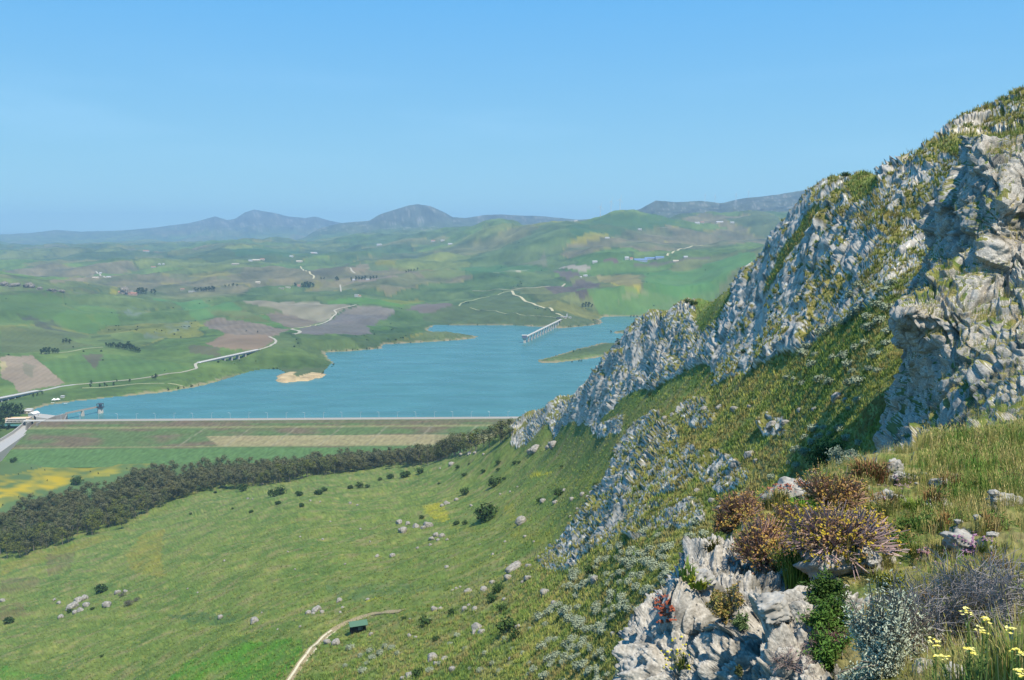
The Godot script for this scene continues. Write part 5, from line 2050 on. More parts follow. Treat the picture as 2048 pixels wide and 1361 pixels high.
	# shrubs along the water's edge
	var fringe := [["653,704 700,703 764,698", 9, "of the cove beyond the headland"], ["770,690 830,687 900,683 950,677", 8, "of the long grassy spit"], ["880,653 942,652 1027,652 1079,655", 9, "of the bay left of the long bridge"], ["1125,657 1181,652 1204,648", 7, "of the shore by the long bridge"], ["640,752 660,742 671,728", 7, "of the headland with the sandy bluff"], ["335,783 375,777 400,772", 6, "of the shore along the lake path"], ["560,740 548,741 535,741", 4, "of the inlet beside the sandy bluff"]]
	for f in fringe:
		var ps := read_points(f[0])
		for k in int(f[1]):
			var t := (k + rng.randf()) / float(f[1]) * (ps.size() - 1.001)
			var p := ps[int(t)].lerp(ps[int(t) + 1], t - int(t))
			var at := hit(p.x, p.y - 1.2, 1200.0)
			stamp(kinds[i % 3], "tree", at + Vector3(0, -1.0, 0), rng.randf() * TAU, rng.randf_range(0.32, 0.6), "low dark shrub at the waterline " + f[2], "shrubs fringing the reservoir")
			i += 1
	# wind turbines on the hazy ridge
	var proto: Node3D
	var tm := paint("turbine_white", Color(0.62, 0.64, 0.66), 0.5)
	for q in read_points("1547,386 1520,391 1497,395 1472,401 1430,404 1410,402 1366,401 1240,429 1222,432 1201,434 1585,383 1562,386"):
		var at := far_hit(q.x, q.y + 1.5, 5200.0)
		if proto == null:
			proto = thing("wind_turbine", "thin pale wind turbine on the hazy skyline ridge", "wind turbine", at, 0.4, "wind turbines along the skyline")
			var s := st()
			stick(s, Vector3(0, -3, 0), Vector3(0, 60, 0), 2.0, 1.2, 6)
			put("tower", done(s), tm, proto)
			s = st()
			box(s, Transform3D(Basis(), Vector3(0, 59, -1)), Vector3(3, 3, 8))
			put("nacelle", done(s), tm, proto)
			for k in 3:
				s = st()
				var d := Vector3(sin(k * TAU / 3 + 0.3), cos(k * TAU / 3 + 0.3), 0)
				stick(s, Vector3(0, 60.5, 3.4), Vector3(0, 60.5, 3.4) + d * 30.0, 1.2, 0.4, 4)
				put("blade", done(s), tm, proto)
		else:
			dup(proto, "wind_turbine", at, 0.4 + rng.randf() * 0.5)

func build_hut() -> void:
	var at := hit(716, 1266)
	var t := thing("field_hut", "small dark hut with a green pitched roof beside the dirt track", "hut", at + Vector3(0, 0.75, 0), 0.35)
	var k := 36.0 / F * -at.z / 5.2
	t.scale = Vector3.ONE * k
	var wood := paint("dark_timber", Color(0.022, 0.020, 0.018), 0.9)
	var green := paint("green_roofing", Color(0.070, 0.145, 0.100), 0.7)
	var s := st()
	box(s, Transform3D(Basis(), Vector3(0, -0.8, -0.9)), Vector3(4.6, 2.9, 1.1))
	put("back_room", done(s), wood, t)
	s = st()
	box(s, Transform3D(Basis(), Vector3(0, -0.8, 0.15)), Vector3(4.5, 1.75, 0.12))
	put("front_rail", done(s), wood, t)
	for x in [-2.2, -0.7, 0.8, 2.2]:
		s = st()
		box(s, Transform3D(Basis(), Vector3(x, -0.8, 1.1)), Vector3(0.16, 3.0, 0.16))
		put("post", done(s), wood, t)
	s = st()
	box(s, Transform3D(Basis(), Vector3(0.6, 0.15, 0.3)), Vector3(1.3, 0.9, 0.1))
	put("window", done(s), paint("dusty_glass", Color(0.16, 0.20, 0.20), 0.3), t)
	for side in [-1.0, 1.0]:
		s = st()
		var lo := Vector3(0, 2.0, 1.75 * side)
		var hi := Vector3(0, 3.0, 0.02 * side)
		var w := Vector3(2.75, 0, 0)
		var up := Vector3(0, 0.12, 0)
		quad(s, lo - w + up, hi - w + up, hi + w + up, lo + w + up)
		quad(s, lo + w, hi + w, hi - w, lo - w)
		quad(s, lo - w, lo - w + up, lo + w + up, lo + w)
		quad(s, lo - w, hi - w, hi - w + up, lo - w + up)
		quad(s, lo + w, lo + w + up, hi + w + up, hi + w)
		put("roof", done(s), green, t)

func slope_path(text: String) -> PackedVector3Array:
	var ps := read_points(text)
	var out := PackedVector3Array()
	for i in ps.size() - 1:
		var a := hit(ps[i].x, ps[i].y)
		var b := hit(ps[i + 1].x, ps[i + 1].y)
		var n := maxi(2, int(a.distance_to(b) / 1.5))
		for k in n:
			var p := a.lerp(b, float(k) / n)
			out.append(Vector3(p.x, land(p.x, p.z), p.z))
	return out

func build_track() -> void:
	var line := slope_path("555,1410 587,1357 604,1330 620,1310 634,1293 650,1277 673,1260 693,1249 720,1238 746,1230 786,1225 812,1221")
	# the ground under the track is pressed flat, so that it lies clear of the turf
	var sand := tinted("track_earth")
	var m := band(line, 3.6, 0.24)
	var p := paint("track_sand", Color(0.44, 0.355, 0.205), 0.98)
	p.albedo_texture = speckle(85, 512, 0.02, 0.55)
	p.uv1_triplanar = true
	p.uv1_world_triplanar = true
	p.uv1_scale = Vector3.ONE * 0.15
	struct("dirt_track", m, p, "two-rutted dirt track curving past the hut")
	for side in [-1.0, 1.0]:
		var rut := PackedVector3Array()
		for i in range(0, int(line.size() * 0.66)):
			var q := line[mini(i + 1, line.size() - 1)] - line[maxi(i - 1, 0)]
			var n := Vector3(-q.z, 0, q.x).normalized()
			rut.append(line[i] + n * side * 0.95)
		struct("wheel_rut", band(rut, 0.7, 0.27), paint("pale_rut", Color(0.52, 0.47, 0.33), 0.98), "bare pale wheel rut of the dirt track")
	var posts := read_points("612,1294 606,1302 599,1311 586,1322 580,1331 573,1342 566,1352 614,1287")
	var proto: MeshInstance3D
	for q in posts:
		var at := hit(q.x, q.y)
		if proto == null:
			var s := st()
			stick(s, Vector3(0, -0.3, 0), Vector3(0.05, 1.5, 0), 0.08, 0.07, 6)
			proto = put("fence_post", done(s), paint("shrub_wood", Color.WHITE))
			tag(proto, "weathered fence post along the bright green field", "fence post", "fence posts of the bright green field")
			proto.position = at
		else:
			dup(proto, "fence_post", at, rng.randf() * 3.0, rng.randf_range(0.85, 1.15))

func build_tufts() -> void:
	# rough grass of the slope, beyond counting
	var s := st()
	for i in 9:
		var a := rng.randf() * TAU
		var r := rng.randf() * 0.16
		var b := Vector3(cos(a) * r, -0.05, sin(a) * r)
		var tip := b + Vector3(cos(a) * rng.randf_range(0.05, 0.25), rng.randf_range(0.22, 0.42), sin(a) * rng.randf_range(0.05, 0.25))
		var w := Vector3(-sin(a), 0, cos(a)) * 0.035
		for q: Vector3 in [b - w, tip, b + w]:
			s.add_vertex(q)
	var blade := done(s)
	var at: Array[int] = []
	for tries in 400000:
		var k := rng.randi_range(0, B_C * B_R - 1)
		if B_rock[k] == 1:
			continue
		var p := B_pos[k]
		if p.z > -40.0 or p.z < -620.0 or (p.z < -260.0 and rng.randf() < 0.45):
			continue
		at.append(k)
		if at.size() >= 140000:
			break
	var mm := MultiMesh.new()
	mm.transform_format = MultiMesh.TRANSFORM_3D
	mm.use_colors = true
	mm.mesh = blade
	mm.instance_count = at.size()
	var tone := noise(140, 1.0 / 9.0, 3)
	for i in at.size():
		var p := B_pos[at[i]]
		var far := clampf(-p.z / 75.0, 0.8, 2.4)
		var sc := rng.randf_range(0.6, 1.25) * far
		mm.set_instance_transform(i, Transform3D(Basis(Vector3.UP, rng.randf() * TAU).scaled(Vector3.ONE * sc), p))
		var t := tone.get_noise_2d(p.x, p.z) + rng.randf_range(-0.25, 0.25)
		var c := B_col[at[i]].lerp(Color(0.13, 0.165, 0.04), 0.4) * 1.6
		if t > 0.22:
			c = c.lerp(Color(0.27, 0.225, 0.09), 0.8 if p.z > -260.0 else 0.35)
		elif t < -0.25:
			c = c.lerp(Color(0.11, 0.18, 0.04), 0.8)
		var g := rng.randf_range(0.7, 1.25)
		mm.set_instance_color(i, Color(c.r * g, c.g * g, c.b * g))
	var o := MultiMeshInstance3D.new()
	o.multimesh = mm
	o.material_override = foliage_mat("grass_blades", 0.4)
	o.name = "grass"
	o.set_meta("kind", "stuff")
	o.set_meta("label", "rough grass covering the scrub slope")
	add_child(o)

func build_growth() -> void:
	build_forest()
	build_bushes()
	build_boulders()
	build_houses()
	build_far_trees()
	build_hut()
	build_track()
	build_tufts()

# ================================================================ near cliff, the ledge in front and what grows on it
class Sheet:
	# a surface through a net of points, finely divided
	var cols: int
	var rows: int
	var base := PackedVector3Array()
	var pos := PackedVector3Array()
	var col := PackedColorArray()
	var rocky := PackedByteArray()

func net_point(g: Array, fi: float, fj: float) -> Vector3:
	var n: int = g.size()
	var m: int = g[0].size()
	var i := mini(int(fi), n - 2)
	var j := mini(int(fj), m - 2)
	var t := fi - i
	var s := fj - j
	var r: Array[Vector3] = []
	for k in range(-1, 3):
		var row: Array = g[clampi(i + k, 0, n - 1)]
		r.append(row[j].cubic_interpolate(row[j + 1], row[maxi(j - 1, 0)], row[mini(j + 2, m - 1)], s))
	return r[1].cubic_interpolate(r[2], r[0], r[3], t)

func sheet(net: Array, cols: int, rows: int, jitter := 0.0, seed_ := 1) -> Sheet:
	# net: rows (top to bottom) of bearings with distances
	var g := []
	for row: String in net:
		var line: Array[Vector3] = []
		for q in read_big(row):
			line.append(spot(q.x, q.y, q.z))
		g.append(line)
	var s := Sheet.new()
	s.cols = cols
	s.rows = rows
	s.base.resize(cols * rows)
	for c in cols:
		for r in rows:
			s.base[c * rows + r] = net_point(g, float(rows - 1 - r) / (rows - 1) * (g.size() - 1), float(c) / (cols - 1) * (g[0].size() - 1))
	s.pos = s.base.duplicate()
	s.col.resize(cols * rows)
	s.rocky.resize(cols * rows)
	return s

func weather(s: Sheet, seed_: int, size: float, height: float, turf: float, light: Color, ragged := 0.12) -> void:
	# break the sheet into blocks between cracks; turf settles on what lies flat
	var crag := noise(seed_, 0.22 / size, 4)
	crag.fractal_type = FastNoiseLite.FRACTAL_RIDGED
	var warp := noise(seed_ + 1, 0.5 / size, 2)
	var big := cells(seed_ + 2, 0.40 / size)
	var bigv := cells(seed_ + 2, 0.40 / size)
	bigv.cellular_return_type = FastNoiseLite.RETURN_CELL_VALUE
	var mid := cells(seed_ + 3, 1.15 / size)
	var midv := cells(seed_ + 3, 1.15 / size)
	midv.cellular_return_type = FastNoiseLite.RETURN_CELL_VALUE
	var small := cells(seed_ + 4, 3.4 / size)
	var rough := noise(seed_ + 5, 2.2 / size, 5)
	var patch := noise(seed_ + 6, 0.45 / size, 4)
	var stain := noise(seed_ + 7, 1.0 / size, 4)
	var grain := noise(seed_ + 8, 9.0 / size, 3)
	var nr := s.rows
	var pit := PackedFloat32Array()
	pit.resize(s.base.size())
	var lean := Vector3(0.50, 0.75, -0.42)
	for c in s.cols:
		var c0 := maxi(c - 3, 0) * nr
		var c1 := mini(c + 3, s.cols - 1) * nr
		for r in nr:
			var k := c * nr + r
			var p := s.base[k]
			var n := (s.base[c1 + r] - s.base[c0 + r]).cross(s.base[c * nr + mini(r + 3, nr - 1)] - s.base[c * nr + maxi(r - 3, 0)]).normalized()
			var w := warp.get_noise_3dv(p) * size * 0.45
			var q := p - lean * p.dot(lean) * 0.15 + Vector3(w, w * 0.7, -w)
			var f1 := smoothstep(0.0, 0.18, big.get_noise_3dv(q) + 1.0)
			var f2 := smoothstep(0.0, 0.17, mid.get_noise_3dv(q) + 1.0)
			var f3 := smoothstep(0.0, 0.24, small.get_noise_3dv(q) + 1.0)
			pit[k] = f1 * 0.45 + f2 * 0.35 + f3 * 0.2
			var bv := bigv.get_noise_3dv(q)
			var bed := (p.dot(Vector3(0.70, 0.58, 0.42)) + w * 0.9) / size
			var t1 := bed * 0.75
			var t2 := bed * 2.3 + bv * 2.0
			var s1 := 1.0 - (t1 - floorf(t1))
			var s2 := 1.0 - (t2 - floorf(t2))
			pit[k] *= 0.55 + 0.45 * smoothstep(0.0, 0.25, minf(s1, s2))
			var out := crag.get_noise_3dv(p) * 0.60 + f1 * (0.26 + bv * 0.45) + f2 * (0.16 + midv.get_noise_3dv(q) * 0.22) * (0.4 + 0.6 * f1) + f3 * 0.11 - 0.55 + s1 * (0.34 + bv * 0.2) + s2 * 0.13 + rough.get_noise_3dv(p) * ragged
			s.pos[k] = p + n * out * height * size
	for c in s.cols:
		var c0 := maxi(c - 1, 0) * nr
		var c1 := mini(c + 1, s.cols - 1) * nr
		for r in nr:
			var k := c * nr + r
			var p := s.pos[k]
			var n := (s.pos[c1 + r] - s.pos[c0 + r]).cross(s.pos[c * nr + mini(r + 1, nr - 1)] - s.pos[c * nr + maxi(r - 1, 0)]).normalized()
			var g := patch.get_noise_3dv(p)
			var f := grain.get_noise_3dv(p)
			var u := stain.get_noise_3dv(p)
			if n.y - g * 0.5 + f * 0.15 < turf:
				var col := light
				col = col.lerp(Color(0.40, 0.32, 0.22), clampf(u * 1.0 - 0.05, 0.0, 0.45))
				col = col.lerp(Color(0.15, 0.145, 0.13), clampf(-u * 1.6 - 0.12, 0.0, 0.65))
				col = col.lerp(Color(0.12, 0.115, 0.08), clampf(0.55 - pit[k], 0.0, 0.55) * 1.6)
				s.col[k] = col * (1.0 + f * 0.3)
				s.rocky[k] = 1
			else:
				var col := Color(0.155, 0.165, 0.045).lerp(Color(0.25, 0.20, 0.085), clampf(u * 1.6 + 0.2, 0.0, 0.8)).lerp(Color(0.06, 0.11, 0.025), clampf(-u * 1.8, 0.0, 0.7))
				s.col[k] = col * (1.0 + f * 0.5)

func rock_skin(called: String, scale: float, bump := 1.0) -> StandardMaterial3D:
	var m := tinted(called, 0.93)
	m.normal_enabled = true
	m.normal_texture = bumps(81, 1024, 0.012, 14.0, 6)
	m.normal_scale = bump
	m.albedo_texture = speckle(82, 1024, 0.02, 0.55, 6)
	m.uv1_triplanar = true
	m.uv1_world_triplanar = true
	m.uv1_scale = Vector3.ONE * scale
	return m

func turf_skin(called: String, scale: float) -> StandardMaterial3D:
	var m := tinted(called, 0.95)
	m.normal_enabled = true
	m.normal_texture = bumps(80, 512, 0.03, 9.0)
	m.uv1_triplanar = true
	m.uv1_world_triplanar = true
	m.uv1_scale = Vector3.ONE * scale
	return m

var ledge: Sheet
var cliff_sheet: Sheet
var crop_sheet: Sheet

func build_near_cliff() -> void:
	cliff_sheet = sheet([
		"1938,282,86 1960,272,71 2008,262,69 2060,262,67.5 2120,258,66 2210,250,65",
		"1920,322,86 1942,315,70 1996,310,67 2050,310,66 2120,310,65 2210,310,63",
		"1885,422,86 1905,415,71 1992,400,63 2045,400,63.5 2120,400,62 2210,400,60",
		"1862,502,84 1884,500,70 1966,500,62 2035,500,62 2115,500,60 2210,500,58",
		"1832,578,82 1852,575,66 1925,580,61 2020,580,60 2110,580,58 2210,580,56",
		"1794,630,80 1797,626,59.5 1864,625,58.5 1965,635,57.5 2070,640,55 2210,640,53",
		"1798,668,80 1805,664,62 1868,662,59 1962,680,56 2070,682,51.5 2210,680,50",
		"1818,708,79 1826,702,63.8 1882,702,58 1952,716,55 2062,720,48.5 2210,720,47",
		"1806,776,78 1816,773,65 1890,775,57 1940,778,52 2057,780,44.5 2210,780,43",
		"1784,852,75 1798,850,63 1884,850,54.5 1930,850,48 2050,850,41.5 2210,850,39",
		"1756,948,69 1774,946,57 1872,945,50 1912,940,42 2045,940,37 2210,940,33",
	], 360, 460)
	weather(cliff_sheet, 400, 2.6, 0.52, 0.78, Color(0.62, 0.58, 0.51), 0.13)
	struct("cliff", grid_mesh(cliff_sheet.pos, cliff_sheet.col, 360, 460, cliff_sheet.rocky, 1), rock_skin("near_limestone", 0.4), "nearest limestone cliff with a deep shaded recess and an overhanging knob")
	struct("turf", grid_mesh(cliff_sheet.pos, cliff_sheet.col, 360, 460, cliff_sheet.rocky, 0), turf_skin("cliff_turf", 0.5), "grass clinging to the shelves of the nearest cliff")

func build_ledge() -> void:
	ledge = sheet([
		"1640,1040,19 1690,985,21 1760,965,22 1850,955,23 1950,950,24 2060,930,25 2230,905,26",
		"1630,1010,14 1680,950,15 1760,918,16 1850,900,17 1950,890,18 2060,872,19 2230,850,20",
		"1560,1040,11.5 1610,985,11.3 1690,962,11.8 1780,950,12.4 1890,942,12.8 2010,932,13.2 2230,922,13.8",
		"1480,1130,10.4 1500,1035,9.6 1610,1020,9.6 1720,1012,9.6 1850,1010,9.6 2000,1000,9.6 2230,990,9.6",
		"1450,1250,10.0 1460,1130,9.0 1560,1105,8.2 1690,1092,7.7 1820,1090,7.5 1980,1080,7.2 2230,1070,6.9",
		"1440,1340,9.0 1440,1260,8.4 1540,1230,7.7 1660,1195,6.6 1800,1180,6.0 1960,1170,5.6 2230,1160,5.2",
		"1400,1440,8.4 1400,1370,7.8 1520,1340,7.0 1640,1295,5.7 1800,1280,4.8 1960,1270,4.3 2230,1260,3.9",
		"1370,1540,7.8 1380,1480,7.2 1500,1440,6.2 1640,1415,4.9 1800,1410,3.9 1960,1410,3.4 2230,1410,3.0",
	], 260, 240)
	weather(ledge, 430, 0.55, 0.26, 0.42, Color(0.50, 0.47, 0.42))
	struct("ledge", grid_mesh(ledge.pos, ledge.col, 260, 240, ledge.rocky, 0), turf_skin("ledge_turf", 4.0), "grassy ground of the ledge in the foreground")
	struct("bedrock", grid_mesh(ledge.pos, ledge.col, 260, 240, ledge.rocky, 1), rock_skin("bedrock", 2.0), "bare pale rock showing through the grass of the ledge")
	crop_sheet = sheet([
		"1480,1230,9.6 1440,1170,9.0 1480,1140,8.6 1540,1150,8.2 1600,1200,7.5 1660,1265,7.0 1720,1310,6.6",
		"1430,1190,8.9 1396,1138,7.9 1436,1130,7.7 1505,1150,7.4 1575,1205,6.8 1630,1250,6.3 1700,1305,6.0",
		"1375,1245,8.6 1326,1198,7.6 1362,1190,7.1 1428,1190,6.9 1522,1210,6.3 1615,1256,5.8 1690,1310,5.5",
		"1360,1260,8.6 1300,1222,7.4 1338,1228,6.8 1404,1228,6.6 1500,1250,6.15 1605,1285,5.6 1690,1330,5.3",
		"1375,1280,8.6 1328,1258,7.7 1356,1266,7.2 1412,1270,6.75 1500,1295,5.95 1605,1320,5.4 1690,1350,5.1",
		"1365,1340,8.4 1306,1320,7.3 1346,1312,6.6 1424,1318,6.25 1505,1340,5.6 1605,1360,5.1 1690,1380,4.9",
		"1350,1440,8.2 1290,1430,7.0 1340,1430,6.3 1424,1440,5.8 1505,1450,5.2 1605,1460,4.8 1690,1460,4.6",
	], 420, 420)
	weather(crop_sheet, 471, 0.30, 0.95, 1.6, Color(0.64, 0.60, 0.53), 0.46)
	var o := put("rock_outcrop", grid_mesh(crop_sheet.pos, crop_sheet.col, 420, 420, PackedByteArray(), 255), rock_skin("outcrop_stone", 1.7, 1.2))
	tag(o, "large pale grey rock outcrop jutting out at the front of the ledge", "rock")
	note_points(ledge.pos)
	note_points(crop_sheet.pos)
	# loose rocks of the ledge
	var stones := [
		[1578, 992, 11.0, 108, 72, 64, "pale rock with red stonecrop on top behind the round spurges"],
		[1668, 1132, 7.9, 150, 100, 90, "sunlit rock under the pink-stemmed spurge, with twig shadows on it"],
		[1735, 1128, 7.4, 62, 84, 60, "upright pale rock right of the twig-shadowed one"],
		[1782, 1000, 9.9, 84, 52, 60, "pale crumbly rock right of the pink-stemmed spurge"],
		[1884, 1012, 9.6, 60, 30, 50, "flat white rock in the grass with purple flowers"],
		[2012, 1000, 9.6, 78, 36, 60, "broad white rock in the tall grass at the picture's edge"],
		[1880, 970, 11.2, 50, 24, 40, "small flat rock half hidden in the dry grass"],
		[1786, 935, 12.6, 34, 40, 30, "upright stone beside the reddish dry clump"],
		[1812, 955, 11.8, 56, 20, 40, "low slab in front of the reddish dry clump"],
		[1935, 1088, 7.2, 96, 46, 70, "grey rock with purple stonecrop above the dead thicket"],
		[1858, 1112, 7.0, 62, 34, 50, "stone with pink stonecrop beside the ferny clump"],
		[1950, 1172, 5.7, 130, 50, 80, "weathered rock under the dead grey thicket"],
		[1848, 1335, 4.2, 46, 52, 40, "white stone at the foot of the silver wormwood"],
		[1912, 1345, 3.9, 64, 50, 50, "cracked pale stone between yellow flower stems"],
		[1560, 1215, 6.6, 90, 46, 70, "grey top of the outcrop below the tall grass clump"],
		[1400, 1155, 7.3, 60, 44, 60, "white shoulder of the outcrop under the succulent"],
	]
	for i in stones.size():
		var q: Array = stones[i]
		var m := put("rock", rock_mesh(500 + i, Vector3(q[3], q[4], q[5]) / F * q[2], 30, 0.24, 10), stone_mat("ledge_stone", Color(0.60, 0.57, 0.51), 5.0))
		tag(m, q[6], "rock")
		m.position = seat(q[0], q[1] + q[4] * 0.15, q[2]) + Vector3(0, q[4] / F * q[2] * 0.12, 0)
		m.rotation = Vector3(rng.randf_range(-0.2, 0.2), rng.randf() * 0.8 - 0.4, rng.randf_range(-0.15, 0.15))
		note_points(m.mesh.surface_get_arrays(0)[Mesh.ARRAY_VERTEX], m.transform)

var seen_from_eye := {}

func note_points(points: PackedVector3Array, at := Transform3D()) -> void:
	# remember the nearest solid point of the foreground for every bearing
	for q in points:
		var p := at * q
		if p.z > -0.5:
			continue
		var key := Vector2i(int(floor(p.x / -p.z / 0.004)), int(floor((CH - p.y) / -p.z / 0.004)))
		if not seen_from_eye.has(key) or seen_from_eye[key].z < p.z:
			seen_from_eye[key] = p

func on_ledge(u: float, v: float) -> Vector3:
	# the point of the ledge or of its rocks that lies in that bearing
	var key := Vector2i(int(floor(az_of(u, v) / 0.004)), int(floor(ty_of(v) / 0.004)))
	for r in 12:
		var out := Vector3.ZERO
		for i in range(-r, r + 1):
			for j in range(-r, r + 1):
				if maxi(absi(i), absi(j)) == r and seen_from_eye.has(key + Vector2i(i, j)):
					var p: Vector3 = seen_from_eye[key + Vector2i(i, j)]
					if out == Vector3.ZERO or p.z > out.z:
						out = p
		if out != Vector3.ZERO:
			return out
	return spot(u, v, 8.0)

func seat(u: float, v: float, d: float) -> Vector3:
	var p := on_ledge(u, v)
	return p if absf(-p.z - d) < 1.8 else spot(u, v, d)

func spurge(label: String, u: float, v: float, d: float, wide: float, high: float, stems: int, wood: Color, tips: Array) -> void:
	# a cushion of forked stems that ends in leaf rosettes
	var k := d / F
	var w := wide * k * 0.5
	var h := high * k
	var t := thing("spurge_bush", label, "shrub", seat(u, v, d))
	var s := st()
	var f := st()
	var lobes := []
	for i in 5:
		lobes.append([Vector3(rng.randf_range(-0.5, 0.5) * w, 0, rng.randf_range(-0.5, 0.5) * w), rng.randf_range(0.45, 0.75), rng.randf_range(0.55, 1.05)])
	for i in stems:
		var yaw := rng.randf() * TAU
		var lift := pow(rng.randf(), 0.75)
		var dir := Vector3(cos(yaw) * sqrt(1.0 - lift * lift), lift, sin(yaw) * sqrt(1.0 - lift * lift))
		var lb: Array = lobes[i % 5]
		var off: Vector3 = lb[0]
		var tip := off + Vector3(dir.x * w * lb[1], dir.y * h * lb[2], dir.z * w * lb[1]) * rng.randf_range(0.7, 1.08)
		var root := off * 0.35 + Vector3(dir.x, 0, dir.z) * w * 0.1
		var mid := root.lerp(tip, 0.55) + Vector3(rng.randf() - 0.5, rng.randf() * 0.4, rng.randf() - 0.5) * w * 0.16
		s.set_color(wood * rng.randf_range(0.5, 1.4))
		stick(s, root, mid, 0.0075, 0.006, 3)
		for j in 4:
			var e := tip + Vector3(rng.randfn(), rng.randfn(), rng.randfn()) * w * 0.10
			s.set_color(wood * rng.randf_range(0.8, 2.2))
			stick(s, mid, e, 0.005, 0.0035, 3)
			if rng.randf() < 0.12:
				continue
			var c: Color = tips[rng.randi() % tips.size()]
			for q in 3:
				leaf(f, e + Vector3(rng.randfn(), rng.randfn(), rng.randfn()) * 0.007, (dir + Vector3(rng.randfn(), rng.randfn(), rng.randfn()) * 0.5).normalized(), 0.0135, c * rng.randf_range(0.6, 1.25), 0.55)
	put("stem", done(s), tinted("spurge_wood", 0.9), t)
	put("foliage", done(f), foliage_mat("spurge_leaves", 0.3), t)

func clump(called: String, label: String, category: String, at: Vector3, wide: float, high: float, blades: int, thick: float, colours: Array, droop := 0.5, part := "blades") -> Node3D:
	# a tuft of arching blades
	var t := thing(called, label, category, at)
	var s := st()
	for i in blades:
		var yaw := rng.randf() * TAU
		var r := sqrt(rng.randf()) * wide * 0.32
		var root := Vector3(cos(yaw + rng.randfn() * 0.4) * r, -0.03, sin(yaw + rng.randfn() * 0.4) * r)
		var h := high * rng.randf_range(0.5, 1.05)
		var out := Vector3(cos(yaw), 0, sin(yaw)) * wide * rng.randf_range(0.05, 0.35)
		var mid := root + out * 0.35 + Vector3(0, h * 0.65, 0)
		var tip := root + out + Vector3(0, h * (1.0 - droop * rng.randf() * 0.5), 0)
		var side := Vector3(-sin(yaw), 0, cos(yaw)) * thick
		s.set_color(colours[rng.randi() % colours.size()] * rng.randf_range(0.75, 1.25))
		quad(s, root - side, mid - side * 0.8, mid + side * 0.8, root + side)
		for q: Vector3 in [mid - side * 0.8, tip, mid + side * 0.8]:
			s.add_vertex(q)
	put(part, done(s), foliage_mat("blade_leaves", 0.35), t)
	return t

func feathery(called: String, label: String, at: Vector3, wide: float, high: float, sprays: int, wood: Color, dark: Color, light: Color, leaf_size: float) -> void:
	# stems set with plumes of fine leaves
	var t := thing(called, label, "shrub", at)
	var s := st()
	var f := st()
	for i in sprays:
		var yaw := rng.randf() * TAU
		var lift := pow(rng.randf(), 0.6)
		var flat := sqrt(1.0 - lift * lift)
		var tip := Vector3(cos(yaw) * flat * wide * 0.5, lift * high, sin(yaw) * flat * wide * 0.5) * rng.randf_range(0.75, 1.05)
		tip *= 0.62 + 0.38 * sin(yaw * 3.0 + lift * 5.0 + wide * 20.0)
		var root := Vector3(tip.x, 0, tip.z) * 0.15
		var mid := root.lerp(tip, 0.5) + Vector3(0, high * 0.06, 0)
		s.set_color(wood * rng.randf_range(0.7, 1.3))
		stick(s, root, mid, 0.006, 0.0045, 3)
		stick(s, mid, tip, 0.0045, 0.002, 3)
		var tone := rng.randf()
		for j in 34:
			var k := 0.40 + 0.60 * j / 34.0
			var p := root.lerp(tip, k) + Vector3(rng.randfn(), rng.randfn(), rng.randfn()) * wide * 0.035
			leaf(f, p, Vector3(rng.randfn(), 0.4 + rng.randf(), rng.randfn()).normalized(), leaf_size * rng.randf_range(0.6, 1.4), dark.lerp(light, clampf(tone * 0.5 + rng.randf() * 0.6, 0.0, 1.0)), 0.35)
	put("stem", done(s), tinted("plume_wood", 0.9), t)
	put("foliage", done(f), foliage_mat("plume_leaves", 0.3), t)

func thicket(label: String, at: Vector3, wide: float, high: float, stems: int, wood: Color, lean := Vector3.ZERO) -> void:
	# dead forked branches
	var t := thing("dead_shrub", label, "shrub", at)
	var s := st()
	for i in stems:
		var p := Vector3(rng.randf_range(-0.35, 0.35) * wide, -0.02, rng.randf_range(-0.25, 0.25) * wide)
		var dir := Vector3(rng.randfn() * 0.7, rng.randf_range(0.2, 1.0), rng.randfn() * 0.7) + lean
		dir = dir.normalized()
		var r := rng.randf_range(0.0030, 0.0065)
		var step := high * rng.randf_range(0.15, 0.25)
		s.set_color(wood * rng.randf_range(0.6, 1.3))
		var ends: Array = [[p, dir, r, 0]]
		while ends.size() > 0:
			var e: Array = ends.pop_back()
			var a: Vector3 = e[0]
			var b: Vector3 = a + e[1] * step * rng.randf_range(0.7, 1.2)
			stick(s, a, b, e[2], e[2] * 0.75, 3)
			if e[3] < 4:
				for q in (2 if rng.randf() < 0.8 else 1):
					ends.append([b, (e[1] + Vector3(rng.randfn(), rng.randfn() * 0.7, rng.randfn()) * 0.55).normalized(), e[2] * 0.72, e[3] + 1])
	put("branch", done(s), tinted("dead_wood", 0.95), t)

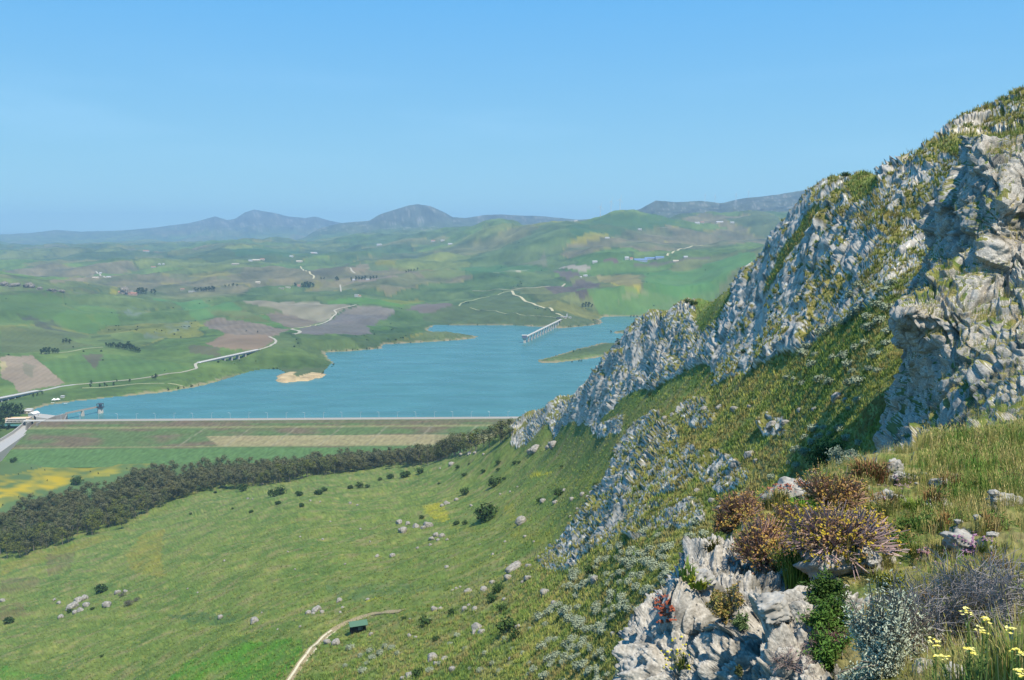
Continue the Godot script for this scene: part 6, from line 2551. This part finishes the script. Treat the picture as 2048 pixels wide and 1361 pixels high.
func flower_stem(label: String, u: float, v: float, d: float, high: float) -> void:
	# a mustard-like flower: stem, narrow leaves, a head of four-petalled flowers
	var head := spot(u, v, d)
	var root := head - Vector3(rng.randf_range(-0.05, 0.05), high, rng.randf_range(-0.04, 0.04))
	var t := thing("yellow_flower", label, "flower", root)
	var top := head - root
	var s := st()
	stick(s, Vector3.ZERO, top * 0.5 + Vector3(0.01, 0, 0), 0.0035, 0.003, 4)
	stick(s, top * 0.5 + Vector3(0.01, 0, 0), top, 0.003, 0.002, 4)
	put("stem", done(s), paint("flower_stalk", Color(0.10, 0.15, 0.04)), t)
	s = st()
	for i in 34:
		var k := rng.randf_range(0.05, 0.86)
		var p := top * k
		var yaw := rng.randf() * TAU
		var out := Vector3(cos(yaw), 0.9, sin(yaw)).normalized() * rng.randf_range(0.03, 0.07)
		var side := Vector3(-sin(yaw), 0, cos(yaw)) * 0.0028
		s.set_color(Color(0.085, 0.135, 0.035) * rng.randf_range(0.7, 1.4))
		for q: Vector3 in [p - side, p + out, p + side]:
			s.add_vertex(q)
	put("leaf", done(s), foliage_mat("blade_leaves", 0.35), t)
	s = st()
	for i in 13:
		var p := top + Vector3(rng.randfn() * 0.011, rng.randf_range(-0.012, 0.010), rng.randfn() * 0.011)
		s.set_color(Color(0.72, 0.60, 0.10).lerp(Color(0.78, 0.72, 0.30), rng.randf()))
		for j in 4:
			var yaw := j * TAU / 4 + rng.randf()
			var e := Vector3(cos(yaw), 0.25 + rng.randf() * 0.3, sin(yaw)) * 0.0078
			var side := Vector3(-sin(yaw), 0, cos(yaw)) * 0.0042
			quad(s, p, p + e * 0.6 - side, p + e, p + e * 0.6 + side)
	put("petal", done(s), foliage_mat("petals", 0.5), t)

func cushion(label: String, u: float, v: float, wide: float, tall: float, n: int, a: Color, b: Color, d := 0.0) -> void:
	# a mat of stonecrop: many small fleshy heads on the stone
	var at := on_ledge(u, v)
	var t := thing("stonecrop", label, "plant", at)
	var s := st()
	var spots: Array[Vector3] = []
	for i in 24:
		var q := on_ledge(u + rng.randfn() * wide * 0.30, v + rng.randfn() * tall * 0.36)
		if absf(q.z - at.z) < 0.7:
			spots.append(q - at)
	if spots.is_empty():
		spots.append(Vector3.ZERO)
	for i in n:
		var p: Vector3 = spots[i % spots.size()] + Vector3(rng.randfn() * 0.018, rng.randf_range(-0.008, 0.012), rng.randfn() * 0.018 + 0.01)
		var r := rng.randf_range(0.006, 0.013)
		s.set_color(a.lerp(b, rng.randf()))
		for j in 5:
			var yaw := j * TAU / 5
			var y2 := (j + 1) * TAU / 5
			var e := p + Vector3(cos(yaw), 0, sin(yaw)) * r
			var f := p + Vector3(cos(y2), 0, sin(y2)) * r
			for q: Vector3 in [e, p + Vector3(0, r * 1.1, 0.004), f]:
				s.add_vertex(q)
	put("heads", done(s), tinted("stonecrop_heads", 0.8), t)

func build_front() -> void:
	var orange := [Color(0.36, 0.215, 0.06), Color(0.42, 0.27, 0.07), Color(0.30, 0.175, 0.08), Color(0.31, 0.25, 0.07), Color(0.27, 0.16, 0.10)]
	var gold := [Color(0.46, 0.35, 0.04), Color(0.36, 0.25, 0.05), Color(0.32, 0.19, 0.09), Color(0.30, 0.20, 0.13), Color(0.40, 0.30, 0.05)]
	spurge("domed orange-brown spurge bush at the brink, behind the larger one", 1478, 1036, 9.9, 116, 58, 200, Color(0.20, 0.13, 0.10), orange)
	spurge("large domed russet spurge bush overhanging the pale outcrop", 1512, 1128, 8.2, 160, 84, 360, Color(0.24, 0.15, 0.12), orange)
	spurge("golden spurge with bare pinkish stems above the sunlit rock", 1672, 1104, 8.2, 178, 78, 380, Color(0.23, 0.165, 0.16), gold)
	spurge("orange spurge crest behind the golden one", 1660, 1010, 10.0, 130, 58, 170, Color(0.24, 0.15, 0.10), orange)
	spurge("low rusty spurge cushion at the brink, leftmost of all", 1452, 1062, 9.4, 70, 46, 110, Color(0.22, 0.14, 0.11), orange)
	spurge("small orange spurge squeezed between the two big ones", 1585, 1062, 8.9, 78, 50, 120, Color(0.22, 0.14, 0.11), gold)
	spurge("low spurge skirt at the right foot of the golden one", 1738, 1078, 8.2, 84, 46, 120, Color(0.27, 0.18, 0.17), gold)
	spurge("rusty spurge cushion beside the rock with red stonecrop", 1640, 985, 10.8, 80, 40, 110, Color(0.22, 0.13, 0.09), orange)
	spurge("small straw-brown spurge hanging on the outcrop below the grass clump", 1445, 1232, 6.9, 74, 66, 120, Color(0.25, 0.19, 0.12), [Color(0.24, 0.19, 0.06), Color(0.16, 0.16, 0.045), Color(0.29, 0.20, 0.07)])
	var deep := [Color(0.058, 0.123, 0.023), Color(0.087, 0.167, 0.032), Color(0.123, 0.181, 0.041), Color(0.160, 0.189, 0.043)]
	var straw := [Color(0.348, 0.290, 0.109), Color(0.246, 0.232, 0.072), Color(0.174, 0.203, 0.051), Color(0.435, 0.348, 0.145)]
	clump("grass_clump", "deep green grass clump in the hollow under the large spurge", "grass", seat(1528, 1195, 7.4), 0.40, 0.30, 420, 0.0035, deep)
	clump("grass_clump", "dark grass clump filling the gap between the two spurges", "grass", seat(1600, 1165, 7.7), 0.46, 0.40, 520, 0.004, deep)
	clump("grass_clump", "yellow-green grass sprouting beside the golden spurge", "grass", seat(1570, 1070, 8.8), 0.4, 0.28, 300, 0.004, [Color(0.217, 0.232, 0.051), Color(0.290, 0.246, 0.072), Color(0.131, 0.174, 0.043)])
	clump("fern", "bright green fern tuft in front of the rock with red stonecrop", "fern", seat(1606, 1020, 9.9), 0.34, 0.20, 260, 0.006, [Color(0.123, 0.246, 0.036), Color(0.160, 0.290, 0.043)], 0.8, "fronds")
	clump("strap_leaved_plant", "strap-leaved green plant on the brow of the outcrop", "plant", seat(1373, 1150, 7.6), 0.22, 0.17, 34, 0.010, [Color(0.131, 0.203, 0.043), Color(0.189, 0.246, 0.058)], 0.7, "leaves")
	clump("succulent", "yellow-green succulent rosette on the white rock shoulder", "plant", seat(1398, 1166, 7.2), 0.22, 0.10, 60, 0.013, [Color(0.232, 0.246, 0.029), Color(0.160, 0.203, 0.029)], 0.9, "leaves")
	clump("moss_tuft", "dark mossy tuft at the outer edge under the spurge", "plant", seat(1428, 1092, 8.6), 0.20, 0.12, 150, 0.005, [Color(0.09, 0.075, 0.02), Color(0.06, 0.07, 0.02)], 0.9)
	clump("dry_clump", "reddish dry clump of strap leaves on the far edge of the ledge", "plant", seat(1738, 962, 13.0), 0.62, 0.36, 360, 0.007, [Color(0.27, 0.125, 0.07), Color(0.20, 0.10, 0.05), Color(0.25, 0.19, 0.07), Color(0.10, 0.11, 0.03)], 0.9)
	clump("grass_clump", "round green tuft behind the pale crumbly rock", "grass", seat(1832, 1012, 9.6), 0.36, 0.16, 330, 0.004, [Color(0.145, 0.217, 0.036), Color(0.203, 0.246, 0.051)])
	clump("dry_clump", "brown withered strap leaves in the grass, nearer the dead thicket", "plant", seat(1892, 1058, 7.9), 0.26, 0.24, 90, 0.006, [Color(0.34, 0.19, 0.07), Color(0.25, 0.15, 0.06), Color(0.20, 0.17, 0.06)], 1.0)
	clump("dry_clump", "brown withered strap leaves left of the taller ones", "plant", seat(1800, 1085, 7.7), 0.30, 0.14, 80, 0.006, [Color(0.30, 0.17, 0.07), Color(0.22, 0.15, 0.05)], 1.0)
	feathery("herb", "low green herb carpet right of the twig-shadowed rock", seat(1780, 1092, 7.7), 0.60, 0.14, 120, Color(0.145, 0.145, 0.058), Color(0.051, 0.109, 0.026), Color(0.109, 0.181, 0.043), 0.016)
	feathery("herb", "green herb carpet with blue flowers in the middle of the ledge", seat(1850, 1062, 8.0), 0.66, 0.16, 130, Color(0.145, 0.145, 0.058), Color(0.058, 0.116, 0.029), Color(0.123, 0.203, 0.051), 0.016)
	feathery("herb", "green herbs below the broad white rock", seat(1985, 1060, 7.9), 0.72, 0.18, 140, Color(0.145, 0.145, 0.058), Color(0.065, 0.123, 0.029), Color(0.138, 0.217, 0.051), 0.016)
	feathery("fennel_tuft", "yellowish feathery fennel tuft between rock and silver wormwood", seat(1792, 1190, 6.4), 0.34, 0.17, 130, Color(0.189, 0.203, 0.058), Color(0.145, 0.167, 0.029), Color(0.304, 0.290, 0.043), 0.011)
	feathery("herb", "dense green herbs filling the crevice right of the outcrop", seat(1650, 1250, 6.4), 0.50, 0.22, 150, Color(0.145, 0.131, 0.058), Color(0.046, 0.109, 0.022), Color(0.109, 0.189, 0.043), 0.014)
	feathery("herb", "fresh green herbs under the silver wormwood", seat(1660, 1330, 5.6), 0.50, 0.25, 170, Color(0.145, 0.131, 0.058), Color(0.051, 0.123, 0.026), Color(0.123, 0.217, 0.046), 0.013)
	feathery("herb", "dark herbs in the shade of the golden spurge", seat(1650, 1200, 7.0), 0.40, 0.2, 110, Color(0.131, 0.116, 0.058), Color(0.036, 0.080, 0.020), Color(0.087, 0.145, 0.036), 0.014)
	feathery("herb", "small grey-green herb rooted in a crack of the outcrop", seat(1482, 1255, 6.3), 0.18, 0.13, 60, Color(0.145, 0.145, 0.072), Color(0.087, 0.145, 0.058), Color(0.174, 0.246, 0.102), 0.010)
	feathery("herb", "little dark tuft low on the face of the outcrop", seat(1478, 1350, 5.7), 0.09, 0.07, 36, Color(0.116, 0.116, 0.058), Color(0.058, 0.072, 0.029), Color(0.131, 0.145, 0.065), 0.008)
	feathery("wormwood_shrub", "large silvery wormwood bush close by in the foreground", seat(1768, 1345, 5.0), 0.58, 0.50, 400, Color(0.20, 0.16, 0.13), Color(0.25, 0.29, 0.205), Color(0.50, 0.54, 0.42), 0.0095)
	feathery("wormwood_shrub", "lower silver wormwood branch beneath the large bush", seat(1740, 1400, 4.5), 0.36, 0.22, 150, Color(0.20, 0.16, 0.13), Color(0.24, 0.28, 0.20), Color(0.48, 0.52, 0.40), 0.009)
	feathery("wormwood_shrub", "small silver sprig hanging into the dark crevice", seat(1678, 1212, 6.3), 0.12, 0.10, 40, Color(0.20, 0.16, 0.13), Color(0.16, 0.21, 0.17), Color(0.36, 0.42, 0.35), 0.011)
	feathery("wormwood_shrub", "pale wormwood beside the dark bush below the ledge", seat(1690, 945, 26.0), 1.5, 0.8, 200, Color(0.2, 0.17, 0.14), Color(0.14, 0.18, 0.13), Color(0.30, 0.35, 0.27), 0.05)
	thicket("tangled dead grey thicket right of the silver wormwood", seat(1905, 1255, 5.4), 0.62, 0.34, 90, Color(0.30, 0.27, 0.255), Vector3(-0.2, 0.1, 0.1))
	thicket("dead grey branches reaching to the picture's edge", seat(2010, 1235, 5.0), 0.5, 0.40, 70, Color(0.27, 0.245, 0.235), Vector3(0.1, 0.2, 0))
	thicket("dead twigs with red leaves in the crevice under the wormwood", seat(1660, 1290, 5.8), 0.24, 0.16, 34, Color(0.30, 0.18, 0.16))
	thicket("bare reddish twigs at the foot of the outcrop", seat(1590, 1330, 5.6), 0.20, 0.14, 34, Color(0.28, 0.21, 0.19))
	thicket("woody stems at the right side of the golden spurge", seat(1722, 1060, 8.3), 0.3, 0.22, 30, Color(0.17, 0.13, 0.12), Vector3(-0.3, 0, 0))
	flower_stem("yellow flower head highest at the right, over the thicket", 1935, 1223, 3.4, 0.40)
	flower_stem("largest yellow flower head, in front of the dead thicket", 1975, 1243, 3.0, 0.38)
	flower_stem("tiny yellow flower head just under the largest one", 1966, 1262, 3.1, 0.34)
	flower_stem("yellow flower head nearest the right edge", 2022, 1260, 3.0, 0.36)
	flower_stem("yellow flower head beside the silver wormwood", 1872, 1288, 3.2, 0.30)
	flower_stem("yellow flower head over the cracked pale stone", 1940, 1303, 2.9, 0.28)
	flower_stem("low yellow flower head against the white stone", 1886, 1314, 3.1, 0.26)
	flower_stem("yellow flower head at the bottom corner", 2036, 1343, 2.6, 0.24)
	flower_stem("pale yellow flower head above the bottom corner", 2036, 1304, 2.8, 0.28)
	clump("grass_clump", "thin green stems of the yellow flowers at the bottom edge", "grass", seat(1960, 1420, 3.1), 0.50, 0.34, 420, 0.0022, [Color(0.145, 0.203, 0.051), Color(0.217, 0.246, 0.072), Color(0.275, 0.261, 0.102)])
	clump("grass_clump", "grass blades in the bottom right corner", "grass", seat(2040, 1400, 3.0), 0.42, 0.40, 360, 0.0025, [Color(0.145, 0.203, 0.043), Color(0.203, 0.232, 0.058), Color(0.319, 0.275, 0.116)])
	clump("yellow_flowered_plant", "yellow-flowered plant hanging on the dark foot of the outcrop", "plant", seat(1372, 1335, 6.4), 0.24, 0.14, 130, 0.003, [Color(0.075, 0.10, 0.025), Color(0.12, 0.13, 0.04)], 0.9)
	cushion("yellow blossoms on the plant at the foot of the outcrop", 1362, 1312, 62, 40, 46, Color(0.60, 0.50, 0.02), Color(0.70, 0.62, 0.08), 6.3)
	cushion("red stonecrop on the tip of the outcrop", 1326, 1212, 40, 44, 230, Color(0.26, 0.060, 0.030), Color(0.36, 0.11, 0.06), 7.2)
	cushion("red stonecrop along the top of the pale rock", 1560, 972, 66, 14, 110, Color(0.30, 0.09, 0.06), Color(0.40, 0.17, 0.11), 10.8)
	cushion("pinkish stonecrop at the right of that rock's top", 1606, 968, 34, 16, 60, Color(0.34, 0.13, 0.09), Color(0.42, 0.20, 0.14), 10.8)
	cushion("purple stonecrop flowers on the grey rock above the thicket", 1960, 1088, 110, 40, 150, Color(0.28, 0.13, 0.22), Color(0.42, 0.25, 0.36), 6.9)
	cushion("pink stonecrop on the stone beside the ferny clump", 1856, 1100, 60, 20, 90, Color(0.36, 0.15, 0.20), Color(0.46, 0.27, 0.30), 6.8)
	cushion("violet flowers at the foot of the grey rock", 1920, 1120, 70, 40, 100, Color(0.24, 0.11, 0.24), Color(0.36, 0.22, 0.38), 6.6)
	cushion("mauve stonecrop in front of the reddish dry clump", 1800, 965, 90, 18, 110, Color(0.33, 0.20, 0.26), Color(0.42, 0.30, 0.33), 11.4)
	cushion("pink stonecrop on the upright pale rock", 1744, 1095, 36, 24, 50, Color(0.34, 0.15, 0.19), Color(0.42, 0.25, 0.26), 7.2)
	cushion("mauve stonecrop on the pale crumbly rock", 1770, 998, 60, 30, 70, Color(0.33, 0.19, 0.27), Color(0.42, 0.30, 0.34), 9.6)
	# small things between the larger ones
	var bits: Array[MeshInstance3D] = []
	for k in 3:
		var m := put("small_stone", rock_mesh(620 + k, Vector3(1.0, 0.6, 0.85), 16, 0.28, 9), stone_mat("ledge_stone", Color.WHITE))
		tag(m, "small pale stone among the grass of the ledge", "stone", "small stones of the ledge")
		bits.append(m)
	for i in 54:
		var u := rng.randf_range(1620.0, 2046.0)
		var v := rng.randf_range(945.0, 1230.0)
		var at := on_ledge(u, v)
		var size := rng.randf_range(9.0, 30.0) / F * -at.z
		var where := "at the back of the ledge" if v < 1010.0 else "in the middle of the ledge" if v < 1110.0 else "near the dead thicket and fennel"
		stamp(bits[i % 3], "small_stone", at + Vector3(0, size * 0.08, 0), rng.randf() * TAU, size, "small pale stone among the grass " + where, "small stones of the ledge")
	var tufts: Array[Node3D] = []
	tufts.append(clump("grass_tuft", "straw-coloured grass tuft on the ledge", "grass", Vector3.ZERO, 0.26, 0.20, 110, 0.0032, straw, 0.8))
	tufts.append(clump("grass_tuft", "olive grass tuft on the ledge", "grass", Vector3.ZERO, 0.24, 0.15, 110, 0.0032, [Color(0.12, 0.14, 0.035), Color(0.16, 0.16, 0.045), Color(0.085, 0.115, 0.028)], 0.9))
	tufts.append(clump("grass_tuft", "rust-brown withered tuft on the ledge", "grass", Vector3.ZERO, 0.22, 0.13, 90, 0.0034, [Color(0.25, 0.14, 0.06), Color(0.20, 0.13, 0.05), Color(0.27, 0.20, 0.08)], 1.0))
	for t in tufts:
		t.set_meta("group", "grass tufts of the ledge")
	for i in 84:
		var u := rng.randf_range(1545.0, 2046.0)
		var v := rng.randf_range(945.0, 1260.0)
		if v > 1130.0 and u < 1700.0:
			continue
		var at := on_ledge(u, v)
		var kind: String = ["straw-coloured", "olive", "rust-brown withered"][i % 3]
		var where := "at the back of the ledge" if v < 1010.0 else "in the middle of the ledge" if v < 1110.0 else "near the dead thicket and fennel"
		stamp(tufts[i % 3], "grass_tuft", at, rng.randf() * TAU, rng.randf_range(0.7, 1.5) * clampf(-at.z / 8.0, 0.7, 1.5), kind + " grass tuft " + where, "grass tufts of the ledge")
	# dry grass of the ledge, beyond counting
	var s := st()
	for i in 7:
		var a := rng.randf() * TAU
		var b := Vector3(cos(a), 0, sin(a)) * rng.randf() * 0.035
		var h := rng.randf_range(0.16, 0.34)
		var out := Vector3(cos(a), 0, sin(a)) * rng.randf_range(0.02, 0.11)
		var w := Vector3(-sin(a), 0, cos(a)) * 0.0028
		var m := b + out * 0.4 + Vector3(0, h * 0.65, 0)
		quad(s, b - w, m - w, m + w, b + w)
		for q: Vector3 in [m - w, b + out + Vector3(0, h, 0), m + w]:
			s.add_vertex(q)
		if i < 2:
			# seed head
			var tip := b + out + Vector3(0, h, 0)
			for q: Vector3 in [tip - w * 2.2, tip + Vector3(out.x * 0.4, 0.05, out.z * 0.4), tip + w * 2.2]:
				s.add_vertex(q)
	var blade := done(s)
	var spots: Array[Vector3] = []
	var thick := noise(150, 1.1, 3)
	for tries in 120000:
		var k := rng.randi_range(0, ledge.pos.size() - 1)
		if ledge.rocky[k] == 1:
			continue
		var p := ledge.pos[k]
		var bearing := p.x / -p.z
		var lush := smoothstep(0.43, 0.55, bearing) * smoothstep(6.6, 10.0, -p.z)
		if rng.randf() > clampf(0.10 + lush * 0.7 + thick.get_noise_3dv(p) * (0.05 + lush * 0.7), 0.0, 1.0):
			continue
		spots.append(p)
		if spots.size() > 14000:
			break
	for k in range(0, cliff_sheet.pos.size(), 5):
		# shelves of the near cliff
		if cliff_sheet.rocky[k] == 0 and rng.randf() < 0.3:
			spots.append(cliff_sheet.pos[k])
	var mm := MultiMesh.new()
	mm.transform_format = MultiMesh.TRANSFORM_3D
	mm.use_colors = true
	mm.mesh = blade
	mm.instance_count = spots.size()
	for i in spots.size():
		var p := spots[i]
		var sc := rng.randf_range(0.55, 1.15) * clampf(-p.z / 16.0, 0.40, 1.8)
		if p.x / -p.z < 0.47:
			sc *= 0.6
		mm.set_instance_transform(i, Transform3D(Basis(Vector3.UP, rng.randf() * TAU).scaled(Vector3.ONE * sc), p))
		var c: Color = straw[rng.randi() % 4] if thick.get_noise_3dv(p * 0.7) + rng.randf_range(-0.3, 0.3) > -0.22 else deep[rng.randi() % 4] * 1.25
		mm.set_instance_color(i, c * rng.randf_range(0.8, 1.3))
	var o := MultiMeshInstance3D.new()
	o.multimesh = mm
	o.material_override = foliage_mat("grass_blades", 0.4)
	o.name = numbered("dry_grass")
	o.set_meta("kind", "stuff")
	o.set_meta("label", "tall dry grass and green blades covering the ledge and cliff shelves")
	add_child(o)

func set_the_view() -> void:
	var cam := Camera3D.new()
	cam.name = "camera"
	add_child(cam)
	cam.position = Vector3(0, CH, 0)
	cam.rotation.x = -PITCH
	cam.fov = rad_to_deg(2.0 * atan(680.5 / F))
	cam.near = 0.1
	cam.far = 60000.0
	cam.current = true
	var sky := ProceduralSkyMaterial.new()
	sky.sky_top_color = Color(0.19, 0.56, 0.84)
	sky.sky_horizon_color = Color(0.61, 0.785, 0.82)
	sky.sky_curve = 0.13
	sky.ground_horizon_color = Color(0.61, 0.785, 0.82)
	sky.ground_curve = 0.25
	sky.ground_bottom_color = Color(0.25, 0.32, 0.22)
	sky.sun_angle_max = 12.0
	# a few faint veils of cloud low in the air, all round
	var veil := Image.create(1024, 512, false, Image.FORMAT_RGBAF)
	var wisp := noise(200, 1.0, 5)
	for y in range(200, 256):
		var up := (255.5 - y) / 512.0 * PI
		var share := exp(-pow((up - 0.125) / 0.045, 2.0))
		for x in 1024:
			var turn := x / 1024.0 * TAU
			var n := wisp.get_noise_3d(cos(turn) * 2.2, up * 26.0, sin(turn) * 2.2)
			veil.set_pixel(x, y, Color(0.75, 0.80, 0.85, clampf(n * 1.3 - 0.08, 0.0, 0.6) * share * 0.07))
	sky.sky_cover = ImageTexture.create_from_image(veil)
	var env := Environment.new()
	env.background_mode = Environment.BG_SKY
	env.sky = Sky.new()
	env.sky.sky_material = sky
	env.tonemap_mode = Environment.TONE_MAPPER_LINEAR
	env.tonemap_exposure = 1.40
	env.sdfgi_enabled = true
	env.ssao_enabled = true
	env.ssil_enabled = true
	env.fog_enabled = true
	env.fog_density = 0.000075
	env.fog_light_color = Color(0.70, 0.87, 1.0)
	var we := WorldEnvironment.new()
	we.name = "daylight"
	we.environment = env
	add_child(we)
	var sun := DirectionalLight3D.new()
	sun.name = "sun"
	add_child(sun)
	var from := Vector3(0.31, 1.0, 0.40).normalized()
	sun.look_at_from_position(from * 100.0, Vector3.ZERO, Vector3.FORWARD)
	sun.light_energy = 1.6
	sun.light_color = Color(1.0, 0.955, 0.87)
	sun.light_angular_distance = 0.5
	sun.shadow_enabled = true

func _ready() -> void:
	rng.seed = 20
	set_the_view()
	build_far()
	build_near()
	build_near_cliff()
	build_ledge()
	build_works()
	build_growth()
	build_front()
